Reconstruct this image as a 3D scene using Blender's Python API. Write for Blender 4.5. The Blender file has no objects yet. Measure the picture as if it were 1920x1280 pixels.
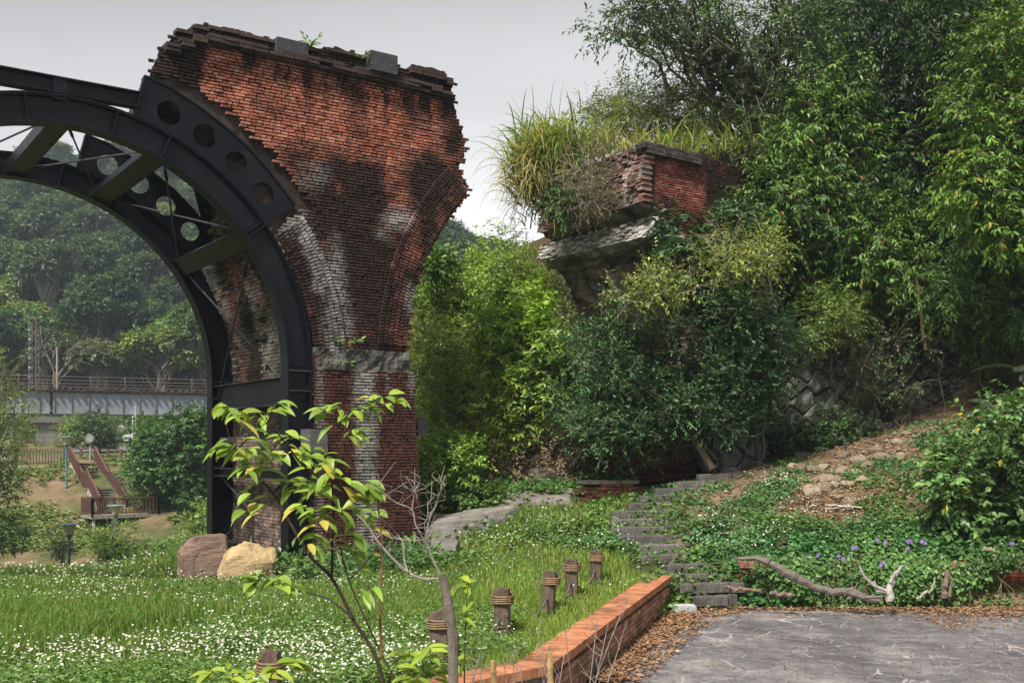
import bpy, bmesh, math, random
import numpy as np
from mathutils import Vector, Matrix

# ------------------------------------------------------------------ camera, world, sun
SC = bpy.context.scene
EYE = 2.05          # lens height above the meadow
F, HZ = 2000.0, 840.0   # focal length and horizon row in units of a 1920 px wide frame
cam_d = bpy.data.cameras.new("camera"); cam = bpy.data.objects.new("camera", cam_d)
SC.collection.objects.link(cam)
cam.location = (0, 0, EYE); cam.rotation_euler = (math.pi/2, 0, 0)
cam_d.sensor_width = 36; cam_d.lens = F/1920*36; cam_d.shift_y = (HZ-640)/1920
cam_d.clip_start = .1; cam_d.clip_end = 3000
SC.camera = cam
SC.view_settings.view_transform = 'Standard'; SC.view_settings.look = 'None'
SC.view_settings.exposure = EXPOSURE = 1.0; SC.view_settings.gamma = 1

SUN_DIR = Vector((-.36, -.62, .92)).normalized()     # towards the sun
W = bpy.data.worlds.new("World"); SC.world = W; W.use_nodes = True
nt = W.node_tree; nt.nodes.clear()
def wn(t, **k):
    n = nt.nodes.new(t)
    for a, b in k.items(): setattr(n, a, b)
    return n
out = wn('ShaderNodeOutputWorld'); bg = wn('ShaderNodeBackground')
sky = wn('ShaderNodeTexSky', sky_type='NISHITA', sun_disc=False)
sky.sun_elevation = math.asin(SUN_DIR.z); sky.sun_rotation = math.atan2(SUN_DIR.x, SUN_DIR.y)
sky.dust_density = 4; sky.air_density = 1.2
hs = wn('ShaderNodeHueSaturation'); hs.inputs['Saturation'].default_value = .12; hs.inputs['Value'].default_value = .55
nt.links.new(sky.outputs[0], hs.inputs['Color'])
tc = wn('ShaderNodeTexCoord'); sep = wn('ShaderNodeSeparateXYZ'); nt.links.new(tc.outputs['Generated'], sep.inputs[0])
rmp = wn('ShaderNodeValToRGB'); rmp.color_ramp.interpolation = 'B_SPLINE'
e = rmp.color_ramp.elements
e[0].position = 0.0; e[0].color = (.90, .885, .91, 1)
e[1].position = 1.0; e[1].color = (.46, .46, .47, 1)
for p_, c_ in ((.10, (.92, .91, .93, 1)), (.21, (.74, .73, .745, 1)), (.30, (.47, .465, .475, 1)), (.39, (.31, .305, .31, 1)), (.5, (.29, .29, .295, 1)), (.75, (.29, .29, .30, 1))):
    q = e.new(p_); q.color = c_
nt.links.new(sep.outputs['Z'], rmp.inputs[0])
mp = wn('ShaderNodeMapping'); mp.inputs['Scale'].default_value = (1.2, 1.2, 5.0)
nt.links.new(tc.outputs['Generated'], mp.inputs[0])
nz = wn('ShaderNodeTexNoise'); nz.inputs['Scale'].default_value = 1.6; nz.inputs['Detail'].default_value = 4
nt.links.new(mp.outputs[0], nz.inputs['Vector'])
mr = wn('ShaderNodeMapRange'); mr.inputs['From Min'].default_value = .3; mr.inputs['From Max'].default_value = .7
mr.inputs['To Min'].default_value = .88; mr.inputs['To Max'].default_value = 1.12
nt.links.new(nz.outputs[0], mr.inputs[0])
mrx = wn('ShaderNodeMapRange'); mrx.inputs['From Min'].default_value = -.48; mrx.inputs['From Max'].default_value = .05
mrx.inputs['To Min'].default_value = .80; mrx.inputs['To Max'].default_value = 1.06; nt.links.new(sep.outputs['X'], mrx.inputs[0])
mm_ = wn('ShaderNodeMath', operation='MULTIPLY'); nt.links.new(mrx.outputs[0], mm_.inputs[0]); nt.links.new(mr.outputs[0], mm_.inputs[1]); mr = mm_
mul = wn('ShaderNodeMixRGB', blend_type='MULTIPLY'); mul.inputs[0].default_value = 1
nt.links.new(rmp.outputs[0], mul.inputs[1]); nt.links.new(mr.outputs[0], mul.inputs[2])
mix = wn('ShaderNodeMixRGB'); mix.inputs[0].default_value = .93        # cloud deck over most of the clear sky
gain = wn('ShaderNodeVectorMath', operation='SCALE'); gain.inputs['Scale'].default_value = 10
nt.links.new(mul.outputs[0], gain.inputs[0])
nt.links.new(hs.outputs[0], mix.inputs[1]); nt.links.new(gain.outputs[0], mix.inputs[2])
nt.links.new(mix.outputs[0], bg.inputs[0]); bg.inputs[1].default_value = .085
nt.links.new(bg.outputs[0], out.inputs[0])
sun_d = bpy.data.lights.new("sun", 'SUN'); sun_d.energy = 4.3; sun_d.angle = math.radians(9); sun_d.color = (1, .95, .86)
sun = bpy.data.objects.new("sun", sun_d); SC.collection.objects.link(sun)
sun.rotation_euler = SUN_DIR.to_track_quat('Z', 'Y').to_euler(); sun.location = (-20, -10, 40)

# ------------------------------------------------------------------ helpers
rng = np.random.default_rng(7)
COL = SC.collection
def P(px, py, d):
    """world point seen at frame position (px, py) at depth d"""
    return np.array([(px-960)/F*d, d, EYE+(HZ-py)/F*d])
def nrm(a):
    a = np.asarray(a, float); return a/np.maximum(np.linalg.norm(a, axis=-1, keepdims=True), 1e-9)

class MB:
    """collects vertices, faces and per-vertex colours, links them as one mesh object"""
    def __init__(s): s.v = []; s.f = []; s.c = []; s.n = 0; s.uv = []
    def add(s, v, f, col=(1, 1, 1)):
        v = np.asarray(v, float).reshape(-1, 3); f = np.asarray(f, dtype=np.int64)
        c = np.asarray(col, float)
        if c.ndim == 1: c = np.tile(c, (len(v), 1))
        s.v.append(v); s.c.append(c); s.f.append(f+s.n); s.n += len(v)
        return s
    def box(s, c, size, R=None, col=(1, 1, 1), taper=1.0):
        x, y, z = np.array(size)/2
        v = np.array([[-x,-y,-z],[x,-y,-z],[x,y,-z],[-x,y,-z],[-x*taper,-y*taper,z],[x*taper,-y*taper,z],[x*taper,y*taper,z],[-x*taper,y*taper,z]])
        if R is not None: v = v@np.asarray(R).T
        return s.add(v+np.asarray(c), BOXF, col)
    def bar(s, a, b, w, h, col=(1, 1, 1), up=(0, 0, 1)):
        a = np.asarray(a, float); b = np.asarray(b, float); d = b-a; L = np.linalg.norm(d)
        if L < 1e-6: return s
        d = d/L; up = np.asarray(up, float)
        if abs(d@up) > .98: up = np.array([1., 0, 0])
        sd = nrm(np.cross(d, up)); u2 = np.cross(sd, d)
        return s.box((a+b)/2, (w, L, h), np.stack([sd, d, u2], 1), col)
    def tube(s, pts, rad, n=6, col=(1, 1, 1), cap=True):
        pts = np.asarray(pts, float); k = len(pts)
        rad = np.full(k, rad) if np.ndim(rad) == 0 else np.asarray(rad, float)
        t = nrm(np.gradient(pts, axis=0))
        ref = np.array([0, 0, 1.]) if abs(t[0][2]) < .9 else np.array([1., 0, 0])
        a = nrm(np.cross(t, ref)); b = np.cross(t, a)
        an = np.arange(n)*2*math.pi/n
        v = pts[:, None]+rad[:, None, None]*(np.cos(an)[None, :, None]*a[:, None]+np.sin(an)[None, :, None]*b[:, None])
        i = np.arange(k-1)[:, None]*n; j = np.arange(n)[None]; j2 = (j+1) % n
        f = np.stack([i+j, i+j2, i+n+j2, i+n+j], -1).reshape(-1, 4)
        s.add(v.reshape(-1, 3), f, col)
        if cap:
            o = s.n-k*n
            s.f.append(np.array([[o+q for q in range(n)][::-1]])); s.f.append(np.array([[o+(k-1)*n+q for q in range(n)]]))
        return s
    def lathe(s, base, prof, n=16, col=(1, 1, 1), axis=(0, 0, 1)):
        base = np.asarray(base, float); ax = nrm(axis)
        pts = [base+ax*h for r, h in prof]
        ref = np.array([1., 0, 0]) if abs(ax[0]) < .9 else np.array([0, 1., 0])
        a = nrm(np.cross(ax, ref)); b = np.cross(ax, a); an = np.arange(n)*2*math.pi/n
        v = np.array([p+r*(math.cos(t)*a+math.sin(t)*b) for p, (r, h) in zip(pts, prof) for t in an])
        k = len(prof); f = []
        for i in range(k-1):
            for j in range(n): f.append([i*n+j, i*n+(j+1) % n, (i+1)*n+(j+1) % n, (i+1)*n+j])
        s.add(v, f, col); o = s.n-k*n
        s.f.append(np.array([[o+q for q in range(n)][::-1]])); s.f.append(np.array([[o+(k-1)*n+q for q in range(n)]]))
        return s
    def mesh(s, name, mat=None, smooth=False):
        me = bpy.data.meshes.new(name)
        v = np.concatenate(s.v); c = np.concatenate(s.c)
        loops = np.concatenate([x.ravel() for x in s.f]); tot = np.concatenate([np.full(len(x), x.shape[1]) for x in s.f])
        me.vertices.add(len(v)); me.vertices.foreach_set('co', v.ravel().astype(np.float32))
        me.loops.add(len(loops)); me.loops.foreach_set('vertex_index', loops.astype(np.int32))
        me.polygons.add(len(tot)); me.polygons.foreach_set('loop_start', (np.cumsum(tot)-tot).astype(np.int32))
        me.polygons.foreach_set('loop_total', tot.astype(np.int32))
        me.polygons.foreach_set('use_smooth', np.full(len(tot), bool(smooth)))
        me.update(calc_edges=True); me.validate()
        at = me.color_attributes.new('col', 'FLOAT_COLOR', 'POINT')
        if len(at.data) == len(c):
            at.data.foreach_set('color', np.concatenate([c, np.ones((len(c), 1))], 1).ravel().astype(np.float32))
        if mat: me.materials.append(mat)
        return me
    def obj(s, name, mat, parent=None, smooth=False):
        o = bpy.data.objects.new(name, s.mesh(name, mat, smooth)); COL.objects.link(o)
        if parent is not None:
            o.parent = parent
            par_w = parent_loc(parent)
            o.data.transform(Matrix.Translation(-Vector(par_w)))
        return o
BOXF = [[0,3,2,1],[4,5,6,7],[0,1,5,4],[1,2,6,5],[2,3,7,6],[3,0,4,7]]
def parent_loc(o):
    l = Vector((0, 0, 0))
    while o is not None: l += o.location; o = o.parent
    return l
def tag(o, label=None, cat=None, group=None, kind=None):
    if label: o['label'] = label
    if cat: o['category'] = cat
    if group: o['group'] = group
    if kind: o['kind'] = kind
    return o
def thing(name, loc, label, cat, group=None):
    o = bpy.data.objects.new(name, None); COL.objects.link(o); o.location = [float(q) for q in loc]; o.empty_display_size = .3
    return tag(o, label, cat, group)
def recenter(o, loc):
    o.data.transform(Matrix.Translation(-Vector([float(q) for q in loc]))); o.location = [float(q) for q in loc]; return o
def inside(poly, x, y):
    poly = np.asarray(poly, float); x = np.asarray(x); y = np.asarray(y); r = np.zeros(x.shape, bool)
    x1, y1 = poly[:, 0], poly[:, 1]; x2, y2 = np.roll(x1, -1), np.roll(y1, -1)
    for a, b, c, d in zip(x1, y1, x2, y2):
        if b == d: continue
        m = ((b > y) != (d > y)) & (x < (c-a)*(y-b)/(d-b)+a); r ^= m
    return r
# value noise in numpy, for stains, patches and terrain colour
_perm = np.random.default_rng(3).random((64, 64, 64))
def vnoise(p):
    p = np.asarray(p, float); i = np.floor(p).astype(int); f = p-i; f = f*f*(3-2*f); r = 0
    for dx in (0, 1):
        for dy in (0, 1):
            for dz in (0, 1):
                w = (f[..., 0] if dx else 1-f[..., 0])*(f[..., 1] if dy else 1-f[..., 1])*(f[..., 2] if dz else 1-f[..., 2])
                r = r+w*_perm[(i[..., 0]+dx) % 64, (i[..., 1]+dy) % 64, (i[..., 2]+dz) % 64]
    return r
def fbm(p, o=4):
    p = np.asarray(p, float); r = 0; a = .5; t = 0
    for k in range(o): r = r+a*vnoise(p*2**k+k*7.3); t += a; a *= .55
    return r/t
def sstep(a, b, x): t = np.clip((x-a)/(b-a), 0, 1); return t*t*(3-2*t)

# ------------------------------------------------------------------ materials
def mat_new(name):
    m = bpy.data.materials.new(name); m.use_nodes = True; n = m.node_tree; n.nodes.clear()
    return m, n
class NB:
    def __init__(s, n): s.n = n
    def node(s, t, ins=None, **k):
        x = s.n.nodes.new(t)
        for a, b in k.items(): setattr(x, a, b)
        for a, b in (ins or {}).items():
            if hasattr(b, 'outputs'): s.n.links.new(b.outputs[0], x.inputs[a])
            elif isinstance(b, bpy.types.NodeSocket): s.n.links.new(b, x.inputs[a])
            else: x.inputs[a].default_value = b
        return x
    def ramp(s, fac, stops, interp='LINEAR'):
        r = s.node('ShaderNodeValToRGB', {0: fac}); r.color_ramp.interpolation = interp; e = r.color_ramp.elements
        while len(e) > 1: e.remove(e[-1])
        for k, (p, c) in enumerate(stops):
            q = e[0] if k == 0 else e.new(p)
            q.position = p; q.color = tuple(c)+(1,) if len(c) == 3 else c
        return r
    def mixc(s, fac, a, b, blend='MIX'):
        return s.node('ShaderNodeMixRGB', {0: fac, 1: a, 2: b}, blend_type=blend)
def surf(name, rough=.8, spec=.3, nscale=6, namp=.35, bump=.3, bscale=25, metallic=0, detail=6, stretch=(1, 1, 1), tintcol=None, tintamt=0.0, tintscale=2.0):
    """colour attribute 'col' broken up by noise, with noise bump"""
    m, n = mat_new(name); b = NB(n)
    at = b.node('ShaderNodeAttribute', attribute_name='col')
    tcn = b.node('ShaderNodeTexCoord'); mp = b.node('ShaderNodeMapping', {'Vector': tcn.outputs['Object'], 'Scale': stretch})
    nz = b.node('ShaderNodeTexNoise', {'Vector': mp, 'Scale': nscale, 'Detail': detail, 'Roughness': .65})
    r = b.ramp(nz, [(.25, (1-namp,)*3), (.75, (1+namp,)*3)])
    base = b.mixc(1, at.outputs['Color'], r, 'MULTIPLY')
    if tintcol:
        n2 = b.node('ShaderNodeTexNoise', {'Vector': mp, 'Scale': tintscale, 'Detail': 7, 'Roughness': .7})
        r2 = b.ramp(n2, [(.5, (0, 0, 0)), (.62, (tintamt,)*3)])
        base = b.mixc(r2, base, tuple(tintcol)+(1,))
    nb_ = b.node('ShaderNodeTexNoise', {'Vector': mp, 'Scale': bscale, 'Detail': 6, 'Roughness': .7})
    bp = b.node('ShaderNodeBump', {'Height': nb_, 'Strength': bump, 'Distance': .05})
    p = b.node('ShaderNodeBsdfPrincipled', {'Base Color': base, 'Roughness': rough, 'Specular IOR Level': spec, 'Metallic': metallic, 'Normal': bp})
    b.node('ShaderNodeOutputMaterial', {0: p})
    return m
def leafmat(name, rough=.45, spec=.35, trans=.35, tmul=(1.5, 1.55, .5)):
    m, n = mat_new(name); b = NB(n)
    at = b.node('ShaderNodeAttribute', attribute_name='col')
    p = b.node('ShaderNodeBsdfPrincipled', {'Base Color': at.outputs['Color'], 'Roughness': rough, 'Specular IOR Level': spec})
    tm = b.mixc(1, at.outputs['Color'], tuple(tmul)+(1,), 'MULTIPLY')
    t = b.node('ShaderNodeBsdfTranslucent', {'Color': tm})
    mx = b.node('ShaderNodeMixShader', {0: trans, 1: p, 2: t})
    b.node('ShaderNodeOutputMaterial', {0: mx})
    return m
M = dict(
    leaf=leafmat('leaf', trans=.26), glossy_leaf=leafmat('glossy_leaf', .46, .34, .17),
    blade=leafmat('grass_blade', .6, .2, .4, (1.4, 1.4, .5)), petal=leafmat('petal', .7, .1, .3, (1, 1, 1)),
    bark=surf('bark', .9, .1, 12, .5, .8, 30, stretch=(1, 1, .25)),
    brick=surf('brick', .85, .2, 9, .35, .5, 45, tintcol=(.012, .010, .009), tintamt=.55, tintscale=3.2),
    newbrick=surf('new_brick', .85, .2, 9, .28, .4, 45, tintcol=(.055, .045, .030), tintamt=.6, tintscale=3),
    mortar=surf('mortar', .95, .1, 7, .5, .9, 30),
    rubble=surf('rubble', .95, .1, 4, .6, 1.0, 9, tintcol=(.012, .011, .010), tintamt=.7, tintscale=1.6),
    stone=surf('stone', .9, .15, 5, .4, .9, 12, tintcol=(.03, .03, .028), tintamt=.5, tintscale=2.5),
    rock=surf('rock', .9, .15, 3, .45, 1.0, 6, stretch=(1, 1, 2.5)),
    steel=surf('steel_paint', .42, .16, 3, .35, .12, 60, tintcol=(.018, .014, .013), tintamt=.45, tintscale=2.6),
    girder=surf('girder_paint', .6, .3, 1.2, .2, .1, 20, tintcol=(.12, .09, .08), tintamt=.35, tintscale=1.0, stretch=(1, 1, .3)),
    timber=surf('timber', .9, .1, 9, .5, .8, 25, stretch=(1, 1, .3)),
    plain=surf('paint', .5, .4, 4, .12, .05, 30),
    glossy=surf('car_paint', .15, .6, 3, .03, 0, 10),
    soil=surf('soil', .95, .1, 1.3, .4, 1.0, 9, tintcol=(.045, .06, .018), tintamt=.5, tintscale=1.1),
)
# ------------------------------------------------------------------ terrain
CT = []
def ct(px, py, d): CT.append(P(px, py, d))
def cz(x, y, z): CT.append(np.array([x, y, z], float))
for x in (-9, -4, 0, 3, 8):
    for y in (-8, 4): cz(x, y, -.02)
for x in (-5, -2, 0.5): cz(x, 9, 0)
for x in (-7, -4, -1, 2): cz(x, 13, .0)
cz(-9, 17, -.15); cz(-5.5, 17.5, -.12); cz(-1.5, 17, .02); cz(1.6, 17, .06); cz(.6, 15, .02)
for q in [(600,1068,19.2),(800,1045,20),(700,1040,23),(860,1000,20.8),(950,955,22),(1080,945,22.3),(1000,1020,19),(1120,1050,17.6),
          (820,930,25),(1000,905,24.5),(1100,905,24.5),(1250,900,25),(1330,885,25.2),
          (790,860,29),(900,800,30),(1030,760,30),(820,640,36),(900,560,37),(960,500,38),(780,560,42),(850,520,43),
          (1050,440,38),(1150,330,36),(1300,310,35),(1420,300,35),(1250,500,33),(1400,520,31),(1420,700,29),(1250,760,29),
          (1500,330,36),(1650,300,35),(1920,300,33),(2300,300,32),(1600,480,33),(1750,480,33),(1920,520,31),(1500,600,30),(1620,600,31.5),
          (1750,620,32.5),(1920,650,30),(1350,880,24.3),(1480,855,26.2),(1620,800,28.6),(1740,750,30.5),(1900,720,28),(2200,650,27),
          (1400,1052,17.35),(1600,1052,17.35),(1900,1052,17.35),(2300,1052,17.35),(1500,965,19),(1700,960,18.9),(1900,945,18.7),(2300,900,18.7),
          (1460,900,21.3),(1600,880,21.6),(1650,828,24.3),(1720,800,25.6),(1790,775,26.6),(1900,760,25.5),(2250,720,25)]: ct(*q)
STEPS = [(1302,1379,1117),(1273,1393,1093),(1262,1368,1076),(1249,1344,1057),(1201,1291,1040),(1198,1308,1021),(1160,1286,1004),(1145,1272,988),
         (1145,1261,973),(1146,1267,958),(1177,1257,943),(1198,1296,929),(1227,1306,916),(1267,1339,903),(1307,1389,889),(1354,1387,877)]
STEPD = [16.35+.44*i for i in range(16)]
for (a, b, y), d in zip(STEPS, STEPD):
    if d > 17.2: ct((a+b)/2, y+6, d+.2)
UPSTEPS = [(1491,1517,849,24.6),(1520,1548,836,25.3),(1558,1598,822,26.0),(1591,1642,808,26.7),(1634,1682,793,27.5),(1673,1706,779,28.2),(1711,1740,764,28.9),(1833,1890,719,30)]
for a, b, y, d in UPSTEPS: ct((a+b)/2, y+8, d)
# left: the meadow falls away to a path, then a slope climbs to the road
for px in (-500, -150, 60, 250, 400): ct(px, 1090, 24); ct(px, 1091, 36); ct(px, 1091, 49)
for q in [(-500,1080,53),(0,1080,53),(200,1072,54),(330,1066,54),(450,1060,54),(-500,985,64),(0,985,63),(150,985,63.5),(280,985,63.5),(400,985,63.5),(520,985,63),
          (-500,905,68),(0,900,68),(100,890,69),(200,895,69),(300,890,70),(400,900,70),(550,900,70),(-500,850,78),(0,852,76),(200,850,76),(400,850,78),(600,850,80),
          (-500,832,98),(0,834,98),(200,834,96),(400,834,98),(600,830,98),(-900,800,112),(0,800,112),(200,800,112),(400,800,112),(700,800,112),(900,800,112),
          (-900,560,160),(0,560,160),(200,570,160),(400,560,160),(650,580,165),(900,620,165),(1100,700,170),
          (-900,430,215),(0,415,215),(120,395,215),(260,400,215),(420,420,220),(600,470,225),(760,530,225),(860,560,225),(1000,600,230)]: ct(*q)
for x, y, z in [(-300,100,12),(-400,250,60),(0,330,46),(-150,330,50),(150,330,40),(300,250,35),(400,100,30),(100,120,16),(60,80,14),(160,60,24),(40,50,13),(70,30,18),(-120,10,-1),(-60,-60,0),(60,-60,0),(120,-20,4),
                (0,900,45),(-600,900,60),(600,900,50),(-900,200,40),(900,200,40),(-40,20,-.6),(-70,40,-3),(14,8,-.02),(30,6,.5),(20,-10,0)]: cz(x, y, z)
CT = np.array(CT)
def _k(r2): return np.sqrt(r2+.6)
_A = _k(((CT[:, None, :2]-CT[None, :, :2])**2).sum(-1)); n_ = len(CT)
_B = np.zeros((n_+3, n_+3)); _B[:n_, :n_] = _A+np.eye(n_)*-.05; _B[:n_, n_] = 1; _B[:n_, n_+1:] = CT[:, :2]; _B[n_:, :n_] = _B[:n_, n_:].T
_w = np.linalg.solve(_B, np.concatenate([CT[:, 2], np.zeros(3)]))
WA = np.array([2.47, 16.6]); WB = np.array([.356, 9.75]); WC = np.array([-2.6, 6.8])      # face of the low brick wall, in plan
PAVZ = -.42
def side(a, b, x, y):
    d = (b-a)/np.linalg.norm(b-a); return (x-a[0])*d[1]-(y-a[1])*d[0]
def H(x, y):
    x = np.asarray(x, float); y = np.asarray(y, float); sh = x.shape; x = x.ravel(); y = y.ravel(); z = np.empty(len(x))
    for i in range(0, len(x), 20000):
        a, b = x[i:i+20000], y[i:i+20000]
        z[i:i+20000] = _k((a[:, None]-CT[None, :, 0])**2+(b[:, None]-CT[None, :, 1])**2)@_w[:n_]+_w[n_]+_w[n_+1]*a+_w[n_+2]*b
    amp = np.clip(y/60, .02, 1.2)*.25
    z = z+(fbm(np.stack([x/3, y/3, x*0], 1), 3)-.5)*np.where(y > 17, .35, .07)+(fbm(np.stack([x/14, y/14, x*0+3], 1), 3)-.5)*amp*4*(y > 40)
    s1 = side(WB, WA, x, y); s0 = side(WC, WB, x, y)
    s = np.maximum(s1, s0)                                  # right of either wall leg
    s = np.where(y > 9.75, s1, np.maximum(s1, s0))
    wid = np.where(x > 3.4, .3, 1.3)
    k = sstep(-.20, -.06, s)*sstep(0, 1, (17.1-np.where(x > 3.4, 0, -.4)-y)/wid)
    z = z*(1-k)+(PAVZ-.04)*k
    return z.reshape(sh)
def G(px, d): x = (px-960)/F*d; return np.array([x, d, float(H(np.array([x]), np.array([d]))[0])])
xs = np.concatenate([-np.geomspace(1, 900, 110)[::-1]*1.0+.0, np.linspace(-.9, .9, 13), np.geomspace(1, 900, 110)])
xs = np.unique(np.concatenate([np.arange(-14, 14.01, .16), -14-np.cumsum(.16*1.055**np.arange(1, 110)), 14+np.cumsum(.16*1.055**np.arange(1, 110))]))
ys = np.concatenate([-np.cumsum(.3*1.12**np.arange(1, 50))[::-1], np.arange(0, 32, .16), 32+np.cumsum(.16*1.035**np.arange(0, 150))])
ys = ys[(ys > -400) & (ys < 1200)]; xs = xs[(xs > -1100) & (xs < 1100)]
GX, GY = np.meshgrid(xs, ys); GZ = H(GX, GY)
v = np.stack([GX, GY, GZ], -1).reshape(-1, 3); nx = len(xs)
i, j = np.meshgrid(np.arange(len(ys)-1), np.arange(nx-1), indexing='ij')
f = np.stack([i*nx+j, i*nx+j+1, (i+1)*nx+j+1, (i+1)*nx+j], -1).reshape(-1, 4)
def ground_col(x, y):
    n1 = fbm(np.stack([x/1.3, y/1.3, x*0+1], 1), 4); n2 = fbm(np.stack([x/.35, y/.35, x*0+5], 1), 3)
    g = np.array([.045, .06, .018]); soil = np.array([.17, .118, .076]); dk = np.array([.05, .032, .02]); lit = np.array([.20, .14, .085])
    c = np.tile(g, (len(x), 1))*(.7+.6*n2[:, None])
    px = 960+F*x/np.maximum(y, 1)
    bank = (y > 16.2)*(px > 1270)*(y < 60)
    c = np.where(bank[:, None] > 0, soil*(.6+.8*n1[:, None]), c)
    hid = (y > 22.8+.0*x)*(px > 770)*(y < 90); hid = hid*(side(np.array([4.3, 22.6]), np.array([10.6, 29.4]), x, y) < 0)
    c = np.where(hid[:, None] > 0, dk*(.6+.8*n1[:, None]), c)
    left = (y > 52)*(y < 100)*(px < 600)
    k = sstep(.42, .6, n1)[:, None]*.9
    c = np.where(left[:, None] > 0, lit*.85*k+np.array([.075, .085, .03])*(1-k), c)
    far = y >= 100
    c = np.where(far[:, None], np.array([.02, .03, .012]), c)
    return c
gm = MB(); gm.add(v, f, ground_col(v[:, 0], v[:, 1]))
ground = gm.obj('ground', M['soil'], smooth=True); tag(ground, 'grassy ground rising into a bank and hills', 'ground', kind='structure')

# pavement: grey stamped concrete with pale and dark crack lines
m, n = mat_new('cracked_paving'); b = NB(n)
tcn = b.node('ShaderNodeTexCoord'); ob = tcn.outputs['Object']
nz1 = b.node('ShaderNodeTexNoise', {'Vector': ob, 'Scale': 1.3, 'Detail': 8, 'Roughness': .7})
nzs = b.node('ShaderNodeTexNoise', {'Vector': ob, 'Scale': 28, 'Detail': 6, 'Roughness': .7})
base = b.ramp(nz1, [(.34, (.062, .057, .063)), (.5, (.115, .106, .112)), (.66, (.21, .19, .185))])
base = b.mixc(.6, base, b.ramp(nzs, [(.3, (.45, .45, .45)), (.7, (1.5, 1.5, 1.5))]), 'MULTIPLY')
wob = b.node('ShaderNodeTexNoise', {'Vector': ob, 'Scale': 3.5, 'Detail': 4})
wv = b.mixc(.16, ob, wob.outputs['Color'], 'ADD')
def cracks(scale, w0, w1, seed):
    mpn = b.node('ShaderNodeMapping', {'Vector': wv, 'Location': (seed, seed*2.1, 0)})
    vo = b.node('ShaderNodeTexVoronoi', {'Vector': mpn, 'Scale': scale}, feature='DISTANCE_TO_EDGE')
    ln = b.ramp(vo, [(w0, (1, 1, 1)), (w1, (0, 0, 0))])
    msk = b.node('ShaderNodeTexNoise', {'Vector': mpn, 'Scale': scale*.9, 'Detail': 3})
    return b.mixc(1, ln, b.ramp(msk, [(.46, (0, 0, 0)), (.58, (1, 1, 1))]), 'MULTIPLY')
base = b.mixc(b.mixc(1, cracks(1.6, .006, .019, 0), (.75, .75, .75, 1), 'MULTIPLY'), base, (.40, .37, .36, 1))
base = b.mixc(b.mixc(1, cracks(2.6, .006, .019, 3.7), (.55, .55, .55, 1), 'MULTIPLY'), base, (.36, .34, .33, 1))
base = b.mixc(b.mixc(1, cracks(3.1, .006, .019, 8.2), (.8, .8, .8, 1), 'MULTIPLY'), base, (.05, .045, .042, 1))
bp = b.node('ShaderNodeBump', {'Height': nzs, 'Strength': .35, 'Distance': .02})
pr = b.node('ShaderNodeBsdfPrincipled', {'Base Color': base, 'Roughness': .8, 'Specular IOR Level': .3, 'Normal': bp}); b.node('ShaderNodeOutputMaterial', {0: pr})
M['paving'] = m
pv = MB(); a_ = WA+np.array([.02, -.2])
poly = [tuple(a_), (3.0, 16.35), (5, 16.2), (9, 16.3), (16, 16.2), (22, 12), (22, -6), (-2.3, -6), (-2.45, 6.6), (WB[0]+.03, WB[1]-.05)]
pv.add([(x, y, PAVZ) for x, y in poly], [list(range(len(poly)))[::-1]], (1, 1, 1))
pave = pv.obj('pavement', M['paving']); tag(pave, 'grey cracked paving of the forecourt', 'paving', kind='structure')
# ------------------------------------------------------------------ plane of the viaduct: u along it, w into the depth, z up
TH = 0.9637; UX = np.array([math.sin(TH), math.cos(TH)]); NX = np.array([-math.cos(TH), math.sin(TH)])
X0, D0 = (585-960)/F*19.5, 19.5
ZS = EYE+1.435; UC = -4.22; RO = 4.22; RI = 3.75; WB_ = 4.03; WALLW = .10
def Q(u, w, z):
    u, w, z = np.broadcast_arrays(np.asarray(u, float), np.asarray(w, float), np.asarray(z, float))
    return np.stack([X0+u*UX[0]+w*NX[0], D0+u*UX[1]+w*NX[1], z], -1)
RQ = np.array([[UX[0], NX[0], 0], [UX[1], NX[1], 0], [0, 0, 1.]])
def face(px, py, w=WALLW):
    """(u, z) on the plane at depth offset w"""
    k = (px-960)/F; a = X0+w*NX[0]; b = D0+w*NX[1]
    u = (k*b-a)/(UX[0]-k*UX[1]); return np.array([u, EYE+(HZ-py)/F*(b+u*UX[1])])
def faces(pts, w=WALLW): return np.array([face(x, y, w) for x, y in pts])
def toimg(p):
    p = np.asarray(p); return 960+F*p[..., 0]/p[..., 1], HZ-F*(p[..., 2]-EYE)/p[..., 1]
def circ3(a, b, c):
    A = 2*np.array([b-a, c-a]); r = np.array([b@b-a@a, c@c-a@a]); o = np.linalg.solve(A, r); return o, np.linalg.norm(a-o)
BR = np.array([(.42,.115,.062),(.47,.145,.078),(.38,.115,.075),(.33,.105,.078),(.50,.185,.10),(.42,.185,.14),(.36,.15,.125),(.46,.235,.15)])
def brick_cols(n, r=None):
    r = rng if r is None else r
    return BR[r.integers(0, len(BR), n)]*(.75+.5*r.random((n, 1)))
def spots(px, py, lst):
    """strongest of soft elliptical patches (px, py, rx, ry, strength)"""
    s = np.zeros(np.shape(px))
    for x, y, rx, ry, k in lst:
        s = np.maximum(s, k*np.clip(1.35-np.hypot((px-x)/rx, (py-y)/ry), 0, 1))
    return s
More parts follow.
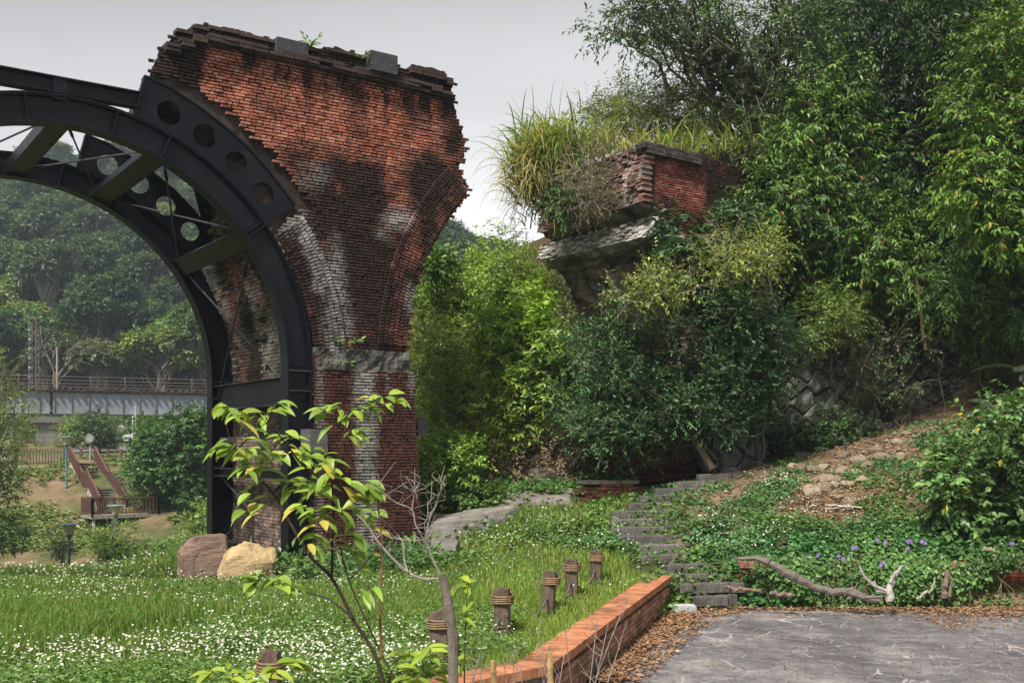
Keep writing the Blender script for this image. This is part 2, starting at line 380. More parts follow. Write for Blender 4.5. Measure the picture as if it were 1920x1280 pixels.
def put_bricks(mb, cu, cz_, lu, lz, ang, wf, cols, out=.012, depth=.05, stain=None):
    """brick boxes on the plane: centre (cu, cz_), size lu x lz, turned by ang, front at depth wf"""
    n = len(cu); ang = np.broadcast_to(ang, (n,)); wf = np.broadcast_to(wf, (n,))
    pr = rng.normal(0, out*.45, n); hu = lu/2; hz = lz/2; e = .006
    co, si = np.cos(ang), np.sin(ang); vs = []; cs = []; wf0 = float(wf[0]) if n else 0
    for (a, b_) in ((-1, -1), (1, -1), (1, 1), (-1, 1)):
        for wq, sh in ((0, e), (depth, 0)):
            du = a*(hu-sh)+rng.normal(0, .004, n); dz = b_*(hz-sh)+rng.normal(0, .003, n)
            uu_, zz_ = cu+du*co-dz*si, cz_+du*si+dz*co; vs.append(Q(uu_, wf-out+pr+wq, zz_)); cs.append(cols if stain is None else stain(cu*.35+uu_*.65, cz_*.35+zz_*.65, cols, wf0))
    v = np.stack(vs, 1)      # n, 8 : 0 f,1 b per corner
    fl = np.array([[0, 2, 4, 6], [0, 1, 3, 2], [2, 3, 5, 4], [4, 5, 7, 6], [6, 7, 1, 0]])
    f = (np.arange(n)[:, None, None]*8+fl[None]).reshape(-1, 4)
    mb.add(v.reshape(-1, 3), f, np.stack(cs, 1).reshape(-1, 3))
CH = .059
def wall_bricks(mb, poly, stain, wf=WALLW, zstep=CH, jit=.03, dropout=.0, trim=False):
    poly = np.asarray(poly); z0, z1 = poly[:, 1].min(), poly[:, 1].max(); u0, u1 = poly[:, 0].min(), poly[:, 0].max()
    cu = []; czz = []; lu = []
    for k, z in enumerate(np.arange(z0+zstep/2, z1, zstep)):
        L = .192 if k % 2 == 0 else .098+.045*(rng.random() < .3)
        us = np.arange(u0-.3+(k*.053 % .17), u1+.3, L+.012)
        cu.append(us+L/2); czz.append(np.full(len(us), z)); lu.append(np.full(len(us), L))
    cu = np.concatenate(cu); czz = np.concatenate(czz); lu = np.concatenate(lu)
    k = inside(poly, cu+rng.normal(0, jit, len(cu)), czz+rng.normal(0, jit*.5, len(cu)))
    k &= rng.random(len(cu)) > dropout
    if trim:       # a squared arris: cut the end bricks to the edge
        x1, y1 = poly[:, 0], poly[:, 1]; x2, y2 = np.roll(x1, -1), np.roll(y1, -1); lo = np.full(len(cu), -1e9); hi = np.full(len(cu), 1e9); mid = x1.mean()
        for a, b_, c, d in zip(x1, y1, x2, y2):
            if abs(d-b_) < .3: continue
            xe = a+(c-a)*(czz-b_)/(d-b_)
            if (a+c)/2 < mid: lo = np.maximum(lo, xe)
            else: hi = np.minimum(hi, xe)
        l = np.maximum(cu-lu/2, lo); r = np.minimum(cu+lu/2, hi); k = (r-l > .04)&(czz > y1.min())&(czz < y1.max()); cu = (l+r)/2; lu = np.where(k, r-l, .05)
    cu, czz, lu = cu[k], czz[k], lu[k]
    put_bricks(mb, cu, czz, lu, np.full(len(cu), zstep-.011), 0, wf, brick_cols(len(cu)), stain=stain)
def ring_bricks(mb, c, r0, r1, a0, a1, stain, wf, poly=None, lay=.063):
    """voussoir bricks of an arch ring: several rowlock layers"""
    nl = max(1, int(round((r1-r0)/.108))); dr = (r1-r0)/nl; cu = []; cq = []; an = []; lr = []
    for k in range(nl):
        r = r0+dr*(k+.5); n = int((a1-a0)*r/lay); a = a0+(np.arange(n)+.5+.3*(k % 2))*(a1-a0)/n
        cu.append(c[0]+r*np.cos(a)); cq.append(c[1]+r*np.sin(a)); an.append(a); lr.append(np.full(n, dr-.012))
    cu, cq, an, lr = map(np.concatenate, (cu, cq, an, lr))
    if poly is not None:
        k = inside(poly, cu, cq); cu, cq, an, lr = cu[k], cq[k], an[k], lr[k]
    put_bricks(mb, cu, cq, lr, np.full(len(cu), lay-.012), an, wf, brick_cols(len(cu)), stain=stain)
def densify(poly, step, jit=0):
    o = []
    for a, b_ in zip(poly, np.roll(poly, -1, 0)):
        n = max(1, int(np.linalg.norm(b_-a)/step))
        for i in range(n):
            p = a+(b_-a)*i/n
            if i: p = p+rng.normal(0, jit, 2)
            o.append(p)
    return np.array(o)
def prism(mb, poly, w0, w1, nw=8, jit=.03, col=(.1, .08, .07), shift=None, step=.18, colf=None):
    """rough extruded body: outline roughened, several slices through the depth"""
    pl = densify(np.asarray(poly, float), step, jit*.6); n = len(pl); ws = np.linspace(w0, w1, nw+1); vs = []
    for q, w in enumerate(ws):
        j = rng.normal(0, jit, (n, 2))*(0 < q); p = pl+j
        if shift is not None: p = p+shift(pl, w)
        vs.append(Q(p[:, 0], w+rng.normal(0, jit*.5, n)*(0 < q < nw), p[:, 1]))
    v = np.concatenate(vs); f = []
    for q in range(nw):
        for i in range(n): f.append([q*n+i, q*n+(i+1) % n, (q+1)*n+(i+1) % n, (q+1)*n+i])
    c = np.tile(np.asarray(col, float), (len(v), 1)) if colf is None else colf(v)
    off = mb.n; mb.add(v, f, c)
    bmq = bmesh.new(); vv = [bmq.verts.new((p[0], p[1], 0)) for p in pl]; bmq.faces.new(vv)
    bmesh.ops.triangulate(bmq, faces=bmq.faces[:]); bmq.verts.index_update()
    tri = np.array([[q.index for q in t.verts] for t in bmq.faces]); bmq.free()
    mb.f.append(tri+off); mb.f.append(tri[:, ::-1]+off+nw*n)

# ---------------- main pier
ARC2 = circ3(face(763, 655), face(795, 495), face(876, 362))       # second arch: broken springing on the right
def px_stain(cu, czz, cols, wf):
    px, py = toimg(Q(cu, wf, czz)); n = fbm(np.stack([cu*2.2, czz*2.2, cu*0], 1), 4); n2 = fbm(np.stack([cu*7, czz*5, cu*0+9], 1), 3); ns = fbm(np.stack([cu*5, czz*.8, cu*0+4], 1), 3)
    dr_ = fbm(np.stack([cu*9, czz*.45, cu*0+14], 1), 3)
    topy = 45+(px-390)*.232+np.clip(390-px, 0, 200)*.55
    dk = np.zeros(len(cu))
    dk = np.maximum(dk, 1.15*sstep(62, 18, py-topy)+.45*(ns-.5))
    dk = np.maximum(dk, .9*sstep(120, 30, py-topy)*sstep(.5, .62, ns)); dk = np.maximum(dk, .85*sstep(190, 30, py-topy)*sstep(.56, .68, dr_)); dk = np.maximum(dk, .5*sstep(.58, .70, dr_)*(py > 280)*(py < 690))
    dk = np.maximum(dk, sstep(388, 368, px+30*(n-.5))*sstep(250, 200, py)*1.0)
    dk = np.maximum(dk, spots(px, py, [(620,330,75,50,.8),(680,375,50,75,1.5),(600,400,80,70,1.0),(690,520,75,140,1.3),(700,640,60,70,.85),(800,330,60,55,.8),(760,420,80,60,.5),(850,250,30,80,.75),
                                       (810,345,60,50,1.1),(690,430,130,60,.75),(640,480,60,80,.8),(760,130,120,30,.8),(680,190,14,40,.7),(770,210,12,60,.6),(845,180,20,50,.6),(560,300,50,40,.7),(810,400,70,50,.5)]))
    low = sstep(640, 700, py)
    dk = np.maximum(dk, low*(.74+.5*(ns-.5)))
    edge = sstep(52, 8, np.hypot((px-px), 0)+np.abs(px-(597+0*px)))*low
    rr_ = np.hypot(cu-UC, czz-ZS); ra = np.arctan2(czz-ZS, cu-UC); onr = (czz > ZS-.2)*(low < .5)*(cu < 1.2); dk = np.maximum(dk, onr*(rr_ < RO+.74)*.85)
    rq = np.hypot(cu-ARC2[0][0], czz-ARC2[0][1])-ARC2[1]; dk = np.maximum(dk, (rq > 0)*(rq < .7)*(czz > ZS)*(.35+.8*ns)*.9)
    dk = np.maximum(dk, sstep(300, 400, py)*(py < 690)*(.42+.5*(ns-.5))); dk = np.maximum(dk, .30*(fbm(np.stack([cu*3.1, czz*2.4, cu*0+30], 1), 3) > .56))
    k = np.clip(dk*(.55+1.0*n)*(.6+.8*n2)*1.35-.08, 0, .95); k = np.maximum(k, low*np.clip(.60+.9*n2-.25*sstep(.5, .7, n), .25, .95))
    wh = spots(px, py, [(628,540,20,90,.7),(625,610,24,50,.6),(745,410,30,22,.6),(540,410,35,30,.6),(720,440,20,14,.4),(640,610,22,60,.6),(590,330,30,30,.35),(768,560,12,30,.5)])*(.5+n2)
    st = sstep(27, 9, np.abs(px-(684+4*(n-.5)*4)))*low*(.85+.5*(n2-.5)); st2 = sstep(9, 2, np.abs(px-600))*low*.45+low*sstep(8, 2, np.abs(px-772))*sstep(760, 700, py)*.8+sstep(6, 2, np.abs(px-726))*low*sstep(750, 700, py)*.7
    wh = np.maximum(wh, onr*sstep(.34, .50, rr_-RO+.6*(n-.5))*sstep(.80, .70, rr_-RO)*sstep(.78, .6, ra)*(.62+1.0*(n2-.5)))
    wh = np.clip(np.maximum(np.maximum(wh, st), st2), 0, .93)
    black = np.array([.016, .012, .011]); maroon = np.array([.062, .024, .018]); white = np.array([.36, .35, .335])
    tone = np.where((low > .5)[:, None], maroon*(.4+1.2*n2[:, None]), black*(.7+.8*n2[:, None]))
    c = (cols*.7+np.array([.40,.145,.095])*.3)*(.82+.36*n[:, None])
    c = c*(1-k[:, None])+tone*k[:, None]
    return c*(1-wh[:, None])+white*(.65+.6*n2[:, None])*wh[:, None]
PIER_TOP = [(305,92),(318,72),(335,58),(360,56),(392,45),(440,55),(505,72),(600,92),(612,86),(690,104),(738,118),(766,130),(772,121),(800,124),(835,134),(838,143),(851,150),(849,168),(851,182),(857,206),(858,228),(872,262),(874,292),(862,312)]
PIER_R = [(866,324),(880,346),(878,362),(858,392),(836,424),(812,462),(795,495),(780,545),(770,600),(764,650)]
PIER_INNER = [(660,650),(600,650),(590,600),(575,540),(552,470),(540,440)]
pier_front = faces(PIER_TOP+PIER_R+[(764,690),(600,690)]+[(596,640),(588,590),(574,535),(556,485),(536,446),(523,420),(585,388),(556,346),(504,282),(463,242),(424,208),(376,171),(330,150),(278,137),(288,112)])
pier = thing('viaduct_pier', Q(.7, 2, -.1), 'tall broken red brick viaduct pier with black stains, standing in the meadow', 'ruin')
mb = MB(); wall_bricks(mb, pier_front, px_stain); mb.obj('brick_facing', M['brick'], pier)
# body behind the facing: left end broken back, core hugging the lost ring
def sh(pl, w):
    o = sh0(pl, w); r = np.hypot(pl[:, 0]-UC, pl[:, 1]-ZS); a = np.arctan2(pl[:, 1]-ZS, pl[:, 0]-UC); k = (np.abs(r-RO) < .2)*sstep(.42, .70, a)*min(1, max(0, w/4))*.85
    return o+np.stack([k*np.cos(a), k*np.sin(a)], 1)
def sh0(pl, w): return np.stack([np.where(pl[:, 0] < -.6, .16*w*sstep(-.6, -2, pl[:, 0]), 0)*(pl[:, 1] > 6.5), 0*w-(.03*w)*(pl[:, 1] > 8.8)+.24*w*(pl[:, 0] < -.9)*(pl[:, 1] < 8.2)*(pl[:, 1] > 6.2)], 1)
def dirt(v):
    n = fbm(v*1.3, 4)[:, None]; n2 = fbm(v*3.1+5, 3)[:, None]
    c = np.array([.042, .036, .031])*(.4+1.1*n); k = sstep(.5, .62, n2); c = c*(1-k)+np.array([.10, .062, .048])*k*.8+c*k*.2
    k = sstep(.5, .6, fbm(v*.9+11, 3))[:, None]*.6; return c*(1-k)+np.array([.02, .018, .016])*k
aa = np.linspace(0, .99, 14)
core = np.concatenate([faces(PIER_TOP+PIER_R+[(764,690)]), [[.06, face(600, 690)[1]]], np.stack([UC+(RO+.03)*np.cos(aa), ZS+(RO+.03)*np.sin(aa)], 1), faces([(480,300),(400,235),(330,190),(282,146),(292,112)])])
mb = MB(); prism(mb, core, WALLW+.06, WB_+.55, 14, .045, shift=sh, colf=dirt, step=.16); mb.obj('masonry_core', M['rubble'], pier)
# intrados of the first arch between the ribs: brick barrel
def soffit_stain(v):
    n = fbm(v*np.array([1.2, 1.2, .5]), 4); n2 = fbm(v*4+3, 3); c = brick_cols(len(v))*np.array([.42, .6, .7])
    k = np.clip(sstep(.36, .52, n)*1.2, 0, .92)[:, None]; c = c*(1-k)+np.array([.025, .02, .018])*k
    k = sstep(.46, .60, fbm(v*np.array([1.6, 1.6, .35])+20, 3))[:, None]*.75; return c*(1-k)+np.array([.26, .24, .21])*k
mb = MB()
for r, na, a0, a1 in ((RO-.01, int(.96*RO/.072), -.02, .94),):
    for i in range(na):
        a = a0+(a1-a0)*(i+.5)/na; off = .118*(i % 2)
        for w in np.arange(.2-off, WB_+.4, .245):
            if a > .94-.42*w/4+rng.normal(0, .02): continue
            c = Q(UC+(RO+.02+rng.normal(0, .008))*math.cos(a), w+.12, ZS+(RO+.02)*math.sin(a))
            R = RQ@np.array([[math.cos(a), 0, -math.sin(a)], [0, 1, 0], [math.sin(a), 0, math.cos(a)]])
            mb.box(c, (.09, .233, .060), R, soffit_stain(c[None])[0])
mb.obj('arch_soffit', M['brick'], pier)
# rings
mb = MB(); a_hi = [math.atan2(*(face(*q)-np.array([UC, ZS]))[::-1]) for q in ((515, 424), (583, 390))]
ring_bricks(mb, (UC, ZS), RO+.06, RO+.72, .03, max(a_hi)-.03, px_stain, WALLW-.06)
mb.obj('arch_ring', M['brick'], pier)
mb = MB(); c2, r2 = ARC2
ar = [math.atan2(*(face(*q)-c2)[::-1]) for q in ((764, 650), (876, 358))]; ar = [q % (2*math.pi) for q in ar]
ring_bricks(mb, c2, r2+.03, r2+.66, min(ar), max(ar), px_stain, WALLW-.06); mb.obj('arch_ring', M['brick'], pier)
# cornice courses and parapet cap
def strip(name, pts, h, proj, light=.0):
    mb = MB(); pl = faces(pts, WALLW-proj)
    for a, b_ in zip(pl[:-1], pl[1:]):
        L = b_[0]-a[0]; n = max(1, int(L/.24))
        for i in range(n):
            u = a[0]+L*(i+.5)/n; z = a[1]+(b_[1]-a[1])*(i+.5)/n
            for q in range(int(h/.07)):
                if rng.random() < .05: continue
                c = px_stain(np.array([u]), np.array([z]), brick_cols(1), WALLW)[0]*(1-light)+light*np.array([.14, .12, .11])
                mb.box(Q(u+rng.normal(0, .01), WALLW-proj/2+.08+rng.normal(0, .007), z-.035-.07*q), (L/n-.010, .16+proj, .060), RQ, c)
    return mb.obj(name, M['brick'], pier)
strip('cornice', [(312,84),(392,60),(505,86),(600,107),(690,128),(770,146),(850,166)], .15, .16, .15)
strip('cornice', [(312,97),(392,73),(505,99),(600,120),(690,141),(770,159),(850,178)], .08, .09, .35)
strip('parapet_cap', [(330,58),(392,45),(505,72),(598,91)], .08, .06, .2)
strip('parapet_cap', [(614,87),(690,105),(738,119)], .08, .06, .1)
strip('parapet_cap', [(772,122),(838,138),(851,152)], .15, .10, .1)
for (pts, h, w0, w1) in (([(518,70),(576,84)], .28, -.05, .6), ([(690,97),(740,108)], .36, -.12, .7)):
    mb = MB(); a, b_ = face(*pts[0], 0), face(*pts[1], 0)
    mb.box(Q((a[0]+b_[0])/2, (w0+w1)/2, a[1]-h/2), (b_[0]-a[0], w1-w0, h), RQ, (.055, .058, .066)); mb.obj('cap_block', M['stone'], pier)
# rough concrete impost band, then the wider lower shaft
mb = MB(); z1, z0 = face(600, 652)[1], face(600, 692)[1]; uL = .02; uR = face(764, 670)[0]
nu, nz_ = 46, 9; uu, zz = np.meshgrid(np.linspace(uL, uR, nu), np.linspace(z0, z1, nz_))
pp = np.stack([uu.ravel(), zz.ravel(), uu.ravel()*0], 1); dd = (fbm(pp*4.5, 4)-.45)*.22+(fbm(pp*14, 2)-.5)*.05
v = Q(uu.ravel(), WALLW-.07-dd, zz.ravel()); ii, jj = np.meshgrid(np.arange(nz_-1), np.arange(nu-1), indexing='ij')
f = np.stack([ii*nu+jj, ii*nu+jj+1, (ii+1)*nu+jj+1, (ii+1)*nu+jj], -1).reshape(-1, 4)
cc = np.array([.085, .08, .073])*(.35+1.3*fbm(pp*6+3, 3)[:, None]); mb.add(v, f, cc); mb.box(Q((uL+uR)/2, WALLW+.2, (z0+z1)/2), (uR-uL, .42, z1-z0-.02), RQ, (.08, .075, .07))
mb.obj('concrete_band', M['stone'], pier)
low = np.array([face(596, 693, 0), face(779, 699, 0), face(796, 1048, 0), face(596, 1085, 0)]); low[0, 0] = low[3, 0] = .03; low[3, 1] = low[2, 1] = min(low[3, 1], low[2, 1])-.25
mb = MB(); wall_bricks(mb, low, px_stain, wf=WALLW-.08, trim=True); mb.obj('shaft_facing', M['brick'], pier)
# left cheek of the shaft, behind the steel legs (faces the arch opening)
mb = MB(); zt = low[0, 1]
for k, z in enumerate(np.arange(low[3, 1], zt, .07)):
    L = .235 if k % 2 else .118
    for w in np.arange(.05+.06*(k % 2), WB_+.45, L+.012):
        p = Q(.03, w, z)[None]; n = fbm(p*1.5, 3)[0]; n2 = fbm(p*np.array([2, 2, .5])+8, 3)[0]
        c = np.array([.30, .21, .165])*(.55+.8*rng.random())*(.6+.8*n); kk = sstep(.52, .64, n2)*.8; c = c*(1-kk)+np.array([.03, .025, .022])*kk
        mb.box(Q(.03+rng.normal(0, .006), w+L/2, z), (.08, L, .058), RQ, c)
mb.obj('shaft_cheek', M['brick'], pier)
mb = MB(); lo2 = low.copy(); lo2[:, 0] += [.03, -.02, -.02, .03]; prism(mb, lo2, WALLW-.05, WB_+.5, 6, .012, (.07, .05, .045), step=.3); mb.obj('masonry_core', M['rubble'], pier)
for px, py, s, w in ((592, 826, (.34, .5, .42), -.2), (788, 800, (.22, .4, .36), .35), (430, 838, (.3, .42, .42), WB_-.1), (560, 838, (.3,.4,.3), .6)):
    mb = MB(); a = face(px, py, w); bmv = MB(); mb.box(Q(a[0], w+.1, a[1]), s, RQ, (.095, .092, .09), .93); mb.obj('corbel_stone', M['stone'], pier)

# ---------------- opposite abutment: broken springing of the same viaduct, half swallowed by the hill
ab = thing('viaduct_abutment', Q(9, 2, 3), 'ruined brick abutment jutting out of the overgrown hillside', 'ruin')
def ab_stain_shade(cu, czz, cols, wf):
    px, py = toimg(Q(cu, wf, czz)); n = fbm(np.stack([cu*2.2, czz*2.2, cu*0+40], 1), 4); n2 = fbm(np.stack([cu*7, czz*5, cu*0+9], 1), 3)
    dk = spots(px, py, [(1212,330,16,90,1.2),(1260,284,60,18,1.2),(1330,300,60,30,1.1),(1360,380,36,90,1.1),(1400,380,60,130,1.5),(1335,350,14,90,1.0),(1240,390,40,30,.7),(1290,420,60,40,.6)])  # stains, plus broad right-hand patches that paint the face's shade into the brick
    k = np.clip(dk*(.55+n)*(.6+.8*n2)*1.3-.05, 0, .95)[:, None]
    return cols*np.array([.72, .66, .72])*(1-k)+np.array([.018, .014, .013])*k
abf = faces([(1205,270),(1216,265),(1262,276),(1318,293),(1400,318),(1440,330),(1440,700),(1330,700),(1265,470),(1238,404),(1206,374)])
mb = MB(); wall_bricks(mb, abf, ab_stain_shade); mb.obj('brick_facing', M['brick'], ab)
mb = MB()
for a, b_ in (((1205,268),(1310,292)), ((1210,278),(1312,302))):
    p, q = face(*a, 0), face(*b_, 0); n = 14
    for i in range(n):
        for r in range(2): mb.box(Q(p[0]+(q[0]-p[0])*(i+.5)/n, .1, p[1]+(q[1]-p[1])*(i+.5)/n-.07*r), ((q[0]-p[0])/n-.012, .34, .058), RQ, np.array([.06, .05, .045])*(.6+.9*rng.random()))
mb.obj('cornice', M['brick'], ab)
def pale(v):
    n = fbm(v*1.7, 4)[:, None]; n2 = fbm(v*3.7+5, 3)[:, None]; c = np.array([.15, .10, .085])*(.4+1.2*n); k = sstep(.48, .62, n2)
    c = c*(1-k)+np.array([.30, .26, .24])*k; k = sstep(.5, .62, fbm(v*1.2+9, 3))[:, None]*.7; return c*(1-k)+np.array([.05, .04, .035])*k
mb = MB(); prism(mb, abf+np.array([.03, -.03]), WALLW+.05, 4.3, 10, .07, colf=lambda v: pale(v)*1.5, step=.2, shift=lambda pl, w: np.stack([np.where(pl[:, 0] < abf[2, 0], .03*w, 0), -.12*w*(pl[:, 1] > 8)], 1)); mb.obj('masonry_core', M['rubble'], ab)
mb = MB(); el = np.array([abf[-1], abf[0]]) ; zz0, zz1 = abf[-1][1]-.02, abf[0][1]+.02
for k, z in enumerate(np.arange(zz0, zz1, .062)):
    ue = np.interp(z, [abf[-1][1], abf[0][1]], [abf[-1][0], abf[0][0]]); w = .02+.05*(k % 2)
    while w < 4.2:
        L = .105 if k % 2 else .2; L = L*rng.uniform(.8, 1.1); bu = ue+.05+.03*w-.20*(fbm(np.array([[w*1.1, z*1.6, 5.]]), 3)[0]-.3)+rng.normal(0, .025)
        if rng.random() > .06:
            c = pale(Q(bu, w, z)[None])[0]*1.35*(.6+.7*rng.random()); c = c*.75+brick_cols(1)[0]*.25*rng.random()
            mb.box(Q(bu+.12, w+L/2, z), (.30, L-.012, .05), RQ@np.array(Matrix.Rotation(rng.normal(0, .05), 3, 'Z')), c)
        w += L
mb.obj('torn_end', M['brick'], ab)
# stump of the arch barrel: concentric ring cantilevering to the left
uq = face(1402, 690)[0]; ca = np.array([uq-4.0, face(1402, 700)[1]])
A1 = face(1236, 404); 
rA = 4.0; aend = math.atan2(A1[1]-ca[1], A1[0]-ca[0]); rB = np.linalg.norm(A1-ca)
th_ = max(.55, min(.9, rB-rA)); rIn = rB-th_
an = np.linspace(-.1, aend, 16)
ringp = np.concatenate([np.stack([ca[0]+rB*np.cos(an), ca[1]+rB*np.sin(an)], 1), np.stack([ca[0]+rIn*np.cos(an[::-1]+.0), ca[1]+rIn*np.sin(an[::-1])], 1)])
mb = MB(); prism(mb, ringp, WALLW-.02, 4.4, 12, .035, colf=lambda v: pale(v)*1.7, step=.14); mb.obj('arch_barrel', M['rubble'], ab)
mb = MB(); R3 = np.array([[math.cos(aend), 0, -math.sin(aend)], [0, 1, 0], [math.sin(aend), 0, math.cos(aend)]]); nl = int((rB-rIn)/.062)
for k in range(nl):
    w = -.02+.1*(k % 2)
    while w < 4.35:
        L = .205*rng.uniform(.85, 1.1); r = rIn+.062*(k+.5); da = rng.normal(0, .03)+.10*(fbm(np.array([[w*1.3, r*3, 2.]]), 3)[0]-.5)/r*3
        if rng.random() > .05:
            n_f = fbm(np.array([[w*.9, r*2, 7.]]), 3)[0]; c = np.array([.40, .37, .34])*(.5+.8*rng.random())*(.5+n_f); c = c*(1-.35*(n_f < .45))+np.array([.30, .13, .08])*.35*(n_f < .45)
            mb.box(Q(ca[0]+r*math.cos(aend+da/r), w+L/2, ca[1]+r*math.sin(aend+da/r)), (.052, L-.012, .26), RQ@R3, c)
        w += L
mb.obj('torn_end', M['brick'], ab)
mb = MB(); ring_bricks(mb, ca, rIn+.02, rB-.02, -.1, aend-.02, lambda a, b_, c, w: c*.35+np.array([.13, .12, .115]), WALLW-.03); mb.obj('arch_ring', M['brick'], ab)
# foot of the abutment: dark brick wall under the fig tree
mb = MB(); g1, g2 = P(1085, 905, 25.0), P(1345, 905, 25.4); L = np.linalg.norm((g2-g1)[:2]); ex = (g2-g1)/L; ey = np.array([-ex[1], ex[0], 0]); Rw = np.stack([ex, ey, [0, 0, 1]], 1); zb = g1[2]-.5
for k in range(34):
    for j in range(int(L/.247)):
        x = j*.247+.12*(k % 2); z = zb+.07*k; n = fbm(np.array([[x*1.5, z*1.5, 3]]), 3)[0]
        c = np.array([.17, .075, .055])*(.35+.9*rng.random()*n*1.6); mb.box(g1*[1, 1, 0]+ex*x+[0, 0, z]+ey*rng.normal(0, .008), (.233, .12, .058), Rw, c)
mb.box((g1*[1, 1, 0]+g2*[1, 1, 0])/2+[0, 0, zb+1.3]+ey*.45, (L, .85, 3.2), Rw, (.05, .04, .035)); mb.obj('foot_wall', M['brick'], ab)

# ---------------- battered retaining wall of big lichen-pale stones
def stone_wall(name, bl, br, tr, tl, nu, nv, label):
    bl, br, tr, tl = map(np.asarray, (bl, br, tr, tl)); L = np.linalg.norm(br-bl); Hh = np.linalg.norm(tl-bl)
    a = np.linspace(0, 1, nu); b_ = np.linspace(0, 1, nv); aa, bb = np.meshgrid(a, b_); q = bl*((1-aa)*(1-bb))[..., None]+br*(aa*(1-bb))[..., None]+tr*(aa*bb)[..., None]+tl*((1-aa)*bb)[..., None]
    X, Y = aa*L, bb*Hh; cell = 1.02; s = [((i+.5*(j % 2))*cell+rng.normal(0, .11), j*cell*.5+rng.normal(0, .08)) for i in range(-1, int(L/cell)+2) for j in range(-1, int(Hh/cell*2)+3)]; s = np.array(s)
    d = np.hypot((X.ravel()[:, None]-s[:, 0])*.95, Y.ravel()[:, None]-s[:, 1]); o = np.argsort(d, 1)[:, :2]; d1 = np.take_along_axis(d, o, 1); edge = (d1[:, 1]-d1[:, 0])
    nrmv = nrm(np.cross(br-bl, tl-bl)); 
    if nrmv[1] > 0: nrmv = -nrmv
    tone = np.random.default_rng(5).random(len(s))[o[:, 0]]; n = fbm(np.stack([X.ravel()*3, Y.ravel()*3, X.ravel()*0], 1), 4)
    v = q.reshape(-1, 3)+nrmv*((sstep(0, .10, edge)*.09*(.7+.5*tone)+(n-.5)*.10)[:, None])
    k = sstep(.02, .07, edge)[:, None]; li = sstep(.48, .6, n)[:, None]
    c = (np.array([.055, .055, .048])*(.5+.9*tone[:, None])*(1-li)+np.array([.17, .18, .155])*li)*k+np.array([.018, .016, .013])*(1-k)
    ii, jj = np.meshgrid(np.arange(nv-1), np.arange(nu-1), indexing='ij'); f = np.stack([ii*nu+jj, ii*nu+jj+1, (ii+1)*nu+jj+1, (ii+1)*nu+jj], -1).reshape(-1, 4)
    mb = MB(); mb.add(v, f, c)
    ctr = (bl+br+tr+tl)/4-nrmv*.35; ex = (br-bl)/L; ez = nrm(np.cross(ex, nrmv)); 
    mb.bar((bl+tl)/2-nrmv*.36, (br+tr)/2-nrmv*.36, .66, min(Hh, np.linalg.norm(tr-br))*.96, (.05, .05, .045), up=ez)
    o = mb.obj(name, M['stone']); recenter(o, (bl+br)/2); tag(o, label, 'wall'); return o
stone_wall('stone_retaining_wall', P(1330,905,24.2), P(1800,745,31.0), P(1800,640,31.6), P(1330,590,25.4), 260, 130, 'mossy retaining wall of big lozenge stones under the trees')

# ---------------- low brick walls round the paving
def low_wall(name, pts, ztop, zbot, thick, label, capcol, bodycol, rowlock=True):
    root = thing(name, (*((pts[0]+pts[-1])/2), zbot), label, 'wall'); body = MB(); cap = MB(); pts = [np.asarray(q, float) for q in pts]
    for a, b_ in zip(pts[:-1], pts[1:]):
        L = np.linalg.norm(b_-a); ex = np.array([*(b_-a)/L, 0]); ey = np.array([-ex[1], ex[0], 0]); R = np.stack([ex, ey, [0, 0, 1.]], 1); o = np.array([*a, 0])
        nz_ = int((ztop-.085-zbot)/.066)
        for k in range(nz_):
            n = int(L/.225)
            for j in range(n):
                z = zbot+.066*(k+.5); x = (j+.5)*L/n+(.11 if k % 2 else 0)
                if x > L-.05: x = L-.06
                body.box(o+ex*x+ey*(thick/2-.05+rng.normal(0, .003))+[0, 0, z], (L/n-.012, .1, .055), R, np.array(bodycol)*(.65+.6*rng.random())*np.array([1, 1+rng.normal(0, .08), 1]))
        body.box(o+ex*L/2+ey*(thick/2+.0)*0+[0, 0, (zbot+ztop-.09)/2]-ey*.03, (L, thick-.1, ztop-.09-zbot), R, (.20, .155, .13))
        n = int(L/.07)
        for j in range(n):
            cap.box(o+ex*(j+.5)*L/n+[0, 0, ztop-.045+rng.normal(0, .002)], (L/n-(.006 if not rowlock else .011), thick+.05, .09), R, np.array(capcol)*(.7+.5*rng.random()))
        cap.box(o+ex*L/2+[0, 0, ztop-.05], (L-.02, thick+.03, .085), R, (.30, .24, .2))
    body.obj('brick_body', M['newbrick'], root); cap.obj('coping', M['newbrick'], root); return root
off = .15
def offs(a, b_, t): d = (b_-a)/np.linalg.norm(b_-a); return np.array([-d[1], d[0]])*t
i1 = WA+offs(WB, WA, off); i2 = WB+offs(WB, WA, off)*.6+offs(WC, WB, off)*.6; i3 = WC+offs(WC, WB, off)
low_wall('brick_edging_wall', [i1, i2, i3], .075, PAVZ-.05, .30, 'low orange brick wall holding up the flowery meadow beside the paving', (.40, .165, .085), (.33, .17, .115), rowlock=False)
low_wall('brick_kerb_wall', [np.array([14.5, 17.15]), np.array([3.62, 17.1])], .24, PAVZ-.05, .28, 'ivy-covered low red brick wall at the foot of the bank', (.36, .13, .09), (.22, .055, .042))
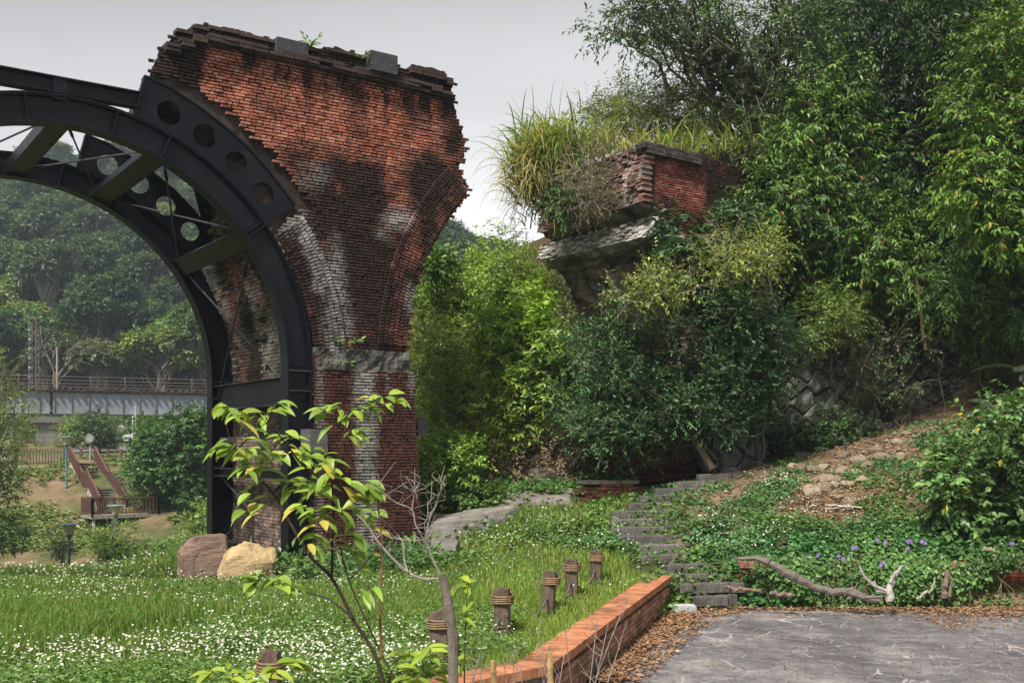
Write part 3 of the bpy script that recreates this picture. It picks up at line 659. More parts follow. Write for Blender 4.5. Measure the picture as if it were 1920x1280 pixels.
# ------------------------------------------------------------------ steel arch frame under the broken arch
SCOL = (.0026, .0036, .0072)
st = thing('steel_arch_frame', Q(-.25, 2, -.2), 'black riveted steel arch frame propping the broken brick arch', 'steel frame')
zg = -.35
def sf_join(a, b_):
    a.f += [x+a.n for x in b_.f]; a.v += b_.v; a.c += b_.c; a.n += b_.n; return a
def rib_path():
    a = np.linspace(0, math.pi, 73); pts = [(0, zg, 0.)]+[(0, zg+(ZS-zg)*t, 0.) for t in (.33, .66)]
    o = [('c', 0.0, zg), ('c', 0.0, (zg+ZS)/2)]
    return a
def sweep(mb, r0, r1, w0, w1, col=SCOL):
    """rectangular section between radii r0..r1 and depths w0..w1, straight legs below the springing"""
    a = np.linspace(0, math.pi, 81); cs = []
    cs.append((np.array([UC+r0, UC+r1]), np.array([zg, zg])))
    for t in a: cs.append((UC+np.array([r0, r1])*math.cos(t), ZS+np.array([r0, r1])*math.sin(t)))
    cs.append((np.array([UC-r0, UC-r1]), np.array([zg, zg]))); v = []
    for u, z in cs:
        v += [Q(u[0], w0, z[0]), Q(u[1], w0, z[1]), Q(u[1], w1, z[1]), Q(u[0], w1, z[0])]
    n = len(cs); f = []
    for i in range(n-1):
        for j in range(4): f.append([i*4+j, i*4+(j+1) % 4, (i+1)*4+(j+1) % 4, (i+1)*4+j])
    mb.add(v, f, col)
def at_ang(t, r):    # angle parameter: <0 means on the right leg, metres below the springing
    return (UC+r*math.cos(t), ZS+r*math.sin(t)) if t >= 0 else (UC+r, ZS+t)
BEAMS = []
def angle_of(px, py, w=0):
    u, z = face(px, py, w); return math.atan2(z-ZS, u-UC) if z > ZS else z-ZS
TB = [angle_of(300, 290), angle_of(118, 238), angle_of(460, 450), angle_of(536, 730), angle_of(530, 892), angle_of(532, 1050)]
tb = sorted(TB); d_ = TB[1]-TB[0]; tb += [max(tb)+d_*k for k in (1, 2, 3)]
for w0, nm in ((0, 'front'), (WB_, 'rear')):
    mb = MB(); sweep(mb, RO-.025, RO, w0, w0+.32); sweep(mb, RI, RI+.025, w0, w0+.32); sweep(mb, RI+.025, RO-.025, w0+.10, w0+.125)
    sweep(mb, RO-.05, RO-.026, w0+.02, w0+.1)
    rib = mb.obj('arch_rib', M['steel'], st)
    for t in [angle_of(130*0+50, 200), angle_of(215, 240), angle_of(313, 272), angle_of(485, 430), angle_of(490, 428)+.02]+[ZS*0-q for q in (.0, .35, 1.6, 2.3)]+[2.2, 2.6]:
        a = t if t >= 0 else 0; p0 = at_ang(t, RI+.03); p1 = at_ang(t, RO-.03)
        R3 = np.array([[math.cos(a), 0, -math.sin(a)], [0, 1, 0], [math.sin(a), 0, math.cos(a)]])
        sf = MB(); bolts = MB(); sf.box(Q((p0[0]+p1[0])/2, w0+.055, (p0[1]+p1[1])/2), (RO-RI-.06, .09, .022), RQ@R3, SCOL)
        for k in range(6):
            for s_ in (-1, 1):
                q = k/5; uu = p0[0]+(p1[0]-p0[0])*(.08+.84*q)-math.sin(a)*.05*s_; zz = p0[1]+(p1[1]-p0[1])*(.08+.84*q)+math.cos(a)*.05*s_
                bolts.lathe(Q(uu, w0+.1, zz), [(.016, 0), (.016, .02), (.008, .025)], 6, SCOL, axis=-Q(0, 1, 0)+Q(0, 0, 0))
        so = sf_join(sf, bolts).obj('stiffener', M['steel'], rib)
# cross beams between the ribs
def cross(t, h, wd, shape='box'):
    mb = MB(); a = t if t >= 0 else 0; r = RI+.06; u, z = at_ang(t, r)
    R3 = np.array([[math.cos(a), 0, -math.sin(a)], [0, 1, 0], [math.sin(a), 0, math.cos(a)]]) if t >= 0 else np.array([[1, 0, 0], [0, 1, 0], [0, 0, 1.]])
    Lw = WB_-.1; cw = .2+Lw/2
    if t >= 0:   # channel lying across: web facing the opening, two flanges
        mb.box(Q(u, cw, z), (.02, Lw, h), RQ@R3, (.011, .011, .0105))
        for s_ in (-1, 1):
            du = -math.sin(a)*s_*h/2; dz = math.cos(a)*s_*h/2
            mb.box(Q(u+du+math.cos(a)*.08, cw, z+dz+math.sin(a)*.08), (.2, Lw, .02), RQ@R3, SCOL)
    else:
        u = UC+RI+.14
        mb.box(Q(u, cw, z), (.02, Lw, h), RQ, SCOL)
        for s_ in (-1, 1): mb.box(Q(u, cw, z+s_*h/2), (wd, Lw, .02), RQ, (.03, .032, .036))
    return mb.obj('cross_beam', M['steel'], st)
for t in tb:
    cross(t, .34 if t >= 0 else (.50 if t > -1 else (.16 if t > -2.4 else .2)), .2)
# tie rods with turnbuckles in every bay
def rod(p, q):
    mb = MB(); mb.tube([p, q], .017, 6, (.05, .052, .058)); d = nrm(q-p); m_ = p+(q-p)*.8; mb.tube([m_, m_+d*.30], [.03, .03], 6, SCOL)
    o = mb.obj('tie_rod', M['steel'], st)
    for e_ in (p, q): gm_ = MB(); gm_.box(e_, (.16, .03, .16), RQ, SCOL); gm_.obj('gusset_plate', M['steel'], o)
for t0, t1 in zip(tb[:-1], tb[1:]):
    r = RI+.15
    pa = [Q(at_ang(t, r)[0], w, at_ang(t, r)[1]) for t in (t0+.02, t1-.02) for w in (.22, WB_+.05)]
    rod(pa[0], pa[3]); rod(pa[1], pa[2])
# pierced spandrel plates
def plate(poly, holes, w, name):
    cu = bpy.data.curves.new(name, 'CURVE'); cu.dimensions = '2D'; cu.fill_mode = 'BOTH'; cu.extrude = .012
    def spl(pts):
        s = cu.splines.new('POLY'); s.points.add(len(pts)-1); s.use_cyclic_u = True
        for i, (x, y) in enumerate(pts): s.points[i].co = (x, y, 0, 1)
    spl(poly)
    for (u, z, r) in holes: spl([(u+r*math.cos(k*math.pi/20), z+r*math.sin(k*math.pi/20)) for k in range(40)])
    tmp = bpy.data.objects.new('tmp', cu); COL.objects.link(tmp); dg = bpy.context.evaluated_depsgraph_get()
    me = bpy.data.meshes.new_from_object(tmp.evaluated_get(dg)); bpy.data.objects.remove(tmp); bpy.data.curves.remove(cu)
    co = np.empty(len(me.vertices)*3); me.vertices.foreach_get('co', co); co = co.reshape(-1, 3)
    nv = Q(co[:, 0], w+co[:, 2], co[:, 1]); me.vertices.foreach_set('co', nv.ravel().astype(np.float32))
    at = me.color_attributes.new('col', 'FLOAT_COLOR', 'POINT'); at.data.foreach_set('color', np.tile([*SCOL, 1], len(co)).astype(np.float32))
    me.materials.clear(); me.materials.append(M['steel']); me.update()
    o = bpy.data.objects.new(name, me); COL.objects.link(o); o.parent = st; me.transform(Matrix.Translation(-Vector(parent_loc(st)))); return o
fp = faces([(250,216),(256,190),(271,143),(320,166),(371,199),(415,233),(459,271),(500,316),(537,364),(553,387),(508,414)], .08)
aL = math.atan2(fp[0][1]-ZS, fp[0][0]-UC); aR = math.atan2(fp[-1][1]-ZS, fp[-1][0]-UC)
arc = [(UC+RO*math.cos(a), ZS+RO*math.sin(a)) for a in np.linspace(aR, aL, 14)]
fh = [(*face(317, 212, .08), .205), (*face(384, 255, .08), .205), (*face(442, 306, .08), .20), (*face(493, 363, .08), .195)]
for dw, (w_, nm) in enumerate(((.08, 'f'), (WB_+.1, 'b'))):
    pl = plate([tuple(q) for q in fp[:-1]]+arc, fh, w_, 'spandrel_plate')
    mb = MB(); top = [np.array(q) for q in fp[2:10]]
    for a, b_ in zip(top[:-1], top[1:]): mb.bar(Q(a[0], w_+.08, a[1]), Q(b_[0], w_+.08, b_[1]), .24, .03, SCOL)
    a, b_ = fp[0], fp[2]; mb.bar(Q(a[0], w_, a[1]), Q(b_[0], w_, b_[1]), .03, .12, SCOL, up=Q(0, 1, 0)-Q(0, 0, 0)); mb.obj('edge_flange', M['steel'], pl)
# straight strut running from the plate over the crown
mb = MB(); a = face(262, 182, .1); b_ = face(0, 150, .1)
zr = (a[1]+b_[1])/2
for dz in (-.12, .12): mb.bar(Q(-6.5, .1, zr+dz), Q(a[0], .1, zr+dz), .2, .025, SCOL)
mb.bar(Q(-6.5, .1, zr), Q(a[0], .1, zr), .025, .24, SCOL)
mb.obj('top_strut', M['steel'], st)
mb = MB(); q = face(110, 172, .1); mb.box(Q(q[0], .1, q[1]+.02), (.2, .16, .34), RQ, SCOL); mb.obj('strut_post', M['steel'], st)
for w0 in (0, WB_):
    mb = MB(); mb.box(Q(UC+(RI+RO)/2, w0+.16, zg+.02), (.62, .5, .06), RQ, SCOL); mb.obj('base_plate', M['steel'], st)
    for i in range(2):
        z = ZS-.03-.36*i; mb = MB(); mb.box(Q(UC+(RI+RO)/2, w0+.05, z), (RO-RI, .1, .03), RQ, (.03, .031, .034)); mb.obj('splice_bar', M['steel'], st)
# ------------------------------------------------------------------ leaves, sprays, trunks
def leafgeo(mb, Pb, A, N, L, Wd, cols, fold=.18, droop=.12):
    """one folded kite per leaf: base, right, tip, left"""
    n = len(Pb)
    if n == 0: return
    A = nrm(A); S = nrm(np.cross(A, N)); N2 = np.cross(S, A); L = np.broadcast_to(L, (n,))[:, None]; Wd = np.broadcast_to(Wd, (n,))[:, None]
    m_ = Pb+A*L*.42+N2*Wd*fold; v = np.stack([Pb, m_+S*Wd*.5, Pb+A*L-N2*L*droop, m_-S*Wd*.5], 1).reshape(-1, 3)
    f = np.arange(n*4).reshape(n, 4)
    mb.add(v, f, np.repeat(cols, 4, 0))
def palette(n, lo, hi, r=None, special=None, ps=.0):
    t = rng.random((n, 1))**1.1; c = np.array(lo)*1.65*(1-t)+np.array(hi)*1.45*t; c = c*(.8+.4*rng.random((n, 1)))
    if special is not None:
        k = rng.random(n) < ps; c[k] = np.array(special)*(.7+.5*rng.random((k.sum(), 1)))
    return c
def sprays(mb, ctr, rad, ntw, lpt, L, Wd, lo, hi, twl=.35, droop=.35, up=.2, spread=.8, special=None, ps=0, shell=.45, squash=.8, ptop=.0, tw=None):
    """twigs thrown out from soft clumps; each twig carries alternate leaves"""
    ctr = np.asarray(ctr, float); k = len(ctr); rad = np.broadcast_to(rad, (k,))
    per = np.maximum(3, (ntw*rad**1.6/np.mean(rad**1.6)).astype(int)); ci = np.repeat(np.arange(k), per); n = len(ci)
    d = rng.normal(0, 1, (n, 3)); d[:, 2] = d[:, 2]+ptop; d = nrm(d)
    rr = rng.random(n)**shell; R = rad[ci]*(.75+.5*rng.random(n)); 
    base = ctr[ci]+d*(rr*R)[:, None]*np.array([1, 1, squash])
    td = nrm(d+rng.normal(0, .45, (n, 3))+np.array([0, 0, up])); tl = twl*(.6+.8*rng.random(n))
    if tw is not None:
        for q in np.where(rng.random(n) < tw[1])[0]: tw[0].tube([ctr[ci[q]]*.3+base[q]*.7, base[q], base[q]+td[q]*tl[q]], [tw[2]*1.5, tw[2], tw[2]*.4], 3, tw[3], cap=False)
    i = np.tile(np.arange(lpt), n); ti = np.repeat(np.arange(n), lpt); m_ = len(ti)
    f = (i+.6)/lpt; tdd = td[ti].copy(); tdd[:, 2] -= droop*.5*f; pos = base[ti]+tdd*(tl[ti]*f)[:, None]
    sd = nrm(np.cross(tdd, np.array([0, 0, 1.])+rng.normal(0, .3, (m_, 3)))); sg = np.where(i % 2, 1., -1.)[:, None]
    A = nrm(tdd*.55+sd*sg*spread*(.5+.7*rng.random((m_, 1)))+rng.normal(0, .22, (m_, 3))+np.array([0, 0, -droop]))
    N = nrm(np.array([0, 0, 1.])+d[ti]*.35+rng.normal(0, .38, (m_, 3)))
    cl = (.52+.92*rng.random(k)**1.2)[ci][ti][:, None]*(.85+.3*rng.random(n))[ti][:, None]
    s = .65+.6*rng.random(m_)
    leafgeo(mb, pos, A, N, L*s, Wd*s*(.85+.3*rng.random(m_)), palette(m_, lo, hi, special=special, ps=ps)*cl)
def clumps(poly, n, d, dj, r, rj=.35, zmin=None, front=0):
    """clump centres inside a frame outline; returns centres and radii in metres"""
    poly = np.asarray(poly, float); o = []; rr = []
    lo, hi = poly.min(0), poly.max(0)
    while len(o) < n:
        p = lo+(hi-lo)*rng.random(2)
        if inside(poly, np.array([p[0]]), np.array([p[1]]))[0]:
            dd = d+rng.normal(0, dj); o.append(P(p[0], p[1], dd)); rr.append(r*(1+rng.uniform(-rj, rj)))
    return np.array(o), np.array(rr)
def curve(a, b, n=7, sag=0, jit=.06, lift=None):
    a, b = np.asarray(a, float), np.asarray(b, float); t = np.linspace(0, 1, n)[:, None]; L = np.linalg.norm(b-a)
    p = a+(b-a)*t; p += rng.normal(0, jit*L, (n, 3))*np.sin(t*math.pi)*.6
    p[:, 2] += (sag*L*np.sin(t*math.pi))[:, 0]; return p
def limbs(mb, base, fork, ctr, r0, col, frac=1.0, r1=.03, twig=True):
    """trunk from base to fork, limbs on to the clump centres, side branchlets"""
    base, fork = np.asarray(base, float), np.asarray(fork, float)
    tr = curve(base, fork, 9, 0, .05); mb.tube(tr, np.linspace(r0, r0*.6, 9), 8, col)
    for c in ctr:
        if rng.random() > frac: continue
        s = tr[rng.integers(4, 9)]; L = np.linalg.norm(c-s); p = curve(s, c, 8, .08, .09); mb.tube(p, np.linspace(min(r0*.45, .03+.012*L), r1*.4, 8), 5, col, cap=False)
        if twig:
            for _ in range(3):
                q = p[rng.integers(3, 8)]; mb.tube(curve(q, q+rng.normal(0, .28*max(.6, L*.3), 3), 4, 0, .1), np.linspace(r1*.5, r1*.15, 4), 4, col, cap=False)
BARK = (.12, .10, .085)
def plant(name, base, label, cat, group=None): return thing(name, base, label, cat, group)

def tree(name, label, poly, n, d, dj, r, leaf, base, fork, r0=.16, lim=.6, cat='tree', group=None, bark=BARK, mat='leaf', crown='crown', r1=.03, extra=None):
    c, rr = clumps(poly, n, d, dj, r)
    if extra is not None: c = np.concatenate([c, extra[0]]); rr = np.concatenate([rr, extra[1]])
    root = thing(name, base, label, cat, group); t = MB(); limbs(t, base, fork, c, r0, bark, lim, r1)
    mb = MB(); lf = dict(leaf); tp = lf.pop('tw', .12); sprays(mb, c, rr, tw=(t, tp, .008, bark), **lf)
    mb.obj(crown, M[mat], root); t.obj('trunk', M['bark'], root); return root

DKG = ((.012, .030, .008), (.038, .078, .018)); MIDG = ((.030, .065, .012), (.085, .14, .028)); YG = ((.075, .13, .018), (.17, .24, .045)); BLUG = ((.014, .036, .016), (.045, .085, .036))
# ---- hillside trees on the right
tree('broadleaf_tree', 'tall dark evergreen tree towering over the right-hand hillside', [(1500,-60),(1860,-60),(1840,120),(1760,300),(1720,480),(1600,520),(1500,430),(1470,240),(1530,120)], 95, 29.5, 1.4, 1.05,
     dict(ntw=58, lpt=9, L=.165, Wd=.055, lo=(.009,.023,.006), hi=(.036,.068,.017), twl=.5, droop=.55, special=(.09,.06,.02), ps=.01), G(1700, 31.5), P(1690, 330, 30.5), .35, .4, mat='glossy_leaf')
tree('broadleaf_tree', 'glossy drooping broadleaf tree with sunlit left edge above the stone wall', [(1570,90),(1500,190),(1460,250),(1400,350),(1395,420),(1430,520),(1500,560),(1600,580),(1700,520),(1680,420),(1600,320),(1610,180)], 74, 26.8, .8, .80,
     dict(ntw=62, lpt=9, L=.155, Wd=.058, lo=(.035,.078,.014), hi=(.10,.165,.030), twl=.42, droop=.5, special=(.22,.12,.03), ps=.02), G(1560, 29), P(1590, 470, 27.8), .2, .5, mat='glossy_leaf')
tree('broadleaf_tree', 'bright yellow-green broadleaf tree hanging in at the upper right edge', [(1790,150),(1850,80),(1960,40),(2010,200),(1960,420),(1890,440),(1800,380),(1775,260)], 48, 23.6, .6, .68,
     dict(ntw=58, lpt=9, L=.165, Wd=.06, lo=(.035,.078,.011), hi=(.105,.17,.024), twl=.42, droop=.45, special=(.30,.20,.02), ps=.02), G(2050, 27), P(1990, 330, 24.6), .2, .5, mat='glossy_leaf')
tree('broadleaf_tree', 'shaded broadleaf tree low on the slope at the right edge above the palm fronds', [(1740,420),(1840,380),(1960,400),(1990,600),(1900,660),(1800,640),(1730,560)], 44, 26.6, .8, .70,
     dict(ntw=54, lpt=9, L=.15, Wd=.05, lo=(.022,.050,.011), hi=(.065,.115,.026), twl=.4, droop=.5), G(1900, 29), P(1880, 560, 27.5), .16, .5, mat='glossy_leaf')
tree('broadleaf_tree', 'feathery dark tree filling the gap between the tall tree and the yellow-green one', [(1740,-60),(1990,-60),(1990,90),(1860,160),(1790,150),(1760,60)], 34, 27.5, 1, .85,
     dict(ntw=42, lpt=9, L=.18, Wd=.055, lo=(.020,.045,.010), hi=(.065,.115,.024), twl=.45, droop=.4), G(1880, 30), P(1860, 130, 29), .2, .5, mat='glossy_leaf')
tree('broadleaf_tree', 'thin small-leaved tree half shaded in the middle of the hillside', [(1600,400),(1760,400),(1780,560),(1690,620),(1560,600)], 26, 28.6, .8, .58,
     dict(ntw=36, lpt=8, L=.13, Wd=.045, lo=(.028,.055,.012), hi=(.085,.125,.028), twl=.38, droop=.35), G(1700, 31), P(1690, 560, 29.5), .1, .7)
tree('shrub', 'yellow-green shrub sprouting from the top of the stone retaining wall', [(1470,580),(1540,555),(1620,590),(1610,660),(1540,680),(1480,650)], 14, 24.6, .35, .36,
     dict(ntw=30, lpt=8, L=.10, Wd=.042, lo=(.055,.095,.018), hi=(.14,.19,.045), twl=.3, droop=.2), P(1560,720,25.6), P(1555,650,25.2), .05, .8, cat='shrub', r1=.02)
tree('broadleaf_tree', 'almost black dense tree behind the tall evergreen, closing off the sky', [(1500,-60),(1960,-60),(1960,330),(1760,420),(1560,400),(1490,250)], 70, 32.2, .5, 1.0,
     dict(ntw=44, lpt=8, L=.22, Wd=.085, lo=(.008,.018,.006), hi=(.026,.048,.014), twl=.5, droop=.5, tw=.02), G(1760, 33.6), P(1760, 300, 33), .3, .15)
for k_, (x0, lb) in enumerate(((2060, 'leafy tree on the slope just beyond the right edge of the picture'), (2260, 'farther leafy tree on the slope beyond the right edge'), (2480, 'outermost leafy tree on the slope beyond the right edge'))):
    tree('broadleaf_tree', lb, [(x0-110,-40),(x0+110,0),(x0+130,350),(x0+60,560),(x0-80,520),(x0-130,250)], 60, 26.5, 1.2, .95, dict(ntw=40, lpt=8, L=.19, Wd=.07, lo=(.018,.042,.010), hi=(.06,.105,.024), twl=.45, droop=.45), G(x0, 28.5), P(x0, 450, 27.5), .22, .4, mat='glossy_leaf')
# ---- open feathery tree against the sky, with bare lower branches
c1, r1_ = clumps([(1095,60),(1150,30),(1180,-40),(1330,-40),(1330,60),(1240,100),(1180,130),(1120,120)], 22, 26.5, .8, .5)
tree('spreading_tree', 'open spreading tree with thin branches reaching left against the grey sky', [(1230,-60),(1530,-60),(1540,140),(1480,230),(1400,250),(1330,190),(1250,150)], 40, 27.5, 1.2, .7,
     dict(ntw=24, lpt=8, L=.15, Wd=.055, lo=(.022,.050,.012), hi=(.075,.125,.028), twl=.5, droop=.25, tw=.4), G(1440, 31), P(1430, 190, 29), .22, .9, extra=(c1, r1_), mat='glossy_leaf', r1=.035)
tree('small_tree', 'wispy bare-branched tree standing behind the brick abutment', [(1270,170),(1400,130),(1470,230),(1440,330),(1330,270)], 26, 27.8, .7, .5,
     dict(ntw=9, lpt=6, L=.13, Wd=.05, lo=(.04,.07,.015), hi=(.10,.14,.03), twl=.6, droop=.2, tw=.9), G(1420, 29.5), P(1400, 360, 28.6), .11, 1.0, bark=(.17,.14,.11), r1=.04)
tree('bamboo_thicket', 'feathery olive bamboo thicket on the ridge left of the spreading tree', [(1110,215),(1160,180),(1250,165),(1330,200),(1330,270),(1230,270),(1120,270)], 34, 28.5, .8, .5,
     dict(ntw=34, lpt=8, L=.17, Wd=.032, lo=(.06,.09,.018), hi=(.16,.19,.05), twl=.5, droop=.3, ptop=.6), G(1220, 30), P(1220, 290, 29), .06, .9, cat='bamboo', crown='foliage', r1=.02)
tree('shrub', 'sparse wispy shrub on the skyline right of the pampas grass', [(1060,240),(1110,190),(1200,200),(1180,270),(1090,290)], 14, 27.2, .5, .42,
     dict(ntw=16, lpt=8, L=.09, Wd=.03, lo=(.06,.085,.025), hi=(.14,.16,.06), twl=.5, droop=.1, ptop=.5), P(1130,330,28), P(1130,280,27.5), .04, 1, cat='shrub', r1=.02)
# ---- the dark fig in front of the abutment foot
fig_poly = [(1060,600),(1130,565),(1240,545),(1330,560),(1420,550),(1470,590),(1440,660),(1480,720),(1410,800),(1300,820),(1230,840),(1150,850),(1090,820),(1060,770),(1020,720),(1030,640)]
tree('fig_tree', 'dark small-leaved fig tree hiding the foot of the brick abutment', fig_poly, 105, 22.9, .75, .52,
     dict(ntw=66, lpt=8, L=.085, Wd=.042, lo=(.018,.046,.016), hi=(.066,.122,.042), twl=.26, droop=.15, ptop=.35), P(1330,880,24.2), P(1270,760,24), .16, .5, mat='glossy_leaf', r1=.025)
tree('schefflera', 'dark whorled-leaf tree climbing the brick face of the abutment', [(1240,420),(1300,395),(1400,380),(1440,450),(1420,560),(1330,580),(1250,520)], 26, 23.0, .4, .42,
     dict(ntw=28, lpt=10, L=.19, Wd=.062, lo=(.018,.045,.018), hi=(.055,.10,.035), twl=.16, droop=.45, spread=1.3), P(1400,620,24), P(1370,520,23.6), .08, .8, mat='glossy_leaf', r1=.025)
tree('thorn_tree', 'pale leaning branches with sparse yellowish leaves in front of the abutment', [(1090,545),(1180,520),(1290,490),(1380,450),(1450,440),(1450,510),(1330,540),(1200,560)], 26, 21.9, .4, .35,
     dict(ntw=26, lpt=7, L=.10, Wd=.042, lo=(.09,.12,.025), hi=(.22,.24,.06), twl=.4, droop=.1, tw=.35), P(1470,660,22.8), P(1440,520,22.2), .03, .35, bark=(.20,.17,.14), r1=.015)
tree('shrub', 'shaded shrub at the foot of the stone wall beside the fig tree', [(1370,690),(1450,660),(1500,700),(1480,760),(1400,790)], 14, 23.6, .3, .32,
     dict(ntw=36, lpt=8, L=.085, Wd=.042, lo=(.016,.040,.014), hi=(.05,.09,.03), twl=.26, droop=.15), P(1430,860,24), P(1430,780,23.9), .05, .6, cat='shrub', r1=.02)
tree('shrub', 'sparse climbing shrub screening the middle of the stone wall', [(1560,640),(1680,600),(1740,640),(1720,720),(1620,740),(1570,700)], 16, 25.9, .35, .36, dict(ntw=20, lpt=7, L=.10, Wd=.045, lo=(.02,.042,.012), hi=(.065,.10,.03), twl=.4, droop=.35, tw=.5, special=(.14,.10,.05), ps=.15), P(1640,790,27), P(1640,740,26.6), .04, .9, cat='shrub', r1=.015)
tree('shrub', 'dark ivy-hung shrub between the fig and the stone wall', [(1330,600),(1430,590),(1500,620),(1480,700),(1400,720),(1330,680)], 24, 24.0, .4, .42, dict(ntw=34, lpt=8, L=.10, Wd=.046, lo=(.015,.036,.012), hi=(.05,.09,.028), twl=.3, droop=.3), P(1420,860,24.6), P(1410,720,24.4), .06, .5, cat='shrub', r1=.02)
tree('shrub', 'low creeper mound along the foot of the stone wall', [(1480,800),(1560,780),(1640,790),(1600,840),(1500,860),(1420,870)], 14, 25.2, .3, .3, dict(ntw=26, lpt=7, L=.10, Wd=.07, lo=(.018,.045,.014), hi=(.06,.11,.03), twl=.3, droop=.2), P(1530,850,25.5), P(1530,835,25.4), .03, .5, cat='shrub', r1=.015)
# ---- light green thicket between the pier and the fig
LG = dict(ntw=40, lpt=8, L=.12, Wd=.052, lo=(.075,.125,.02), hi=(.19,.26,.05), twl=.34, droop=.2, ptop=.3)
def lg(**k): q = dict(LG); q.update(k); return q
tree('small_tree', 'bright lime young tree with big leaves just left of the fig', [(920,590),(990,560),(1040,600),(1030,680),(960,720),(910,690)], 24, 24.4, .4, .36, lg(L=.17, Wd=.075, lo=(.10,.17,.02), hi=(.22,.31,.05), special=(.5,.35,.03), ps=.006), P(1000,905,25.4), P(975,760,25), .06, .7, r1=.02)
tree('small_tree', 'yellow-leaf-dotted sapling with a bare dark trunk left of the brick foot wall', [(900,740),(980,700),(1050,660),(1060,760),(990,820),(910,810)], 20, 23.8, .3, .32, lg(ntw=30, L=.15, Wd=.065, special=(.55,.36,.03), ps=.02), P(1020,900,24.6), P(985,800,24.2), .045, .9, r1=.02)
tree('shrub', 'rounded olive shrub on the slope directly right of the pier', [(770,640),(830,600),(910,620),(930,740),(880,830),(790,840),(765,740)], 42, 27.5, .8, .55, lg(L=.10, Wd=.045, lo=(.07,.115,.022), hi=(.18,.24,.05)), G(850, 28.5), P(850, 760, 28), .08, .5, cat='shrub')
tree('small_tree', 'tall pale green tree on the skyline between the pier and the pampas grass', [(775,520),(830,470),(860,490),(950,510),(980,560),(900,620),(800,620)], 40, 31, 1, .6, lg(L=.14, Wd=.06, special=(.5,.35,.04), ps=.004), G(860, 33), P(860, 600, 32), .09, .6)
tree('small_tree', 'thin lookout sapling with drooping leaves beside the pier edge', [(790,480),(845,470),(850,520),(800,530)], 9, 29, .4, .33, lg(L=.20, Wd=.085, lo=(.03,.075,.015), hi=(.09,.15,.03), ntw=14), P(815,660,30), P(820,540,29.3), .04, 1, r1=.02)
tree('shrub', 'light green shrub clothing the slope below the hanging pampas grass', [(930,440),(1000,470),(1030,560),(960,590),(900,560),(920,500)], 26, 28.5, .7, .5, lg(L=.10, Wd=.05), G(980, 32), P(965, 560, 30), .06, .6, cat='shrub')
tree('shrub', 'bright leafy shrub low beside the right edge of the pier', [(785,850),(850,830),(900,860),(900,930),(840,960),(790,960)], 26, 23.2, .6, .38, lg(L=.11, Wd=.055, lo=(.09,.16,.025), hi=(.20,.29,.055)), P(840,985,23.4), P(840,930,23.3), .05, .6, cat='shrub', r1=.02)
tree('shrub', 'dry brown thicket under the lime trees at the rock foot', [(890,800),(980,780),(1070,810),(1090,890),(1000,910),(900,900)], 34, 24.3, .4, .4, dict(ntw=22, lpt=7, L=.09, Wd=.03, lo=(.15,.11,.06), hi=(.30,.24,.13), twl=.5, droop=.3, tw=.7), P(980,930,25), P(980,880,25), .04, 1, cat='shrub', bark=(.27,.20,.15), r1=.02)
tree('shrub', 'leafy green shrub behind the flat rock slabs', [(870,930),(940,920),(960,955),(900,975),(830,970)], 12, 22.6, .3, .26, lg(L=.08, Wd=.045, lo=(.04,.085,.02), hi=(.10,.17,.04)), P(890,985,22.6), P(890,965,22.6), .03, .5, cat='shrub', r1=.015)
tree('shrub', 'dense olive undergrowth mass on the slope behind the lime trees', [(800,680),(900,640),(1040,700),(1080,800),(960,860),(800,860)], 60, 29.5, .8, .7, lg(L=.11, Wd=.05, lo=(.06,.095,.02), hi=(.16,.21,.05)), G(930, 30), P(930, 800, 29.8), .08, .4, cat='shrub')
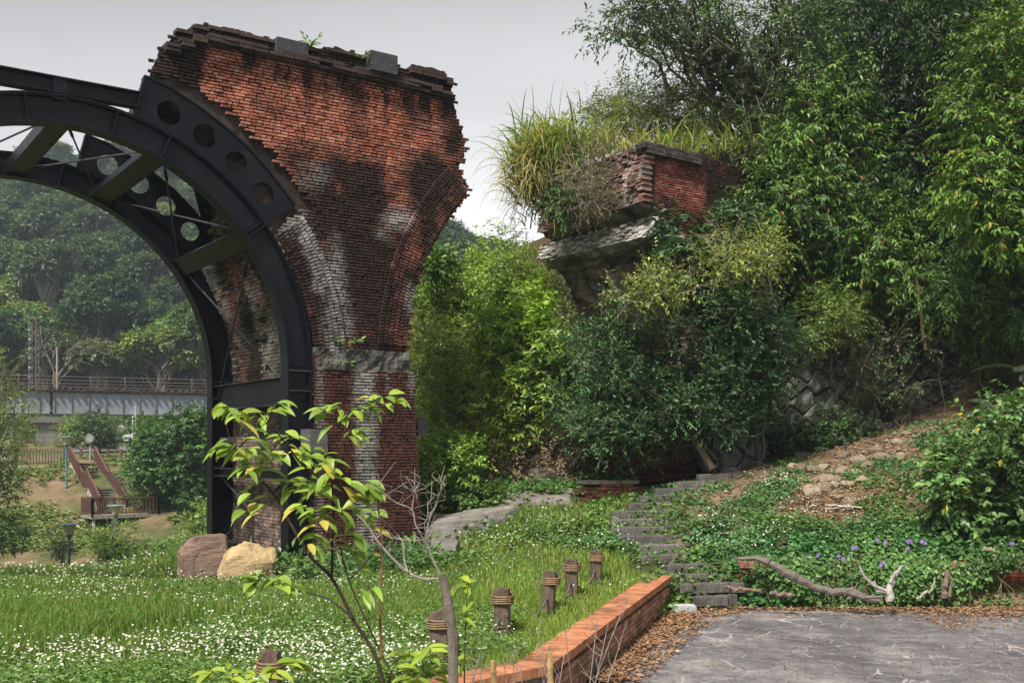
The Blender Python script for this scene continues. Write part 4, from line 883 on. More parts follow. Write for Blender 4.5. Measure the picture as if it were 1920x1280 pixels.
# ---- shrubs on the broken face of the abutment, and the pampas
tree('shrub', 'dead twiggy growth on the broken left end of the abutment', [(1070,300),(1130,285),(1150,330),(1120,390),(1080,400),(1055,360)], 15, 24.2, .5, .38, dict(ntw=26, lpt=7, L=.075, Wd=.022, lo=(.10,.085,.05), hi=(.22,.20,.12), twl=.5, droop=.3, tw=.6, special=(.12,.2,.03), ps=.12), P(1120,420,25), P(1120,370,24.8), .03, 1, cat='shrub', bark=(.22,.18,.14), r1=.015)
tree('fern', 'dark green fern tuft hanging below the pampas grass', [(1030,340),(1075,350),(1070,400),(1035,400)], 8, 24.6, .25, .3, dict(ntw=22, lpt=10, L=.13, Wd=.035, lo=(.02,.05,.012), hi=(.055,.10,.025), twl=.4, droop=.6), P(1050,420,25.2), P(1050,400,25), .02, 1, cat='fern', r1=.01, crown='foliage')
def reed(name, label, base, n, Lr, tilt, lo, hi, wd=.03, hang=1.0, dry=.25, cat='grass clump', out=None):
    """arching strap leaves in several segments from a tussock"""
    root = thing(name, base, label, cat); mb = MB(); base = np.asarray(base)
    az = rng.random(n)*2*math.pi; el = rng.uniform(.35, 1.45, n); L = rng.uniform(*Lr, n); d0 = np.stack([np.cos(az)*np.cos(el), np.sin(az)*np.cos(el), np.sin(el)], 1)+np.asarray(tilt); d0 = nrm(d0)
    b0 = base+rng.normal(0, 1, (n, 3))*np.array(out if out is not None else (.35, .35, .12)); k = 7; c = palette(n, lo, hi); dr = rng.random(n) < dry; c[dr] = palette(dr.sum(), (.20,.15,.07), (.36,.29,.16))
    sd = nrm(np.cross(d0, np.array([0, 0, 1.])+rng.normal(0, .25, (n, 3)))); v = []
    p = b0.copy(); d = d0.copy(); g = hang*rng.uniform(.12, .42, n)
    for i in range(k):
        w = wd*(1-(i/(k-1))**2.2)*.5+.0015; v.append(p-sd*w); v.append(p+sd*w); p = p+d*(L/(k-1))[:, None]; d[:, 2] -= g*(.5+i*.25); d = nrm(d)
    v = np.stack(v, 1).reshape(-1, 3); f = (np.arange(n)[:, None, None]*2*k+(np.arange(k-1)[:, None]*2+np.array([0, 1, 3, 2]))[None]).reshape(-1, 4)
    mb.add(v, f, np.repeat(c, 2*k, 0)); mb.obj('foliage', M['blade'], root); return root
reed('pampas_grass', 'shaggy pampas grass clump hanging over the left end of the abutment', P(1040,300,25.4), 1100, (.7, 1.35), (-.35,-.4,.0), (.06,.10,.02), (.15,.21,.05), .032, 1.5, .16, out=(.42,.4,.28))
reed('pampas_grass', 'dry straw-coloured pampas grass drooping lowest on the abutment end', P(1005,345,25.2), 800, (.7, 1.35), (-.2,-.35,-.25), (.09,.12,.03), (.24,.23,.09), .03, 1.6, .45, out=(.28,.3,.35))
reed('pampas_grass', 'green grass tussock on top of the abutment behind the cornice', P(1290,285,26.5), 260, (.5, .95), (0,-.15,.2), (.09,.13,.02), (.22,.27,.06), .028, 1.1, .15, out=(.9,.3,.1))
reed('pampas_grass', 'grass tussock on the abutment crown beside the broken end', P(1120,285,26.3), 260, (.5, 1.0), (0,-.1,.2), (.09,.12,.025), (.22,.24,.07), .028, 1.1, .35, out=(.6,.3,.12))
# ---- right bush on the bank, palm fronds
tree('shrub', 'broad-leaved pale green bush spreading over the right end of the bank', [(1800,790),(1840,750),(1960,740),(1990,1000),(1930,1050),(1830,1040),(1770,980),(1760,900)], 52, 18.3, .45, .38,
     dict(ntw=30, lpt=7, L=.13, Wd=.085, lo=(.035,.080,.022), hi=(.095,.165,.050), twl=.3, droop=.25, special=(.42,.32,.03), ps=.012, tw=.25), G(1870, 18.6), P(1880, 930, 18.6), .05, .6, cat='shrub', r1=.02)
def frond_plant(name, label, base, n, Lr, cat='palm', lo=(.010,.022,.008), hi=(.04,.07,.022), tilt=(0,0,0)):
    root = thing(name, base, label, cat)
    for q in range(n):
        az = rng.random()*2*math.pi; el = rng.uniform(.15, .9); d = np.array([math.cos(az)*math.cos(el), math.sin(az)*math.cos(el), math.sin(el)])+np.asarray(tilt); d = nrm(d); L = rng.uniform(*Lr); pts = [np.asarray(base, float)]
        for i in range(10): pts.append(pts[-1]+d*L/10); d = nrm(d+np.array([0, 0, -.13]))
        pts = np.array(pts); mb = MB(); mb.tube(pts, np.linspace(.014, .004, 11), 4, (.06,.07,.03)); t = np.linspace(.15, 1, 34); ii = t*10; pp = np.stack([np.interp(ii, range(11), pts[:, k]) for k in range(3)], 1); tg = nrm(np.gradient(pp, axis=0)); sd = nrm(np.cross(tg, [0, 0, 1.]))
        for s in (-1, 1):
            A = nrm(tg*.5+sd*s+np.array([0, 0, -.25])); leafgeo(mb, pp, A, nrm(np.cross(A, tg)*s+.01), .34*np.sin(t*2.6+.35)*L/1.4, .03, palette(34, lo, hi), .05, .1)
        mb.obj('frond', M['glossy_leaf'], root)
frond_plant('palm', 'dark palm with arching fronds at the top of the steps', P(1925,700,24), 8, (.8,1.3), lo=(.006,.014,.006), hi=(.022,.04,.014), tilt=(-.4,-.1,0))
frond_plant('palm', 'small dark palm half hidden above the right bush', P(1870,770,22.5), 7, (.6,.95), lo=(.006,.014,.006), hi=(.025,.045,.015), tilt=(-.2,-.1,.1))
# ------------------------------------------------------------------ steps, posts, stones, deadwood
ordw = ['lowest', 'second', 'third', 'fourth', 'fifth', 'sixth', 'seventh', 'eighth', 'ninth', 'tenth', 'eleventh', 'twelfth', 'thirteenth', 'fourteenth', 'fifteenth', 'sixteenth']
def timber(a, b_, h, w, label, group='timber steps up the bank'):
    mb = MB(); a, b_ = np.asarray(a), np.asarray(b_); L = np.linalg.norm(b_-a); n = 8; d = (b_-a)/L; sd = nrm(np.cross(d, [0, 0, 1.])); base = (a+b_)/2
    pts = []; cut = L*.78
    for (s0, s1, dz, tone) in ((0, cut-.01, 0, 1), (cut+.01, L, rng.uniform(-.02, .02), .85)):
        k = 7; t = np.linspace(s0, s1, k); v = []
        for q in t:
            j = rng.normal(0, .005, 8)
            c = a+d*q+[0, 0, dz]
            v += [c-sd*(w/2+j[0])-[0, 0, h], c+sd*(w/2+j[1])-[0, 0, h], c+sd*(w/2-.012+j[2])-[0, 0, .015], c+sd*(w/2-.03+j[3])+[0, 0, j[4]], c-sd*(w/2-.03+j[5])+[0, 0, j[6]], c-sd*(w/2-.012)-[0, 0, .015]]
        f = [[i*6+j, i*6+(j+1) % 6, (i+1)*6+(j+1) % 6, (i+1)*6+j] for i in range(k-1) for j in range(6)]
        col = np.array([.115, .104, .096])*tone*(.75+.5*rng.random()); mb.add(np.array(v), f, col); o = mb.n-k*6; mb.f.append(np.array([[o+j for j in range(6)][::-1]])); mb.f.append(np.array([[o+(k-1)*6+j for j in range(6)]]))
    o = mb.obj('timber_step', M['timber']); recenter(o, base); tag(o, label, 'step', group); return o
for i, ((x0, x1, y), d) in enumerate(zip(STEPS, STEPD)):
    timber(P(x0, y, d-.05), P(x1, y-3, d+.08), .15, .16, f'grey weathered timber step, {ordw[i]} of the lower flight counted from the paving')
for i, (x0, x1, y, d) in enumerate(UPSTEPS):
    timber(P(x0, y, d), P(x1, y-2, d+.1), .16, .16, f'grey timber step, {ordw[i]} of the upper flight beyond the fallen stones')

def post(px, ytop, d, w, lean, label):
    top = P(px, ytop, d); g = float(H(np.array([top[0]]), np.array([d]))[0]); h = top[2]-g+.12; base = np.array([top[0], d, g-.12])
    root = thing('rope_post', [base[0], base[1], g], label, 'post', 'roped timber posts in the meadow'); r = w/2; n = 14; mb = MB(); v = []; lv = [0, .15, .4, .7, .9, 1.0]
    ln = np.array([lean, 0, 0]); an = np.arange(n)*2*math.pi/n; gr = 1+rng.normal(0, .05, n)
    for t in lv:
        for a, g_ in zip(an, gr):
            q = r*g_*(.96 if t == 1 else 1)*(1+rng.normal(0, .012)); sq = 1/max(abs(math.cos(a)), abs(math.sin(a)))**.55
            v.append(base+ln*t*h+[q*sq*math.cos(a)*.92, q*sq*math.sin(a)*.92, h*t+(rng.normal(0, .006) if t == 1 else 0)])
    f = [[i*n+j, i*n+(j+1) % n, (i+1)*n+(j+1) % n, (i+1)*n+j] for i in range(len(lv)-1) for j in range(n)]; mb.add(v, f, np.array([.125, .092, .07])*(.8+.4*rng.random()))
    mb.f.append(np.array([[(len(lv)-1)*n+j for j in range(n)]])); mb.obj('post_body', M['timber'], root)
    rp = MB()
    for k in range(4):
        zc = h*.88-.028*k; rr = r*1.13; pts = [base+ln*(zc/h)+[rr*math.cos(a)*1.06, rr*math.sin(a)*1.06, zc+.008*math.sin(a+k)] for a in np.linspace(0, 2*math.pi, 17)]; rp.tube(pts, .013, 5, (.22, .145, .085), cap=False)
    rp.obj('rope_lashing', M['bark'], root); return base+[0, 0, h*.55]+ln*.55
pd_ = [(1117,1032,16.4,.19,.02,'roped timber post farthest from the camera, by the end of the brick wall'),(1072,1048,15.0,.19,0,'roped timber post between the leaning post and the farthest one'),(1025,1070,13.4,.19,.07,'roped timber post leaning to the right'),
       (942,1102,11.7,.2,0,'thickest upright roped post with knotted rope, left of the leaning post'),(826,1145,10.1,.19,-.01,'roped timber post behind the cut grey sapling stem'),(508,1220,8.1,.17,0,'roped timber post nearest the bottom left, half sunk in flowers')]
tops_ = [post(*q) for q in pd_]
for (a, b_), lb in zip(zip(tops_[:-1], tops_[1:]), ['slack rope between the two farthest posts', 'slack rope from the leaning post to the post behind it', 'slack rope from the thick post to the leaning post', 'slack rope from the thick post to the post behind the sapling', 'slack rope crossing the flowers to the bottom left post']):
    t = np.linspace(0, 1, 16)[:, None]; p = a+(b_-a)*t; p[:, 2] -= .22*np.sin(t[:, 0]*math.pi); mb = MB(); mb.tube(p, .012, 5, (.13, .12, .105)); o = mb.obj('rope', M['bark']); recenter(o, a); tag(o, lb, 'rope', 'ropes between the posts')

def boulder(name, label, c, size, rot, col, seed, mat='rock', cat='boulder', flat=0, sub=4, sharp=.28, group=None, cube=0):
    """rock cut by random planes, with noise on top"""
    r = np.random.default_rng(seed); bmq = bmesh.new(); bmesh.ops.create_icosphere(bmq, subdivisions=sub, radius=1); v = np.array([q.co[:] for q in bmq.verts]); f = np.array([[q.index for q in t.verts] for t in bmq.faces]); bmq.free()
    if cube: v = np.sign(v)*np.abs(v)**(1-.55*cube); v = v/np.abs(v).max()*1.05
    for k in range(14 if cube else 11):
        n = nrm(r.normal(0, 1, 3)*np.array([1, 1, .8])); dcut = r.uniform(.74, 1.02) if cube else r.uniform(.55, .85); dd = v@n; v = v-n*np.maximum(dd-dcut, 0)[:, None]*.94
    v = v*(1+(fbm(v*2.2+seed, 4)-.5)[:, None]*sharp); 
    if cube: v = v*(1+.05*(np.floor(fbm(np.stack([v[:, 0], v[:, 1], v[:, 2]*5+v[:, 0]], 1)+seed, 3)*7)/7-.5))[:, None]*(1+(fbm(v*7+seed, 3)-.5)*.07)[:, None]
    ca, sa = math.cos(rot), math.sin(rot); v = v*np.array(size)/2; v = v@np.array([[ca, -sa, 0], [sa, ca, 0], [0, 0, 1]]).T
    cc = np.array(col)*(.65+.7*fbm(v*np.array([2, 2, 5])+seed, 4)[:, None]); mb = MB(); mb.add(v+np.asarray(c), f, cc); o = mb.obj(name, M[mat]); recenter(o, np.asarray(c)-[0, 0, size[2]/2]); tag(o, label, cat, group); return o
def rock_from(name, label, outline, d, depth, col, seed, dip=0, **k):
    """boulder whose front outline is measured from the photograph, given real depth"""
    r = np.random.default_rng(seed); pl = np.array([P(x, y, d) for x, y in outline])[:, [0, 2]]; c = pl.mean(0); pl = densify(pl, .08, 0); n = len(pl); ws = [-.5, -.46, -.2, .1, .4, .5]; sc = [.90, .985, 1.0, .99, .94, .8]; v = []
    for w, s in zip(ws, sc): v.append(np.stack([c[0]+(pl[:, 0]-c[0])*s, np.full(n, d+w*depth+dip*0), c[1]+(pl[:, 1]-c[1])*s], 1))
    m_ = len(ws); v = np.concatenate(v+[[[c[0], d-.5*depth, c[1]]], [[c[0], d+.5*depth, c[1]]]]); f4 = [[i*n+j, i*n+(j+1) % n, (i+1)*n+(j+1) % n, (i+1)*n+j] for i in range(m_-1) for j in range(n)]; f3 = [[m_*n, (j+1) % n, j] for j in range(n)]+[[m_*n+1, (m_-1)*n+j, (m_-1)*n+(j+1) % n] for j in range(n)]
    bmq = bmesh.new(); bv = [bmq.verts.new(q) for q in v]
    for q in f4+f3: bmq.faces.new([bv[t] for t in q])
    bmesh.ops.subdivide_edges(bmq, edges=bmq.edges[:], cuts=2, use_grid_fill=True); bmesh.ops.recalc_face_normals(bmq, faces=bmq.faces[:]); bmq.normal_update()
    v = np.array([q.co[:] for q in bmq.verts]); nn = np.array([q.normal[:] for q in bmq.verts]); bmesh.ops.triangulate(bmq, faces=bmq.faces[:]); bmq.verts.index_update(); f = np.array([[q.index for q in t.verts] for t in bmq.faces]); bmq.free()
    a = fbm(v*np.array([2.2, 2.2, 3.4])+seed, 5); rg = np.abs(fbm(v*np.array([3, 3, 7])+seed*2, 3)-.5)*2
    st3 = fbm(np.stack([v[:, 0]*1.2, v[:, 1]*1.2, v[:, 2]*9+v[:, 0]*2], 1)+seed, 3); v = v+nn*((a-.5)*.16-.04*rg+np.floor(st3*5)*.018)[:, None]
    cc = np.array(col)*(.55+.9*fbm(v*np.array([4, 4, 9])+3, 4)[:, None]); mb = MB(); mb.add(v, f, cc); o = mb.obj(name, M['rock']); recenter(o, [c[0], d, pl[:, 1].min()]); tag(o, label, k.get('cat', 'boulder')); return o
boulder('boulder', 'yellow sandstone boulder standing in front of the steel leg', G(461, 17.4)+[0, 0, .22], (.90, .80, .98), .15, (.33, .24, .13), 24, sub=5, sharp=.14, cube=1.0)
boulder('boulder', 'reddish brown boulder left of the yellow one', G(388, 18.4)+[0, 0, .30], (.92, .95, 1.0), .5, (.165, .112, .086), 37, sub=5, sharp=.2, cube=.9)
def slab(name, label, pts, th, col, seed, cat='rock'):
    """flat outcrop: ground-hugging quad grid with tilted bedding"""
    a, b_, c, d = map(np.asarray, pts); nu, nv = 60, 26; t, s = np.meshgrid(np.linspace(0, 1, nu), np.linspace(0, 1, nv)); q = a*((1-t)*(1-s))[..., None]+b_*(t*(1-s))[..., None]+c*(t*s)[..., None]+d*((1-t)*s)[..., None]; q = q.reshape(-1, 3)
    ed = (np.minimum(np.minimum(t, 1-t)*6, np.minimum(s, 1-s)*4)).ravel(); n = fbm(q*np.array([.9, 2.5, 2])+seed, 4); lay = np.floor(n*6)/6*.5+n*.5
    q[:, 2] += .07-.36*(1-np.clip(ed*1.5+.6*(n-.5), 0, 1))+(lay-.5)*.26; ii, jj = np.meshgrid(np.arange(nv-1), np.arange(nu-1), indexing='ij'); f = np.stack([ii*nu+jj, ii*nu+jj+1, (ii+1)*nu+jj+1, (ii+1)*nu+jj], -1).reshape(-1, 4)
    cc = np.array(col)*(.35+1.5*fbm(np.stack([q[:, 0]*.8+q[:, 1]*.8, q[:, 1]*5-q[:, 0]*1.5, q[:, 2]*7], 1)+seed, 4)[:, None]); mb = MB(); mb.add(q, f, cc); ctr = (a+b_+c+d)/4; mb.box(ctr-[0, 0, .42], (np.ptp(q[:, 0])*.6, np.ptp(q[:, 1])*.5, .3), None, np.array(col)*.5); o = mb.obj(name, M['rock'], smooth=False); recenter(o, ctr-[0, 0, .5]); tag(o, label, cat)
slab('rock_slab', 'long pale flat rock outcrop beside the pier', [P(790,1012,20.2), P(940,1000,20.6)+[0,0,.12], P(1000,955,22.0)+[0,0,.16], P(800,962,22.2)], .3, (.135, .122, .11), 4)
slab('rock_slab', 'flat rock ledge above the long outcrop', [P(915,968,21.8)+[0,0,.2], P(1085,962,22.0)+[0,0,.22], P(1090,936,23.6)+[0,0,.2], P(940,930,24)+[0,0,.2]], .3, (.15, .133, .12), 9)
slab('rock_slab', 'small sunken rock slab below the long outcrop', [P(800,1035,18.9), P(860,1032,19.2), P(870,1012,19.8), P(800,1010,20)], .2, (.14, .13, .12), 12)
boulder('boulder', 'grey-white rock outcrop under the lime trees', P(1018, 908, 24.2), (1.15, .9, .75), .2, (.30, .275, .25), 15, sub=5, sharp=.3, cube=.5)
# stump of red brickwork at the end of the terrace
sb = MB(); c0 = P(1093, 936, 22.6); c1 = P(1190, 931, 23.0); ex = nrm((c1-c0)*[1, 1, 0]); ey = np.array([-ex[1], ex[0], 0]); Rw = np.stack([ex, ey, [0, 0, 1]], 1); L = np.linalg.norm((c1-c0)[:2])
root = thing('brick_stump', (c0+c1)/2, 'broken stub of old red brick wall left of the timber steps', 'wall')
for k in range(7):
    for j in range(int(L/.24)+1):
        if k > 4 and rng.random() < .3: continue
        sb.box(c0+ex*(j*.24+.1*(k % 2))+[0, 0, -.12+.07*k]+ey*rng.normal(0, .012), (.228, .4, .06), Rw, np.array([.20, .07, .05])*(.4+.9*rng.random()))
sb.obj('brick_body', M['brick'], root); sb = MB()
for j in range(9): sb.box(c0+ex*(.1+j*L/9)+[0, 0, .36]+ey*.12, (L/9, .55, .07), Rw, np.array([.17, .15, .13])*(.6+.6*rng.random()))
sb.obj('coping', M['stone'], root)
# cobbles washed out of the bank
k = 0; cob = [(1585,858),(1610,868),(1578,890),(1570,905),(1602,885),(1625,878),(1640,850),(1682,832),(1650,862),(1550,905),(1545,880),(1500,884),(1525,886),(1487,879),(1565,912),(1548,920),(1660,800),(1700,815),(1520,925),(1556,960),(1588,912),(1535,902),(1720,822),(1690,860),(1615,905)]
for x, y in cob:
    dd = np.linspace(17.6, 30, 160); xx = (x-960)/F*dd; hh = H(xx, dd); ry = EYE+(HZ-y)/F*dd; hit = np.where(hh >= ry)[0]
    if len(hit) == 0: continue
    d = dd[hit[0]]; s = rng.uniform(.18, .40); c = np.array([xx[hit[0]], d, hh[hit[0]]+s*.12]); tone = rng.random()
    o = boulder('cobble', 'tan river cobble', c, (s*1.3, s, s*.75), rng.random()*3, np.array([.26, .20, .145])*(.6+.6*tone), 100+k, 'stone', 'stone', sub=2, sharp=.1, group='cobbles lying on the earth bank'); o['label'] = 'rounded tan cobble lying loose on the bare earth of the bank'; k += 1
# concrete cover block by the steps
mb = MB(); c = P(1283, 1141, 16.0); mb.box([c[0], 16.0, PAVZ+.05], (.33, .30, .14), None, (.42, .42, .41), .97); o = mb.obj('concrete_cover', M['stone']); recenter(o, [c[0], 16.0, PAVZ-.02]); tag(o, 'pale square concrete block on leaf litter at the end of the brick wall', 'block')
# driftwood log, dead branches
def branchy(name, label, pts, rad, col, side=(), cat='branch', mat='bark'):
    root = MB(); pts = np.asarray(pts, float); t = np.linspace(0, len(pts)-1, len(pts)*4); p = np.stack([np.interp(t, range(len(pts)), pts[:, k]) for k in range(3)], 1); p[1:-1] += rng.normal(0, .012, (len(p)-2, 3)); r = np.interp(t, np.linspace(0, len(pts)-1, len(rad)), rad)*(1+rng.normal(0, .06, len(t))); root.tube(p, r, 8, col)
    for sp, sr in side: sp = np.asarray(sp, float); root.tube(sp, np.linspace(sr, sr*.4, len(sp)), 6, col)
    o = root.obj(name, M[mat]); recenter(o, pts[0]); tag(o, label, cat); return o
branchy('driftwood_log', 'long grey driftwood log lying against the ivy', [P(1445,1055,16.3),P(1475,1075,16.2),P(1515,1096,16.1),P(1560,1108,16.0),P(1600,1112,15.9),P(1650,1128,15.8)], [.045,.07,.06,.05,.065,.04], (.155,.132,.112), [([P(1445,1055,16.3),P(1420,1046,16.5),P(1382,1047,16.7)],.07),([P(1590,1110,15.9),P(1620,1120,15.7),P(1655,1118,15.7)],.05)], cat='log')
branchy('dead_branch', 'forked pale dead branch standing up at the right end of the log', [P(1668,1128,15.7),P(1668,1100,15.8),P(1680,1075,15.9),P(1692,1060,15.9)], [.05,.045,.035,.02], (.34,.31,.28), [([P(1668,1110,15.8),P(1640,1098,15.8),P(1620,1080,15.8),P(1611,1060,15.8)],.035),([P(1670,1092,15.8),P(1676,1076,15.8),P(1684,1072,15.8)],.03),([P(1660,1110,15.8),P(1645,1108,15.8),P(1640,1088,15.9)],.02)])
branchy('dead_branch', 'dark broken stub sticking up out of the ground cover', [P(1457,1035,17.6),P(1464,1020,17.6),P(1472,1008,17.6)], [.05,.045,.04], (.06,.045,.035))
branchy('dead_branch', 'brown stick lying across the lowest timber step', [P(1358,1099,16.0),P(1390,1105,16.0),P(1425,1107,16.0)], [.025,.03,.02], (.20,.14,.10))
branchy('dead_branch', 'thin brown branch on the litter left of the log', [P(1445,1110,15.8),P(1470,1113,15.8),P(1490,1116,15.8)], [.03,.035,.02], (.17,.13,.10))
branchy('dead_branch', 'curved dead stem rising from the litter at the foot of the brick kerb wall', [P(1718,1122,16.2),P(1745,1105,16.2),P(1754,1082,16.2)], [.022,.02,.012], (.30,.26,.22))
branchy('dead_branch', 'upright dead stump stem before the brick kerb wall', [P(1770,1120,16.5),P(1772,1095,16.5),P(1776,1070,16.6)], [.05,.045,.035], (.17,.13,.10), [([P(1772,1098,16.5),P(1764,1082,16.5),P(1760,1072,16.5)],.02),([P(1780,1118,16.5),P(1782,1100,16.5),P(1786,1085,16.5)],.03)])
branchy('dead_branch', 'white bare stick lying high on the earth bank', [P(1548,946,19.2),P(1580,947,19.2),P(1616,951,19.2)], [.014,.016,.012], (.5,.47,.43))
branchy('dead_branch', 'short mossy log piece lying on the wall top at the right', [P(1842,1029,17.2),P(1858,1033,17.2),P(1872,1038,17.2)], [.05,.06,.05], (.2,.17,.14))
branchy('fallen_pole', 'leaning bare pole propped on the stone wall', [P(1578,795,26.5),P(1600,740,26.6),P(1630,660,27),P(1660,600,27.4)], [.03,.03,.025,.015], (.23,.18,.12), [([P(1580,794,26.4),P(1612,735,26.5)],.02)], cat='pole')
branchy('fallen_pole', 'upright bamboo culm in the shade of the hillside', [P(1735,655,26),P(1728,600,26),P(1718,520,26)], [.04,.04,.035], (.13,.10,.045), cat='pole')
rs = [([P(1290,800,23.6),P(1305,830,23.3),P(1322,858,23.1),P(1337,880,23)], .09), ([P(1300,800,23.7),P(1320,835,23.4),P(1345,862,23.2)], .035), ([P(1285,790,23.7),P(1310,840,23.3),P(1330,872,23.1)], .05), ([P(1330,800,23.8),P(1350,840,23.5),P(1368,868,23.3)], .03), ([P(1360,770,24),P(1385,810,23.8),P(1402,850,23.4)], .025)]
mb = MB()
for p, r in rs: mb.tube(np.stack([np.interp(np.linspace(0, len(p)-1, 10), range(len(p)), np.array(p)[:, k]) for k in range(3)], 1), np.linspace(r*.6, r, 10), 7, (.16, .125, .09))
o = mb.obj('aerial_root', M['bark']); fg = [q for q in bpy.data.objects if q.name.startswith('fig_tree')][0]; o.parent = fg; o.data.transform(Matrix.Translation(-fg.location))
# ivy and ground cover, litter, meadow
def raycast(px, py, d0=6, d1=40, n=240):
    """where the line of sight through each frame position meets the ground"""
    dd = np.geomspace(d0, d1, n); X = ((px[:, None]-960)/F)*dd; Z = EYE+(HZ-py[:, None])/F*dd; h = H(X, np.broadcast_to(dd, X.shape)); hit = h >= Z; i = hit.argmax(1); ok = hit.any(1)
    return X[np.arange(len(px)), i], dd[i], h[np.arange(len(px)), i], ok
def samp(poly, n):
    poly = np.asarray(poly, float); lo, hi = poly.min(0), poly.max(0); p = lo+(hi-lo)*rng.random((int(n*2.6)+50, 2)); p = p[inside(poly, p[:, 0], p[:, 1])][:n]; return p[:, 0], p[:, 1]
def near_step(x, y):
    r = np.zeros(len(x), bool)
    for (a, b, _), d in list(zip(STEPS, STEPD))+[((a, b, 0), d) for a, b, _, d in UPSTEPS]: r |= (x > (a-960)/F*d-.1) & (x < (b-960)/F*d+.1) & (y > d-.42) & (y < d+.12)
    return r
BARE = [[(790,1040),(940,1032),(1000,1000),(1090,985),(1095,932),(950,928),(930,950),(800,955)], [(1088,972),(1195,972),(1195,905),(1095,905)], [(795,1040),(865,1036),(870,1012),(800,1010)]]
def cover(mb, poly, n, size, lo, hi, h=(.02, .2), thr=.0, nsc=1.2, seed=0, tilt=.5, asp=.85, per=5, spr=.12, drange=(7, 40), special=None, ps=0):
    px, py = samp(poly, n); x, y, z, ok = raycast(px, py, *drange); x, y, z = x[ok], y[ok], z[ok]
    m_ = fbm(np.stack([x*nsc, y*nsc, x*0+seed], 1), 3); qx, qy = toimg(np.stack([x, y, z+.08], 1)); k = m_ > thr
    for bp2 in BARE: k &= ~(inside(bp2, qx, qy) & (rng.random(len(x)) < .9))
    k &= ~(near_step(x, y) & (rng.random(len(x)) < .80)); x, y, z, m_ = x[k], y[k], z[k], m_[k]
    x = np.repeat(x, per)+rng.normal(0, spr, len(x)*per); y = np.repeat(y, per)+rng.normal(0, spr, len(y)*per); amp = np.repeat(sstep(thr, thr+.2, m_), per); zz = H(x, y)+rng.uniform(*h, len(x))*(.35+.65*amp); n_2 = len(x)
    az = rng.random(n_2)*2*math.pi; A = np.stack([np.cos(az), np.sin(az), rng.normal(-.1, .3, n_2)], 1); N = nrm(np.array([0, -.25, 1.])+rng.normal(0, tilt, (n_2, 3))); s = size*(.55+.8*rng.random(n_2)); cl = np.repeat(.7+.6*rng.random(n_2//per), per)[:, None]*(.55+.9*fbm(np.stack([x*1.7, y*1.7, x*0+21], 1), 3)[:, None])*np.array([1, 1, 1])+.0; hu = fbm(np.stack([x*.8, y*.8, x*0+31], 1), 2)[:, None]; cl = cl*(np.array([1.0, 1.0, 1.0])+(hu-.5)*np.array([1.2, .3, -.2])); s = s*np.repeat(.7+.7*rng.random(n_2//per), per)
    leafgeo(mb, np.stack([x, y, zz], 1), A, N, s, s*asp, palette(n_2, lo, hi, special=special, ps=ps)*cl, .12, .1)
def stuff(mb, name, mat, label, cat):
    o = mb.obj(name, M[mat]); tag(o, label, cat, kind='stuff'); return o
bank = [(1265,1060),(1310,1000),(1290,930),(1400,880),(1520,860),(1640,800),(1760,780),(1960,760),(1960,1070),(1385,1062)]
mb = MB(); GRN = ((.028,.070,.018), (.085,.150,.040))
cover(mb, bank, 7000, .065, *GRN, thr=.53, seed=2, per=7, h=(.02, .16))
cover(mb, [(1270,1070),(1300,1000),(1420,985),(1600,1000),(1800,985),(1900,1000),(1900,1062),(1390,1060)], 3600, .07, *GRN, thr=.30, seed=6, per=7, h=(.02, .26))
cover(mb, [(1255,1130),(1265,1060),(1390,1050),(1430,1100),(1500,1120),(1660,1130),(1600,1140),(1400,1138),(1270,1140)], 2400, .07, *GRN, thr=.30, seed=4, per=6, h=(.01, .16))
cover(mb, [(1220,1175),(1240,1110),(1290,1100),(1300,1140),(1260,1150)], 260, .075, *GRN, thr=.0, per=6, h=(.02, .25), spr=.08)
cover(mb, [(1100,1040),(1190,930),(1290,900),(1290,1000),(1300,1060),(1250,1070)], 1500, .06, *GRN, thr=.40, seed=1, per=6, h=(.02, .15))
cover(mb, [(1200,905),(1400,860),(1640,800),(1600,770),(1450,840),(1330,880)], 1400, .08, (.02,.05,.014), (.06,.11,.03), thr=.40, seed=5, per=6, h=(.02, .22))
cover(mb, [(1430,1080),(1900,1085),(1900,1130),(1660,1128),(1480,1118)], 700, .06, *GRN, thr=.40, seed=14, per=6, h=(.01, .14))
cover(mb, [(1900,1070),(1900,760),(2100,700),(2900,700),(2900,1070)], 5200, .08, *GRN, thr=.36, seed=15, per=7, h=(.02, .25), spr=.16)
# ivy hanging over the kerb wall
for _ in range(400):
    x = rng.uniform(3.6, 14.4)
    pxk = 960+F*x/17
    if 1376 < pxk < 1425 or (1765 < pxk < 1815 and rng.random() < .75) or pxk > 1866 and rng.random() < .7: continue
    n_2 = 60; w_ = vnoise(np.array([[x*1.3, 2., 0]]))[0]; w2 = vnoise(np.array([[x*3.1, 7., 0]]))[0]; L = (.15+.75*w_)*rng.uniform(.6, 1.15); t = rng.random(n_2)**.8; bul = (.06+.34*w2)*np.sin(np.clip(t*2.2+.35, 0, 3.1)); p = np.stack([x+rng.normal(0, .10, n_2), 16.95-bul-rng.random(n_2)*.08, .30+.16*w2-L*t+rng.normal(0, .03, n_2)], 1); sz = .075*(.4+1.0*rng.random(n_2))
    leafgeo(mb, p, np.stack([rng.normal(0, .6, n_2), -.3+rng.normal(0, .3, n_2), -np.ones(n_2)*.5+rng.normal(0, .3, n_2)], 1), nrm(np.array([0, -.8, .6])+rng.normal(0, .5, (n_2, 3))), sz, sz*.85, palette(n_2, *GRN)*(.6+.8*w_)*rng.uniform(.7, 1.2))
    if rng.random() < .25: q = np.array([x, 16.8, .25]); mb.tube(curve(q, q+[rng.normal(0, .15), -.12, -.6], 5, 0, .08), .006, 4, (.20,.15,.10), cap=False)
